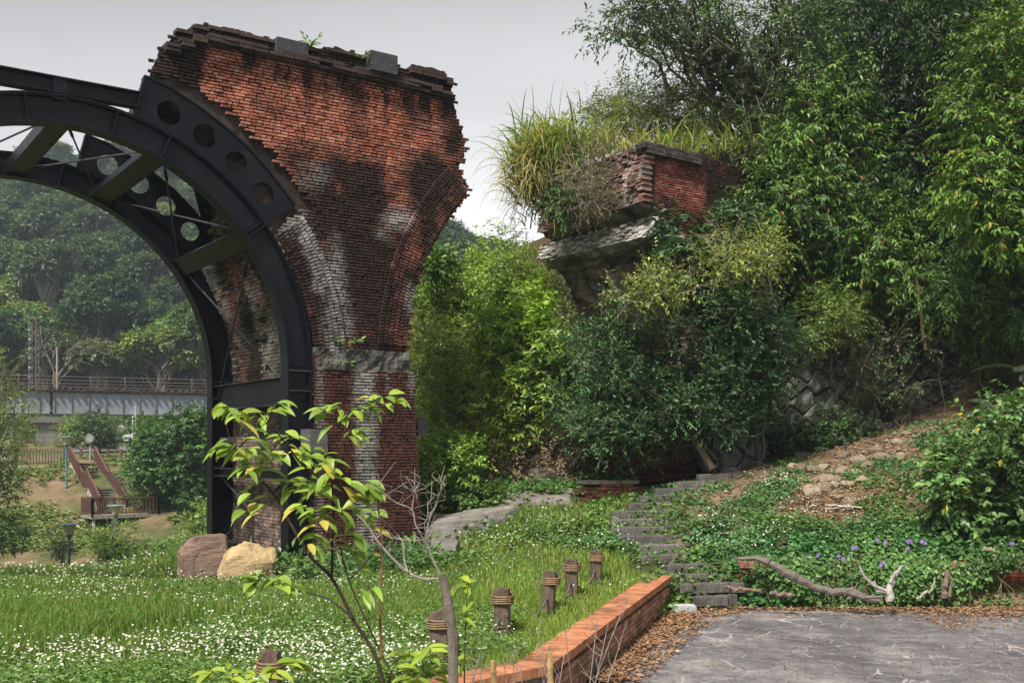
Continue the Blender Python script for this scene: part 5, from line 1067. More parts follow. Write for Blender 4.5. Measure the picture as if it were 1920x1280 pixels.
stuff(mb, 'ground_ivy', 'leaf', 'creeping green ivy and weeds over the bank and steps', 'ground cover')
mb = MB()
cover(mb, [(770,1075),(800,1030),(870,1005),(960,960),(1090,950),(1170,960),(1160,1010),(1200,1040),(1120,1035),(1000,1020),(900,1050)], 2600, .07, (.03,.07,.018), (.09,.16,.035), thr=.38, seed=3, per=6, h=(.02, .24))
cover(mb, [(780,1000),(850,940),(1000,900),(1180,905),(1180,960),(1000,950)], 1600, .09, (.03,.075,.018), (.10,.17,.04), thr=.35, seed=8, per=6, h=(.02, .3))
cover(mb, [(480,1085),(560,1060),(800,1040),(800,1075),(560,1095)], 420, .10, (.025,.06,.018), (.07,.13,.035), thr=.3, seed=9, per=8, h=(.05, .42), asp=.5)
stuff(mb, 'undergrowth', 'leaf', 'leafy weeds round the rocks and the pier foot', 'undergrowth')
# shaded undergrowth that clothes the steep hillside
mb = MB(); n_2 = 24000
px, py = samp([(1040,560),(1100,330),(1250,250),(1500,200),(1960,100),(2900,60),(2900,760),(1960,720),(1760,720),(1500,590),(1420,560),(1380,880),(1200,880)], n_2); x, y, z, ok = raycast(px, py, 22, 44, 160); x, y, z = x[ok], y[ok], z[ok]; m_ = fbm(np.stack([x*.8, y*.8, x*0+4], 1), 3); k = m_ > .40; x, y, z = x[k], y[k], z[k]; per = 8
x = np.repeat(x, per)+rng.normal(0, .25, len(x)*per); y = np.repeat(y, per)-np.abs(rng.normal(0, .35, len(y)*per)); z = np.repeat(z, per)+rng.normal(.1, .22, len(z)*per); n_3 = len(x)
az = rng.random(n_3)*6.283; leafgeo(mb, np.stack([x, y, z], 1), np.stack([np.cos(az), np.sin(az), rng.normal(-.5, .4, n_3)], 1), nrm(np.array([0, -.6, 1.])+rng.normal(0, .5, (n_3, 3))), .15*(.5+.8*rng.random(n_3)), .06, palette(n_3, (.02,.035,.011), (.065,.085,.025), special=(.13,.085,.045), ps=.22))
px, py = samp([(780,860),(800,620),(900,540),(1010,520),(1080,640),(1080,880),(900,900)], 5000); x, y, z, ok = raycast(px, py, 22, 46, 160); x, y, z = x[ok], y[ok], z[ok]
x = np.repeat(x, per)+rng.normal(0, .3, len(x)*per); y = np.repeat(y, per)-np.abs(rng.normal(0, .4, len(y)*per)); z = np.repeat(z, per)+rng.normal(.15, .25, len(z)*per); n_3 = len(x)
az = rng.random(n_3)*6.283; leafgeo(mb, np.stack([x, y, z], 1), np.stack([np.cos(az), np.sin(az), rng.normal(-.4, .4, n_3)], 1), nrm(np.array([0, -.6, 1.])+rng.normal(0, .5, (n_3, 3))), .13*(.5+.8*rng.random(n_3)), .055, palette(n_3, (.04,.07,.016), (.12,.165,.04), special=(.17,.13,.06), ps=.12))
stuff(mb, 'hillside_undergrowth', 'leaf', 'shaded leafy undergrowth and vines clothing the steep hillside', 'undergrowth')
mb = MB()
for _ in range(420):
    px, py = rng.uniform(1380, 1900), rng.uniform(450, 830); x, y, z, ok = raycast(np.array([px]), np.array([py]), 22, 44, 120)
    if not ok[0]: continue
    a = np.array([x[0], y[0]-.15, z[0]+.1]); b_ = a+np.array([rng.normal(0, .5), -abs(rng.normal(.2, .3)), rng.normal(.3, .8)]); mb.tube(curve(a, b_, 5, -.1, .1), np.linspace(.013, .005, 5), 4, np.array([.19,.14,.10])*(.4+.8*rng.random()), cap=False)
stuff(mb, 'dry_vines', 'bark', 'tangle of dry brown vines on the shaded hillside', 'vines')
# gravel washed out of the bank
mb = MB(); px, py = samp([(1330,930),(1450,880),(1600,815),(1740,770),(1800,800),(1780,940),(1600,960),(1450,970)], 1500); x, y, z, ok = raycast(px, py, 17, 32); x, y, z = x[ok], y[ok], z[ok]; k = fbm(np.stack([x*.9, y*.9, x*0+12], 1), 3) > .42; x, y, z = x[k], y[k], z[k]
ico = np.array([(0,0,1),(.9,0,.3),(.28,.85,.3),(-.72,.53,.3),(-.72,-.53,.3),(.28,-.85,.3),(0,0,-.5)]); icf = np.array([(0,1,2),(0,2,3),(0,3,4),(0,4,5),(0,5,1),(6,2,1),(6,3,2),(6,4,3),(6,5,4),(6,1,5)]); n_2 = len(x)
r = .018+.05*rng.random(n_2)**2.5; vv = ico[None]*(1+rng.normal(0, .18, (n_2, 7, 3)))*r[:, None, None]*np.array([1.2, 1, .8])+np.stack([x, y, z+r*.3], 1)[:, None]
mb.add(vv.reshape(-1, 3), (np.arange(n_2)[:, None, None]*7+icf[None]).reshape(-1, 3), np.repeat(np.array([.25,.19,.14])*(.5+.9*rng.random((n_2, 1))), 7, 0)); stuff(mb, 'gravel', 'stone', 'small stones scattered over the bare soil of the bank', 'gravel')
# dead stalks through the ground cover
mb = MB()
px, py = samp([(1265,1060),(1310,1000),(1290,930),(1400,890),(1640,810),(1760,790),(1900,900),(1900,1062),(1390,1060),(1400,1110),(1280,1120)], 520); x, y, z, ok = raycast(px, py, 14, 34); x, y, z = x[ok], y[ok], z[ok]
for a, b_, c in zip(x, y, z):
    q = np.array([a, b_, c]); d = np.array([rng.normal(0, .25), rng.normal(0, .2), rng.uniform(.02, .32)]); mb.tube([q, q+d*.5+[0, 0, .03], q+d], [.006, .005, .002], 4, np.array([.24,.18,.11])*(.5+.8*rng.random()), cap=False)
stuff(mb, 'dead_stalks', 'bark', 'dry dead stalks poking through the ground cover of the bank', 'stalks')
# leaf litter
mb = MB()
def litter(poly, n, size, drange=(7, 32), lift=.012, cs=((.10,.055,.03), (.26,.16,.09)), thr=0, seed=0):
    px, py = samp(poly, n); x, y, z, ok = raycast(px, py, *drange); x, y, z = x[ok], y[ok], z[ok]; z = np.where((z < PAVZ+.02) & (y < 16.4), PAVZ, z)
    if thr: k = fbm(np.stack([x*1.3, y*1.3, x*0+seed], 1), 3) > thr; x, y, z = x[k], y[k], z[k]
    n_2 = len(x); az = rng.random(n_2)*6.283; leafgeo(mb, np.stack([x, y, z+lift+rng.random(n_2)*.025], 1), np.stack([np.cos(az), np.sin(az), rng.normal(.05, .18, n_2)], 1), nrm(np.array([0, 0, 1.])+rng.normal(0, .35, (n_2, 3))), size*(.5+.8*rng.random(n_2)), size*.38, palette(n_2, *cs), .25, -.1)
litter([(1100,1290),(1235,1150),(1300,1140),(1310,1165),(1265,1195),(1210,1230),(1160,1290)], 6500, .085)
litter([(1060,1290),(1225,1150),(1290,1150),(1330,1180),(1290,1215),(1240,1260),(1200,1290)], 1500, .085)
litter([(1255,1145),(1400,1132),(1600,1128),(1930,1130),(1930,1165),(1780,1160),(1600,1150),(1420,1150),(1330,1165)], 5200, .075)
litter([(1240,1180),(1400,1140),(1930,1150),(1930,1185),(1790,1190),(1760,1180),(1600,1165),(1400,1165),(1300,1190)], 800, .07)
litter([(1700,1150),(1800,1150),(1850,1170),(1770,1190)], 600, .05)
litter([(1390,1000),(1450,900),(1600,830),(1750,760),(1900,720),(1900,860),(1700,960),(1500,1000)], 8500, .085, (17, 34), thr=.40, seed=7)
litter([(1500,840),(1600,770),(1760,700),(1880,700),(1750,760),(1600,830)], 2600, .10, (18, 36))
litter([(1200,1290),(1930,1290),(1930,1180),(1400,1165)], 420, .05, cs=((.05,.03,.02), (.16,.10,.06)))
stuff(mb, 'leaf_litter', 'bark', 'brown fallen leaves drifted along the paving edge and bank', 'leaf litter')
# ------------------------------------------------------------------ meadow: grass, weeds, white daisies
def field(n, d0, d1, a0=-.62, a1=.25, p=1.0):
    u = rng.random(n); d = 1/((1-u)/d0**p+u/d1**p)**(1/p); a = a0+(a1-a0)*rng.random(n); return a*d, d
def keep(x, y):
    k = (np.where(y > 9.75, side(WB, WA, x, y), np.maximum(side(WB, WA, x, y), side(WC, WB, x, y))) < -.30)
    pxx = 960+F*x/y
    k &= ~((pxx > 590) & (pxx < 800) & (y > 18.9)); k &= ~((pxx > 390) & (pxx < 600) & (y > 19.6)); k &= ~((pxx > 1180) & (y > 17.2)); return k
def blades(mb, x, y, h, wd, lo, hi, lean=.45, straw=.06):
    n = len(x); z = H(x, y)-.01; az = rng.random(n)*6.283; le = rng.random(n)*lean; hh = h*(.45+.8*rng.random(n)); b = np.stack([x, y, z], 1); dx = np.stack([np.cos(az), np.sin(az), 0*az], 1); fa = rng.random(n)*6.283; s = np.stack([np.cos(fa), np.sin(fa), 0*fa], 1)*(np.broadcast_to(wd, (n,))*.5)[:, None]
    m_ = b+dx*(hh*le*.35)[:, None]+np.array([0, 0, 1])*(hh*.6)[:, None]; t = b+dx*(hh*le)[:, None]*1.2+np.array([0, 0, 1])*(hh*(1-.25*le))[:, None]
    v = np.stack([b-s, b+s, m_+s*.8, m_-s*.8, t], 1).reshape(-1, 3); c = palette(n, lo, hi); k = rng.random(n) < straw; c[k] = palette(k.sum(), (.16,.13,.05), (.30,.26,.12)); c = np.repeat(c, 5, 0)
    o = np.arange(n)[:, None]*5; off = mb.n; mb.add(v, o+np.array([0, 1, 2, 3]), c); mb.f.append(o+np.array([3, 2, 4])+off)
mb = MB()
x, y = field(230000, 7.6, 23, -.62, .22, 1.2); k = keep(x, y); x, y = x[k], y[k]
dn = fbm(np.stack([x*.55, y*.55, x*0], 1), 3); pxx = 960+F*x/y; lush = sstep(.38, .62, dn)
tops_np = [(np.asarray(q),) for q in tops_]
# long bright grass along the wall and round the posts, shorter weeds on the left
rt = sstep(700, 1050, pxx)
k = rng.random(len(x)) < (.45+.55*np.maximum(rt, lush)); x, y, lush, rt = x[k], y[k], lush[k], rt[k]
a = rng.random(len(x)) < rt*.75
sh_ = 1-.45*sstep(12, 18, y)
for (pp_, *_r) in tops_np: sh_ *= 1-.75*np.exp(-(((x-pp_[0])/.35)**2+((y-pp_[1]+.45)/.6)**2))
blades(mb, x[a], y[a], (.13+.09*lush[a])*sh_[a], .005+.0006*y[a], (.085,.125,.02), (.22,.29,.055)); blades(mb, x[~a], y[~a], (.12+.13*lush[~a])*sh_[~a], .005+.0006*y[~a], (.045,.09,.018), (.13,.20,.04))
x, y = field(26000, 22, 50, -.60, -.28, 1.0); k = keep(x, y); blades(mb, x[k], y[k], .35, .05, (.04,.08,.016), (.12,.18,.04))
stuff(mb, 'meadow_grass', 'blade', 'lush meadow grass between the pier and the brick wall', 'grass')
mb = MB()
x, y = field(15000, 7.6, 22, -.62, .12, 1.15); k = keep(x, y); x, y = x[k], y[k]; dn = fbm(np.stack([x*.8, y*.8, x*0+9], 1), 3); k = (dn > .50)*(960+F*x/y < 980) > 0; x, y = x[k], y[k]; per = 8
x = np.repeat(x, per)+rng.normal(0, .09, len(x)*per); y = np.repeat(y, per)+rng.normal(0, .09, len(y)*per); z = H(x, y)+rng.uniform(.02, 1, len(x))*np.interp(y, [8, 18], [.26, .10]); n_2 = len(x); az = rng.random(n_2)*6.283
leafgeo(mb, np.stack([x, y, z], 1), np.stack([np.cos(az), np.sin(az), rng.normal(.1, .4, n_2)], 1), nrm(np.array([0, -.2, 1.])+rng.normal(0, .45, (n_2, 3))), .058*(.5+.8*rng.random(n_2)), .024, palette(n_2, (.040,.080,.018), (.11,.18,.04)))
stuff(mb, 'meadow_weeds', 'leaf', 'leafy weeds growing through the meadow grass', 'weeds')
def daisies(mb, x, y, hlo, hhi, r):
    n = len(x); z = H(x, y)+rng.uniform(hlo, hhi, n); c = np.stack([x, y, z], 1); N = nrm(np.array([0, -.25, 1.])+rng.normal(0, .35, (n, 3))); a = nrm(np.cross(N, [1, .3, 0])); b = np.cross(N, a); r = r*(.7+.55*rng.random(n)); v = []
    m_ = 10; ph = rng.random(n)*6.28
    for k in range(m_):
        rr = r*(1.0 if k % 2 == 0 else .62); t = ph+k*2*math.pi/m_; v.append(c+(rr*np.cos(t))[:, None]*a+(rr*np.sin(t))[:, None]*b)
    v = np.stack(v, 1).reshape(-1, 3); mb.add(v, np.arange(n*m_).reshape(n, m_), np.repeat(np.array([.80,.80,.74])*(.75+.3*rng.random((n, 1))), m_, 0))
    v = np.stack([c+N*.004+(r*.3*np.cos(k*1.571))[:, None]*a+(r*.3*np.sin(k*1.571))[:, None]*b for k in range(4)], 1).reshape(-1, 3); mb.add(v, np.arange(n*4).reshape(n, 4), (.55,.36,.04))
mb = MB()
x, y = field(17000, 7.6, 21, -.62, .16, 1.0); k = keep(x, y); x, y = x[k], y[k]; px, py = toimg(np.stack([x, y, H(x, y)+.15], 1))
dn = fbm(np.stack([x*.7, y*.7, x*0+2], 1), 3); dens = .16+spots(px, py, [(450,1230,420,70,.95),(730,1150,180,70,.7),(120,1110,220,26,.5),(560,1110,220,40,.55),(900,1190,140,70,.35),(150,1260,300,50,.8),(1000,1085,90,30,.3)])-.55*spots(px, py, [(90,1165,190,34,1),(300,1150,120,20,.7),(1100,1180,160,60,.9),(880,1260,100,40,.5)])
k = rng.random(len(x)) < dens*sstep(.38, .56, dn)*1.1; hh_ = np.interp(y[k], [8, 19], [.34, .2]); daisies(mb, x[k], y[k], hh_*.4, hh_, .0132)
x, y = field(900, 21, 48, -.58, -.32, 1); daisies(mb, x, y, .2, .45, .026)
px, py = samp([(1275,1050),(1300,990),(1400,900),(1500,900),(1700,980),(1780,1000),(1760,1040),(1400,1050)], 1000); x, y, z, ok = raycast(px, py, 16, 34); x, y = x[ok], y[ok]; k = fbm(np.stack([x*1.1, y*1.1, x*0+6], 1), 3) > .43; daisies(mb, x[k], y[k], .12, .26, .017)
px, py = samp([(800,1040),(900,990),(1090,960),(1180,1000),(1200,1050),(1000,1040)], 260); x, y, z, ok = raycast(px, py, 16, 34); daisies(mb, x[ok], y[ok], .1, .26, .017)
stuff(mb, 'white_wildflowers', 'petal', 'white daisy-like wildflowers scattered over meadow and bank', 'wildflowers')
mb = MB()
for px, py in [(1646,1013),(1660,1018),(1700,1015),(1706,1017),(1729,1016),(1733,1019),(1600,1028),(1655,1055),(1651,1060),(1535,1042),(1515,1044),(1484,1046),(1571,1043),(1580,1048),(1500,1048),(1890,1020),(1605,1026),(1486,1056),(1898,1019),(1700,1029)]:
    c = P(px, py, 16.75); mb.lathe(c, [(.003, 0), (.014, .02), (.030, .03), (.032, .034)], 7, np.array([.20,.13,.34])*(.8+.4*rng.random()), axis=nrm(np.array([rng.normal(0, .5), -1, .4])))
stuff(mb, 'violet_flowers', 'petal', 'violet trumpet flowers on the ivy over the kerb wall', 'flowers')
# ------------------------------------------------------------------ foreground sapling
def bigleaf(mb, b, d, L, wd, col, n0, bend=.6):
    k = 7; p = np.asarray(b, float).copy(); d = nrm(d); pts = [p.copy()]; ds = [d.copy()]
    for i in range(k-1):
        d = nrm(d+np.array([0, 0, -bend/(k-1)])); p = p+d*L/(k-1); pts.append(p.copy()); ds.append(d.copy())
    pts = np.array(pts); ds = np.array(ds); s = nrm(np.cross(ds, n0)); nn = np.cross(s, ds); t = np.linspace(0, 1, k); w = wd*.5*np.array([.08, .62, .95, 1.0, .78, .42, .0]); v = np.concatenate([pts, pts+s*w[:, None]+nn*(w*.35)[:, None], pts-s*w[:, None]+nn*(w*.35)[:, None]])
    f = [[i, i+1, k+i+1, k+i] for i in range(k-1)]+[[i, 2*k+i, 2*k+i+1, i+1] for i in range(k-1)]; c = np.tile(col, (len(v), 1)); c[:k] *= np.array([1.25, 1.15, 1.1]); mb.add(v, f, c)
def smooth_path(pts, n=5):
    pts = np.asarray(pts, float); k = len(pts); t = np.linspace(0, k-1, (k-1)*n+1); o = []
    for q in t:
        i = min(int(q), k-2); f = q-i; p0, p1, p2, p3 = pts[max(i-1, 0)], pts[i], pts[i+1], pts[min(i+2, k-1)]; o.append(.5*((2*p1)+(-p0+p2)*f+(2*p0-5*p1+4*p2-p3)*f*f+(-p0+3*p1-3*p2+p3)*f**3))
    return np.array(o)
SD = 6.6
def branch(mb, pts, r0, r1, col, d0=SD, dj=.25):
    dz = np.linspace(0, rng.normal(0, dj), len(pts)); p = smooth_path([P(x, y, d0+q) for (x, y), q in zip(pts, dz)]); mb.tube(p, np.linspace(r0, r1, len(p)), 6, col); return p
BC = (.055, .038, .03)
foot = G(735, SD); sap = thing('sapling', foot, 'slender young tree with bright lime drooping leaves in front of the pier', 'tree'); st_ = MB(); lv = MB()
root_d = (738, HZ-(foot[2]-EYE)*F/SD)
paths = [[root_d,(718,1280),(661,1158),(622,1083),(583,1044),(548,987),(530,956),(513,926),(482,891),(464,869),(440,845),(425,800)],
         [(622,1083),(624,1004),(626,948),(622,913),(635,856),(648,799),(657,765),(700,752)], [(740,1330),(736,1267),(714,1223),(661,1105),(641,1040),(628,985)],
         [(622,913),(592,890),(565,869),(535,830),(500,785)], [(657,1085),(680,1060),(705,1026),(690,980)], [(661,1158),(620,1125),(575,1110),(520,1100),(480,1085)], [(530,956),(505,945),(478,940)], [(641,1040),(600,1010),(588,1005)], [(690,1150),(700,1115),(690,1100)],
         [(626,948),(650,925),(680,905),(700,905)], [(624,1004),(650,985),(690,965)], [(645,810),(625,785),(600,765)]]
rr = [(.014,.003), (.009,.0025), (.009,.003), (.008,.003), (.006,.002), (.007,.002), (.005,.002), (.005,.002), (.004,.002), (.005,.002), (.005,.002), (.004,.002)]
bp_ = [branch(st_, p, a, b, BC) for p, (a, b) in zip(paths, rr)]
allp = np.concatenate(bp_); ipx, ipy = toimg(allp)
CL = [(425,768,8,-1),(455,778,7,-.6),(490,775,7,0),(520,765,5,.8),(430,835,8,-1),(465,845,8,-.6),(505,850,8,0),(545,840,7,.6),(575,850,7,.8),(600,872,7,1),(455,872,5,-.5),(495,885,6,0),(470,940,7,-1),(500,945,5,-.3),(545,905,7,0),(575,905,8,.5),(600,920,7,.8),
      (610,770,7,-1),(640,775,6,-.4),(670,765,6,.3),(700,752,7,.8),(728,748,7,1),(655,812,6,.2),(570,950,7,-.4),(600,965,7,.4),(625,960,5,.6),(645,1000,5,.5),(592,1010,7,-.5),(625,885,5,.2),(648,900,6,.6),(675,925,7,.6),(695,905,6,1),(665,965,5,.5),(695,970,6,1),
      (640,1035,5,.4),(670,1060,5,.8),(485,1085,8,-1),(515,1092,5,-.2),(545,1105,4,.4),(690,1105,4,.6),(535,820,5,.3),(480,815,4,-.3)]
for x, y, n, dr in CL:
    i = np.argmin((ipx-x)**2+(ipy-y)**2); c = P(x, y, SD+rng.normal(0, .12)); q = allp[i]
    if np.linalg.norm(c-q) > .03: st_.tube(smooth_path([q, (q+c)/2+[0, 0, .02], c], 3), np.linspace(.0035, .002, 7), 4, BC, cap=False)
    for k in range(int(n*1.15)):
        sgn = 1 if rng.random() < .5+.42*dr else -1; d = np.array([sgn*rng.uniform(.35, 1), rng.normal(-.15, .55), rng.uniform(-.45, .35)]); t = rng.random(); young = rng.random() < .09
        col = (np.array([.10,.185,.022])*(1-t)+np.array([.24,.35,.048])*t)*rng.uniform(.75, 1.15)
        if young: col = np.array([.36,.32,.06])
        bigleaf(lv, c+rng.normal(0, .03, 3), d, rng.uniform(.085, .175), rng.uniform(.034, .062), col, nrm(np.array([rng.normal(0, .35), -.45, 1])), rng.uniform(.5, 1.3))
lv.obj('foliage', M['leaf'], sap, smooth=True); st_.obj('trunk', M['bark'], sap)
# low leafy shoots at the bottom edge
for pts, cl, lb in (([(420,1330),(410,1290),(405,1268)], [(395,1262,7,-.6),(425,1266,6,.4)], 'low leafy shoot at the bottom edge left of the nearest post'), ([(520,1340),(505,1290),(515,1255),(545,1245)], [(485,1268,6,-.8),(520,1258,7,.2),(548,1246,6,.8)], 'leafy shoot in front of the nearest roped post'),
                    ([(800,1340),(795,1280),(790,1225),(770,1205)], [(770,1225,7,-.6),(800,1222,6,.4),(785,1255,6,0),(770,1268,5,-.5),(815,1265,6,.7),(840,1240,5,.7)], 'low leafy shoot between the sapling stem and the cut grey stem'), ([(870,1340),(872,1200),(876,1110),(880,1100)], [(880,1100,7,.2),(868,1150,3,0)], 'thin sprig with a tuft of lime leaves right of the cut grey stem')):
    rt_ = thing('leafy_shoot', P(pts[0][0], pts[0][1], SD), lb, 'shoot'); a = MB(); b_ = MB(); g = P(pts[0][0], pts[0][1], SD); g[2] = H(np.array([g[0]]), np.array([SD]))[0]; br = branch(b_, pts, .006, .003, (.09,.10,.03), SD, .05); b_.tube([g, br[0]], [.008, .006], 5, (.09,.08,.03))
    for x, y, n, dr in cl:
        c = P(x, y, SD+rng.normal(0, .08)); b_.tube([br[np.argmin(((br-c)**2).sum(1))], c], [.003, .002], 4, (.10,.12,.03), cap=False)
        for k in range(n):
            sgn = 1 if rng.random() < .5+.42*dr else -1; t = rng.random(); bigleaf(a, c+rng.normal(0, .02, 3), np.array([sgn*rng.uniform(.3, 1), rng.normal(-.2, .5), rng.uniform(-.2, .5)]), rng.uniform(.10, .17), rng.uniform(.04, .06), np.array([.12,.20,.022])*(1-t)+np.array([.27,.36,.045])*t, nrm(np.array([rng.normal(0, .35), -.4, 1])), rng.uniform(.4, 1.1))
    a.obj('foliage', M['leaf'], rt_, smooth=True); b_.obj('stem', M['bark'], rt_)
# cut grey stem with bare twigs
TW = (.27, .235, .205); ct_ = thing('cut_sapling', G(852, 6.4), 'cut-off grey sapling stem with bare pale twigs', 'sapling'); m1 = MB(); g = G(852, 6.4)
p = smooth_path([g, P(850, 1275, 6.4), P(848, 1190, 6.4), P(838, 1120, 6.4), P(828, 1076, 6.4)]); m1.tube(p, np.linspace(.034, .026, len(p))*(1+rng.normal(0, .05, len(p))), 9, (.16, .135, .115)); m1.obj('stem', M['bark'], ct_); m1 = MB()
for pts, a, b in ([(824,1084),(795,1085),(765,1072),(735,1045),(705,1010),(690,985),(670,965)], .011, .004), ([(765,1072),(758,1050),(756,1020),(748,1005),(730,985)], .006, .003), ([(705,1010),(720,1000),(745,1010),(795,1012),(806,1005)], .005, .002), ([(826,1078),(808,1040),(800,1005),(806,970),(818,945),(835,890)], .008, .003), ([(806,970),(790,960),(778,930),(765,915)], .004, .002), ([(818,945),(825,925),(838,905)], .003, .002), \
    ([(800,1020),(780,985),(772,955),(740,940),(708,912)], .006, .003), ([(772,955),(778,920),(785,905)], .004, .002), ([(740,940),(722,930),(706,928)], .003, .001), ([(715,1230),(712,1120),(718,1040),(710,960),(707,915)], .009, .004), ([(640,1060),(625,1010),(620,985)], .004, .002), ([(780,985),(800,975),(802,940)], .003, .002):
    pq = branch(m1, pts, a, b, TW if a != .009 else (.17,.08,.05), 6.4, .2)
    for k in range(4):
        q = pq[rng.integers(len(pq)//3, len(pq))]; m1.tube(smooth_path([q, q+np.array([rng.normal(0, .04), rng.normal(0, .04), rng.uniform(.02, .07)]), q+np.array([rng.normal(0, .07), rng.normal(0, .06), rng.uniform(.05, .16)])], 3), np.linspace(.0025, .0012, 7), 4, TW, cap=False)
m1.obj('twig', M['bark'], ct_)
# dead bare weeds and bamboo canes by the wall corner
def deadweed(label, x, y0, tips, d, col=(.30,.27,.245)):
    b = P(x, y0, d); b[2] = min(b[2], float(H(np.array([b[0]]), np.array([d]))[0])); m = MB(); 
    for tx, ty in tips:
        t = P(tx, ty, d+rng.normal(0, .15)); pp = smooth_path([b, b*.55+t*.45+[rng.normal(0, .04), 0, .03], t], 6); m.tube(pp, np.linspace(.008, .0025, len(pp)), 5, col)
        for k in range(5):
            q = pp[rng.integers(4, len(pp))]; e2 = q+np.array([rng.normal(0, .10), rng.normal(0, .07), rng.uniform(.04, .20)]); m.tube(smooth_path([q, (q+e2)/2+[rng.normal(0, .02), 0, -.01], e2], 3), np.linspace(.0032, .0014, 7), 4, col, cap=False)
    o = m.obj('dead_weed', M['bark']); recenter(o, b); tag(o, label, 'dead plant')
deadweed('bare branching dead weed rising in front of the brick wall coping', 1085, 1285, [(1140,1170),(1172,1130),(1120,1160),(1060,1185),(1175,1165)], 8.6)
deadweed('bare twiggy dead weed at the outer corner of the brick wall', 1040, 1290, [(1010,1190),(1028,1210),(1060,1215),(1008,1205)], 8.4)
deadweed('pale dead stalks at the bottom edge left of the short bamboo cane', 895, 1290, [(885,1250),(905,1225),(895,1240)], 8.0)
deadweed('dry grey stalks between the two bamboo canes', 962, 1290, [(960,1225),(975,1240),(945,1245)], 8.0)
for x, y, d, lb in ((924,1237,7.9,'short bamboo cane standing at the bottom edge, left of the other cane'), (1030,1222,8.2,'short bamboo cane standing at the corner of the brick wall')):
    t = P(x, y, d); b = P(x+5, 1320, d); m = MB(); pp = np.linspace(b, t, 12); r = np.full(12, .020); r[[4, 8]] = .024; m.tube(pp, r, 9, (.42,.30,.13)); o = m.obj('bamboo_cane', M['timber']); recenter(o, b); tag(o, lb, 'cane', 'bamboo canes')
# little plants rooted on the masonry
def tuft(name, label, c, n, L, wd, lo=(.05,.10,.02), hi=(.13,.21,.04), up=.8):
    m = MB(); a = rng.random(n)*6.283; dd = np.stack([np.cos(a)*.8, np.sin(a)*.8, rng.uniform(.0, 1, n)*up], 1); q = np.asarray(c)+dd*rng.random((n, 1))*L*1.6; leafgeo(m, q, nrm(dd+rng.normal(0, .3, (n, 3))), nrm(np.array([0, -.3, 1])+rng.normal(0, .3, (n, 3))), L*(.6+.7*rng.random(n)), wd, palette(n, lo, hi))
    for k in range(0, n, 3): m.tube([np.asarray(c)-[0, 0, .03], q[k]], [.006, .003], 4, (.08,.09,.03), cap=False)
    o = m.obj(name, M['leaf']); recenter(o, c); tag(o, label, 'plant'); return o
def onface(px, py, w): u, z = face(px, py, w); return Q(u, w, z)
tuft('small_plant', 'little leafy plant growing on top of the pier between the cap blocks', onface(582, 84, 0), 34, .12, .05)
tuft('small_plant', 'tiny sprig rooted below the right cap block of the pier', onface(684, 108, -.05), 16, .09, .04)
tuft('small_plant', 'small weed rooted in the cracked concrete band of the pier', onface(668, 640, 0), 22, .11, .06, up=.3)
tuft('small_plant', 'small weed rooted at the left of the concrete band', onface(640, 640, 0), 14, .09, .05, up=.2)
tuft('small_plant', 'small fern sprouting under the concrete band of the pier', onface(655, 680, -.02), 14, .09, .05, up=.2)
for lb, px, d, n in (('fern-like weed clump at the foot of the steel leg', 540, 18.5, 70), ('weed clump in front of the yellow boulder', 470, 17.7, 40), ('weed clump at the right foot of the pier', 790, 18.8, 60), ('tall weed beside the red boulder', 350, 18.5, 34), ('leafy weed clump at the foot of the pier face', 640, 18.3, 50)):
    tuft('weed_clump', lb, G(px, d), n, .2, .07, (.03,.07,.02), (.10,.17,.04), 1.6)
HAZE_D = .0005
# ------------------------------------------------------------------ far left: slope, stairs, railway bridge, wooded hill
def roadstrip(name, label, pts, wd, col, cat, mat='soil', lift=.05):
    p = smooth_path([G(x, d) for x, d in pts], 8); t = nrm(np.gradient(p, axis=0)*[1, 1, 0]); s = np.cross(t, [0, 0, 1.]); k = 5; v = []
    for j in range(k):
        q = p+s*(wd*(j/(k-1)-.5)); q[:, 2] = np.maximum(H(q[:, 0], q[:, 1]), p[:, 2]-.05)+lift; v.append(q)
    v = np.stack(v, 1).reshape(-1, 3); n = len(p); f = [[i*k+j, i*k+j+1, (i+1)*k+j+1, (i+1)*k+j] for i in range(n-1) for j in range(k-1)]; m = MB(); m.add(v, f, col); o = m.obj(name, M[mat]); tag(o, label, cat, kind='structure'); return o
roadstrip('path', 'pale gravel path below the slope', [(-600,52),(0,51.6),(160,52.5),(330,54.5),(420,56)], 1.6, (.45,.42,.38), 'path')
roadstrip('road', 'grey asphalt road climbing behind the fence', [(120,76),(205,79),(250,88),(330,98),(500,104)], 5.0, (.13,.13,.14), 'road')
# slope grass tufts
mb = MB(); n_2 = 26000; x, y = field(n_2, 54, 74, -.62, -.24, .3); m_ = fbm(np.stack([x*.18, y*.18, x*0+3], 1), 4); k = m_ > .44; x, y = x[k], y[k]; n_2 = len(x); az = rng.random(n_2)*6.283
leafgeo(mb, np.stack([x, y, H(x, y)+rng.random(n_2)*.25], 1), np.stack([np.cos(az), np.sin(az), rng.uniform(-.2, .6, n_2)], 1), nrm(np.array([0, -.3, 1])+rng.normal(0, .4, (n_2, 3))), .34*(.5+.8*rng.random(n_2)), .15, palette(n_2, (.05,.08,.02), (.15,.19,.05)))
stuff(mb, 'slope_grass', 'leaf', 'patchy grass on the bare slope below the road', 'grass')
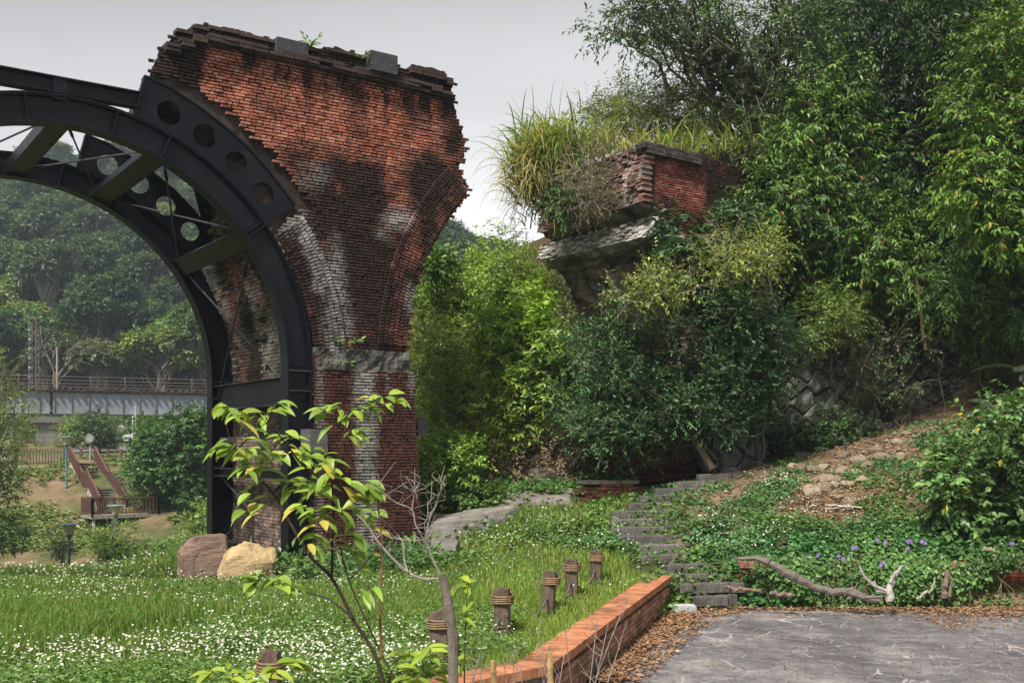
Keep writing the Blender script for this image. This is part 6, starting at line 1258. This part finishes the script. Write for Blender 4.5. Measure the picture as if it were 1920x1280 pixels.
# railway plate-girder bridge
ba, bb_ = np.array([-44.2, 92.0]), np.array([-28.1, 99.5]); bd = nrm(bb_-ba); bn = np.array([bd[1], -bd[0]]); Rb = np.array([[bd[0], -bn[0], 0], [bd[1], -bn[1], 0], [0, 0, 1.]]); ZT, ZB = 6.97, 5.09
def BP(t, w, z): return np.array([*(ba+bd*t-bn*w), z])
bridge = thing('railway_bridge', BP(4.2, 1.5, ZB), 'grey plate-girder railway bridge with rusty railing crossing the valley', 'bridge')
gj = 4.1
for (t0, t1) in ((-14, gj-.12), (gj+.12, 34)):
    for w in (0, 2.6):
        m = MB(); m.bar(BP(t0, w, (ZT+ZB)/2), BP(t1, w, (ZT+ZB)/2), .04, ZT-ZB, (.19,.215,.25)); 
        for z, c in ((ZT, (.10,.07,.065)), (ZB, (.14,.12,.12))): m.bar(BP(t0, w, z), BP(t1, w, z), .36, .07, c)
        g = m.obj('girder', M['girder'], bridge)
        if w == 0:
            for k in range(int((t1-t0)/1.42)+1):
                m = MB(); tt = t0+.1+k*1.42; m.box(BP(tt, -.09, (ZT+ZB)/2), (.07, .14, ZT-ZB-.08), Rb, (.14,.155,.18)); m.obj('stiffener', M['girder'], g)
m = MB(); m.bar(BP(-14, 1.3, ZT+.16), BP(34, 1.3, ZT+.16), 3.2, .14, (.075,.05,.045)); m.obj('deck', M['girder'], bridge)
for k in range(76):
    m = MB(); m.box(BP(-13.6+k*.62, -.25, ZT+.30), (.26, .9, .14), Rb, np.array([.09,.055,.045])*(.7+.6*rng.random())); m.obj('sleeper', M['timber'], bridge)
for k in range(16):
    t = -13+k*2.9; m = MB(); m.tube([BP(t, -.45, ZT+.2), BP(t, -.48, ZT+1.0), BP(t, -.42, ZT+1.25), BP(t, -.15, ZT+1.42)], .055, 6, (.085,.055,.05)); m.obj('railing_post', M['plain'], bridge)
for z, w in ((1.40, -.2), (1.05, -.47), (.75, -.47), (.48, -.47)):
    m = MB(); m.tube([BP(-14, w, ZT+z), BP(34, w, ZT+z)], .03, 5, (.10,.065,.06)); m.obj('rail', M['plain'], bridge)
m = MB(); c = BP(4.0, 1.3, 0); zb = float(H(np.array([c[0]]), np.array([c[1]]))[0])-.3; m.box([c[0], c[1], (ZB-.8+zb)/2], (2.4, 2.6, ZB-.8-zb), Rb, (.17,.155,.145), .92); m.box([c[0], c[1], ZB-.55], (3.2, 3.2, .5), Rb, (.15,.135,.125)); o = m.obj('bridge_pier', M['stone']); recenter(o, [c[0], c[1], zb]); tag(o, 'streaked grey concrete pier under the girder bridge', 'pier')
# timber stair down the slope
T0, T1 = P(155, 866, 70), P(213, 962, 65); mid0 = T0+(T1-T0)*.52; sd_ = nrm((T1-T0)*[1, 1, 0]); sx = np.array([sd_[1], -sd_[0], 0]);  sx = sx if sx[0] > 0 else -sx; Rs = np.stack([sx, sd_, [0, 0, 1.]], 1); BRN = (.075,.032,.027)
stair = thing('timber_stair', T1-[0, 0, .9], 'red-brown timber stair with railings coming down the far slope', 'stairs'); WS = 1.5
la = mid0-sd_*.55; lb_ = mid0+sd_*.55; flights = [(T0, la*[1, 1, 0]+[0, 0, mid0[2]]), (lb_*[1, 1, 0]+[0, 0, mid0[2]], T1)]
for a, b in flights:
    n = 10
    for k in range(n):
        q = a+(b-a)*(k+.5)/n; m = MB(); m.box(q, (WS, np.linalg.norm((b-a)[:2])/n+.04, .06), Rs, (.16,.14,.13)); m.box(q-sd_*.14-[0, 0, .1], (WS, .03, .15), Rs, (.10,.085,.08)); m.obj('tread', M['timber'], stair)
    for s in (-1, 1):
        m = MB(); m.bar(a+sx*s*(WS/2+.04)-[0, 0, .16], b+sx*s*(WS/2+.04)-[0, 0, .16], .08, .34, (.30,.26,.22)); m.obj('stringer', M['timber'], stair)
m = MB(); m.box(mid0-[0, 0, .04], (WS+.1, 1.15, .1), Rs, (.16,.14,.13)); m.obj('landing', M['timber'], stair)
dk = T1+sd_*1.0-[0, 0, .08]; m = MB(); m.box(dk+sx*.1, (4.0, 2.1, .18), Rs, (.22,.19,.17)); m.obj('landing', M['timber'], stair)
for ox in (-1.7, -.6, 1.0, 2.0):
    for oy in (-.8, .85):
        m = MB(); q = dk+sx*ox+sd_*oy; m.bar(q, [q[0], q[1], float(H(np.array([q[0]]), np.array([q[1]]))[0])-.2], .16, .16, (.28,.26,.24)); m.obj('support_post', M['timber'], stair)
for q in (mid0+sx*.5, mid0-sx*.6, mid0-sx*.6+sd_*.5, T0-sx*.6+sd_*.8):
    m = MB(); m.bar(q, [q[0], q[1], float(H(np.array([q[0]]), np.array([q[1]]))[0])-.3], .16, .16, (.28,.26,.24)); m.obj('support_post', M['timber'], stair)
def railing(pts, parent, h=1.02, sp=.17, col=BRN, name='railing'):
    m = MB(); pts = [np.asarray(q, float) for q in pts]
    for a, b in zip(pts[:-1], pts[1:]):
        m.bar(a+[0, 0, h], b+[0, 0, h], .09, .06, (.125,.055,.036)); m.bar(a+[0, 0, h*.9], b+[0, 0, h*.9], .05, .06, col); m.bar(a+[0, 0, .12], b+[0, 0, .12], .05, .06, col); n = max(1, int(np.linalg.norm(b-a)/sp))
        for k in range(n): q = a+(b-a)*(k+.5)/n; m.bar(q+[0, 0, .1], q+[0, 0, h*.9], .06, .04, col)
    for q in pts: m.bar(q-[0, 0, .1], q+[0, 0, h+.03], .11, .11, np.array(col)*.8)
    return m.obj(name, M['plain'], parent)
for s in (-1, 1):
    o = sx*s*(WS/2+.04); railing([T0+o, flights[0][1]+o, flights[1][0]+o, T1+o], stair)
e0, e1 = dk+sx*-1.85+[0, 0, .1], dk+sx*2.05+[0, 0, .1]
railing([T1-sx*(WS/2+.04), e0-sd_*1.0, e0+sd_*1.0, dk-sx*.55+sd_*1.0+[0, 0, .1]], stair); railing([T1+sx*(WS/2+.04), e1-sd_*1.0, e1+sd_*1.0], stair); railing([e0+sd_*1.0, e1+sd_*1.0], stair, sp=.2)
# viewing deck left of the stair head
d0_, d1_ = P(-60, 872, 70.5), P(122, 872, 70.5); dkroot = thing('viewing_deck', (d0_+d1_)/2, 'timber deck with dark railing left of the stair head', 'deck'); m = MB(); m.bar(d0_+[0, 1, -.08], d1_+[0, 1, -.08], 2.2, .2, (.11,.08,.07)); m.obj('floor', M['timber'], dkroot); railing([d0_, (d0_+d1_)/2, d1_], dkroot, 1.05, .2, (.075,.05,.045))
for t in (.3, .6, .95): m = MB(); q = d0_+(d1_-d0_)*t; m.bar(q+[0, .2, -.1], q+[0, .2, -1.6], .18, .18, (.09,.075,.065)); m.obj('support_post', M['timber'], dkroot)
fr = thing('road_fence', P(200, 862, 72), 'brown post-and-rail fence along the road right of the stair head', 'fence'); fpts = [P(x, y, d) for x, y, d in ((128,866,72.5),(152,866,72.5),(187,866,72),(203,868,72),(227,868,72),(213,890,68),(240,892,68))]
m = MB()
for q in fpts[:5]: m = MB(); m.bar(q-[0, 0, .3], q+[0, 0, .95], .13, .13, (.10,.065,.055)); m.obj('post', M['timber'], fr)
for z in (.3, .6, .9): m = MB(); m.tube([q+[0, 0, z] for q in fpts[:5]], .04, 5, (.14,.11,.095)); m.obj('rail', M['timber'], fr)
# teal garden lamps
def lamp(px, ytop, ybase, d, label):
    b = P(px, ybase, d); b[2] = min(b[2], float(H(np.array([b[0]]), np.array([d]))[0])+.02); t = P(px, ytop, d); h = t[2]-b[2]; r = thing('park_lamp', b, label, 'lamp', 'teal park lamps'); tl = (.045,.17,.20)
    m = MB(); m.lathe(b, [(.10, 0), (.10, .12), (.062, .15), (.055, h-.72), (.06, h-.70)], 10, tl); m.obj('pole', M['plain'], r)
    m = MB(); m.lathe(b, [(.06, h-.72), (.17, h-.50)], 12, tl); m.obj('collar', M['plain'], r); m = MB(); m.lathe(b, [(.165, h-.50), (.31, h-.06)], 12, (.42,.36,.22)); m.obj('lamp_shade', M['plain'], r); m = MB(); m.lathe(b, [(.46, h-.06), (.47, h-.02), (.30, h), (.02, h+.02)], 16, (.16,.24,.25)); m.obj('cap', M['plain'], r)
lamp(130, 981, 1092, 50, 'teal park lamp nearest the meadow, beside the pale path'); lamp(124.5, 818, 914, 67, 'teal park lamp beside the head of the timber stair'); lamp(217, 946, 1060, 57, 'teal park lamp rising behind the yellow-green shrub in front of the stair')
# round sign, traffic mirror, poles, mast, car
r = thing('round_sign', P(169, 870, 71.5), 'round grey disc sign on a thin pole at the stair head', 'sign'); b = P(169, 870, 71.5); m = MB(); m.tube([b, P(169, 826, 71.5)], .045, 6, (.28,.28,.28)); m.obj('pole', M['plain'], r); m = MB(); m.lathe(P(169, 823, 71.4), [(.30, 0), (.33, .02), (.33, .05), (.30, .07)], 24, (.12,.125,.13), axis=(0, -1, 0)); m.lathe(P(169, 823, 71.3), [(.22, 0), (.225, .02), (.01, .02)], 20, (.20,.205,.21), axis=(0, -1, 0)); m.obj('disc', M['plain'], r)
r = thing('traffic_mirror', P(222, 845, 84), 'round traffic mirror with dark hood beside the road', 'mirror'); m = MB(); m.tube([P(222, 848, 84), P(222, 812, 84)], .06, 6, (.5,.5,.5)); m.obj('pole', M['plain'], r); m = MB(); m.lathe(P(225, 803, 84), [(.02, -.12), (.35, -.08), (.40, 0), (.42, .06)], 20, (.18,.11,.07), axis=(.25, -1, 0)); m.lathe(P(224, 804, 83.85), [(.36, 0), (.25, .04), (.01, .06)], 20, (.35,.37,.38), axis=(.25, -1, 0)); m.obj('mirror_disc', M['glossy'], r)
for x, y0, y1, d, rad, c, lb in ((254,845,766,86,.09,(.33,.33,.34),'tall grey pole beside the parked car'),(249,845,784,86.5,.06,(.45,.46,.48),'slim pale pole just left of the tall grey pole'),(107,730,655,104,.11,(.26,.2,.17),'bare brown pole standing on the railway bridge line')):
    m = MB(); b = P(x, y0, d); m.lathe(b, [(rad, 0), (rad*.8, P(x, y1, d)[2]-b[2]), (rad*1.2, P(x, y1, d)[2]-b[2]+.05), (rad*1.2, P(x, y1, d)[2]-b[2]+.2)], 10, c); o = m.obj('utility_pole', M['plain']); recenter(o, b); tag(o, lb, 'pole')
b = P(64, 733, 106); h = P(64, 598, 106)[2]-b[2]; r = thing('lattice_mast', b, 'rusty steel lattice mast rising behind the railway bridge', 'mast'); c = (.10,.085,.08)
m = MB(); s = .34
for sx_ in (-s, s):
    for sy in (-s, s): m.bar(b+[sx_, sy, 0], b+[sx_, sy, h], .07, .07, c)
n = 11
for k in range(n):
    z0, z1 = h*k/n, h*(k+1)/n
    for sy in (-s, s): m.bar(b+[-s, sy, z0], b+[s, sy, z1], .035, .035, c)
    for sx_ in (-s, s): m.bar(b+[sx_, -s, z0], b+[sx_, s, z1], .035, .035, c)
m.box(b+[0, 0, h], (.9, .8, .1), None, c); m.obj('lattice', M['girder'], r)
for k in range(6): m = MB(); m.box(b+[-.45, 0, h*(.2+.13*k)], (.22, .1, .2), None, (.4,.4,.4)); m.obj('step_iron', M['plain'], r)
def car(c, rz, label, col):
    root = thing('parked_car', c, label, 'car'); ca, sa = math.cos(rz), math.sin(rz); R = np.array([[ca, -sa, 0], [sa, ca, 0], [0, 0, 1.]])
    prof = [(-2.1,.35),(-2.12,.62),(-2.0,.80),(-1.2,.93),(-.55,1.40),(.55,1.45),(1.25,1.28),(1.75,.98),(2.1,.92),(2.12,.45),(2.05,.3)]
    hw = [.80,.84,.84,.84,.64,.62,.64,.78,.82,.84,.80]; v = []
    for (x, z), w in zip(prof, hw): v += [(x, -w, z), (x, w, z)]
    n = len(prof); f = [[2*i, 2*i+1, (2*i+3) % (2*n), (2*i+2) % (2*n)] for i in range(n)]; m = MB(); off = 0; vv = np.array(v)@R.T+c; m.add(vv, f, col); m.f.append(np.array([[2*i for i in range(n)][::-1]])); m.f.append(np.array([[2*i+1 for i in range(n)]])); m.obj('body', M['glossy'], root)
    for s in (-1, 1):
        m = MB(); m.add(np.array([(-1.0,s*.80,.96),(-.5,s*.665,1.33),(.5,s*.645,1.37),(1.2,s*.69,1.20),(1.5,s*.79,1.0)])@R.T+c, [[0,1,2,3,4]], (.03,.035,.04)); m.obj('side_window', M['glossy'], root)
        for x in (-1.35, 1.3):
            m = MB(); m.lathe(np.array([x, s*.72, .32])@R.T+c, [(.31, 0), (.33, .04), (.33, .14), (.2, .15), (.05, .13)], 16, (.02,.02,.02), axis=R@np.array([0, s, 0.])); m.obj('wheel', M['plain'], root)
        m = MB(); m.box(np.array([-2.05, s*.62, .70])@R.T+c, (.1, .32, .14), R, (.6,.6,.6)); m.obj('headlight', M['glossy'], root)
    m = MB(); m.add(np.array([(-1.16,-.76,.965),(-1.16,.76,.965),(-.60,.60,1.38),(-.60,-.60,1.38)])@R.T+c+R@np.array([-.02, 0, .015]), [[0,1,2,3]], (.03,.035,.04)); m.obj('windscreen', M['glossy'], root)
cq = P(283, 834, 88); cq[2] = max(cq[2], float(H(np.array([cq[0]]), np.array([88.]))[0])+.03); car(cq, .25, 'white car on the road half hidden behind the round bush', (.72,.73,.75))
# shrubs and trees of the slope
far = tree
far('shrub', 'large round dark green bush to the right of the stair', [(250,860),(270,800),(330,782),(400,786),(440,850),(430,910),(380,935),(300,930),(255,905)], 60, 65.5, 1.0, .8, dict(ntw=60, lpt=8, L=.24, Wd=.15, lo=(.022,.065,.016), hi=(.075,.15,.035), twl=.5, droop=.15, tw=.0), G(335, 66), P(335, 890, 66), .15, .4, cat='shrub', r1=.04)
far('shrub', 'yellow-green shrub in front of the stair landing', [(155,1010),(180,975),(230,965),(260,1000),(255,1060),(200,1070),(160,1060)], 24, 52.5, .5, .42, dict(ntw=34, lpt=7, L=.16, Wd=.08, lo=(.06,.11,.018), hi=(.15,.21,.045), twl=.4, droop=.1, tw=.3), P(205,1084,52.5), P(205,1060,52.5), .05, .9, cat='shrub', r1=.03)
far('small_tree', 'thin dark-stemmed little tree beside the nearest park lamp', [(95,1005),(130,1000),(145,1025),(120,1045),(95,1035)], 9, 50.5, .3, .3, dict(ntw=18, lpt=6, L=.14, Wd=.06, lo=(.05,.08,.02), hi=(.12,.15,.05), twl=.4, droop=.1, tw=.6), P(121,1094,50.5), P(118,1050,50.5), .05, 1, r1=.03)
far('shrub', 'bright green shrub left of the red boulder', [(275,1020),(300,1005),(325,1025),(325,1065),(280,1065)], 12, 53, .4, .36, dict(ntw=34, lpt=7, L=.15, Wd=.08, lo=(.05,.11,.02), hi=(.13,.21,.05), twl=.3, droop=.1), P(300,1080,53), P(300,1060,53), .04, .6, cat='shrub', r1=.03)
far('small_tree', 'pale yellow-green young tree close to the steel leg', [(345,965),(375,935),(410,945),(420,1000),(385,1020),(350,1000)], 16, 60, .5, .42, dict(ntw=26, lpt=7, L=.17, Wd=.08, lo=(.07,.12,.02), hi=(.16,.22,.05), twl=.4, droop=.1, tw=.3), G(385, 60), P(385, 1010, 60), .06, .9, r1=.03)
far('willow_tree', 'pale yellow-green lacy tree at the left edge of the frame', [(-120,640),(-20,620),(30,690),(50,770),(40,850),(0,900),(-120,900)], 54, 44, 1.2, .62, dict(ntw=26, lpt=8, L=.15, Wd=.05, lo=(.07,.11,.025), hi=(.17,.22,.06), twl=.6, droop=.3, tw=.5), P(-40,1090,44), P(-30,900,44), .16, 1, bark=(.25,.22,.18), r1=.04)
far('shrub', 'dark green shrub mass at the left edge below the lacy tree', [(-120,880),(0,860),(45,900),(55,980),(20,1030),(-120,1040)], 36, 47, .8, .55, dict(ntw=40, lpt=7, L=.17, Wd=.08, lo=(.03,.065,.02), hi=(.09,.15,.045), twl=.4, droop=.2), P(-20,1085,47), P(-20,1020,47), .08, .5, cat='shrub', r1=.03)
far('shrub', 'clipped round dark bush under the girder bridge', [(130,800),(160,780),(200,785),(215,815),(200,840),(150,842)], 20, 82, .8, .75, dict(ntw=44, lpt=7, L=.26, Wd=.13, lo=(.03,.06,.02), hi=(.09,.13,.04), twl=.5, droop=.2), G(172, 82), P(172, 835, 82), .1, .3, cat='shrub', r1=.04)
far('shrub', 'pale bamboo bush behind the round sign', [(115,800),(150,785),(165,815),(155,845),(120,845)], 12, 84, .6, .7, dict(ntw=36, lpt=7, L=.3, Wd=.07, lo=(.08,.11,.03), hi=(.18,.22,.07), twl=.6, droop=.3), G(138, 84), P(138, 840, 84), .1, .5, cat='shrub', r1=.04)
far('shrub', 'green verge bush beyond the road under the bridge', [(215,790),(300,785),(420,790),(420,830),(230,832)], 26, 104, 1.5, .9, dict(ntw=34, lpt=7, L=.32, Wd=.15, lo=(.035,.065,.02), hi=(.10,.14,.045), twl=.6, droop=.2), G(300, 105), P(300, 825, 105), .1, .3, cat='shrub', r1=.04)
# wooded hill: prototypes copied over the slope
protos = []
for k in range(6):
    hgt = [11, 13, 10, 14, 12, 9][k]; m = MB(); t = MB(); cw = [4.6, 4.2, 4.8, 3.8, 5.2, 4.0][k]; n = 34; th = rng.random(n)*6.283; rr_ = np.sqrt(rng.random(n))*cw*.85; zz = hgt*.52+hgt*.42*np.sqrt(np.clip(1-(rr_/cw)**2, 0, 1))-(rng.random(n)**2)*hgt*.16; c = np.stack([rr_*np.cos(th), rr_*np.sin(th), zz], 1)
    pal = [((.016,.036,.016), (.050,.085,.034)), ((.013,.030,.016), (.038,.068,.032)), ((.065,.10,.02), (.18,.23,.055)), ((.026,.046,.024), (.080,.11,.05)), ((.030,.066,.020), (.10,.155,.04)), ((.055,.065,.035), (.13,.15,.075))][k]
    sprays(m, c, rng.uniform(.8, 1.35, n), 84, 5, .44, .21, *pal, twl=.6, droop=.25, ptop=.5, squash=.65)
    limbs(t, [0, 0, -1], [rng.normal(0, .4), rng.normal(0, .4), hgt*.55], c, .26, (.24,.215,.19) if k in (0, 3, 5) else (.12,.10,.085), .8, .08)
    protos.append((m.mesh('crown', M['leaf']), t.mesh('trunk', M['bark'])))
names = ['dark rounded forest tree on the far hill', 'blue-green forest tree on the far hill', 'yellow-green sunlit tree standing out on the far hill', 'grey-trunked slim forest tree on the far hill', 'mid-green broad forest tree on the far hill', 'sparse grey-green forest tree on the far hill']
def put_tree(k, x, y, s, rz):
    z = float(H(np.array([x]), np.array([y]))[0]); r = thing('forest_tree', (x, y, z), names[k], 'tree', 'forest trees on the far hill'); r.rotation_euler = (0, 0, rz); r.scale = (s, s, s*(.9+.25*rng.random()))
    for me, nm in zip(protos[k], ('crown', 'trunk')): o = bpy.data.objects.new(nm, me); COL.objects.link(o); o.parent = r
spot = []; tries = 0
while len(spot) < 225 and tries < 9000:
    tries += 1; y = 113+118*rng.random()**.85; px = rng.uniform(-120, 520) if rng.random() < .9 else rng.uniform(700, 930); x = (px-960)/F*y
    if px > 690 and y < 150: continue
    if all((x-a)**2+(y-b)**2 > (3.1+.010*y)**2 for a, b in spot): spot.append((x, y))
for x, y in spot:
    px = 960+F*x/y; k = int(rng.choice(6, p=[.24, .24, .12, .16, .14, .10])); put_tree(k, x, y, rng.uniform(.72, 1.15), rng.random()*6.28)
mb = MB(); n_2 = 30000; y = 108+135*rng.random(n_2); x = (rng.uniform(-200, 1000, n_2)-960)/F*y; az = rng.random(n_2)*6.283; leafgeo(mb, np.stack([x, y, H(x, y)+rng.random(n_2)*1.6], 1), np.stack([np.cos(az), np.sin(az), rng.normal(0, .4, n_2)], 1), nrm(np.array([0, -.5, 1.])+rng.normal(0, .5, (n_2, 3))), 1.1*(.5+.8*rng.random(n_2)), .55, palette(n_2, (.025,.045,.016), (.07,.10,.035)))
stuff(mb, 'forest_undergrowth', 'leaf', 'low scrub under the trees of the far hill', 'undergrowth')
# bare pale crowns among them
for px, d, lb in ((175,122,'bare white-branched tree on the far hill above the bridge'), (225,124,'bare twisting pale tree on the far hill near the steel arch'), (108,112,'tall bare-trunked tree with thin top behind the lattice mast'), (255,118,'broken pale trunk standing among the trees of the far hill')):
    g = G(px, d); t = MB(); top = g+[rng.normal(0, .5), 0, rng.uniform(8, 10)]; n = 9; c = top+rng.normal(0, 1, (n, 3))*[2.4, 1.5, 1.6]; limbs(t, g, top-[0, 0, 3], c, .12, (.19,.175,.155), 1, .04); o = t.obj('bare_tree', M['bark']); recenter(o, g); tag(o, lb, 'tree')
# ------------------------------------------------------------------ haze over the valley
m, n = mat_new('haze_air'); b = NB(n); vol = b.node('ShaderNodeVolumePrincipled', {'Color': (.74, .88, 1.0, 1), 'Density': HAZE_D, 'Anisotropy': .2}); ou = n.nodes.new('ShaderNodeOutputMaterial'); n.links.new(vol.outputs[0], ou.inputs['Volume'])
hb = MB(); hb.box([0, 400, 55], (2400, 1700, 140)); hz_o = hb.obj('haze', m); tag(hz_o, 'thin pale haze in the valley air', 'haze', kind='stuff')
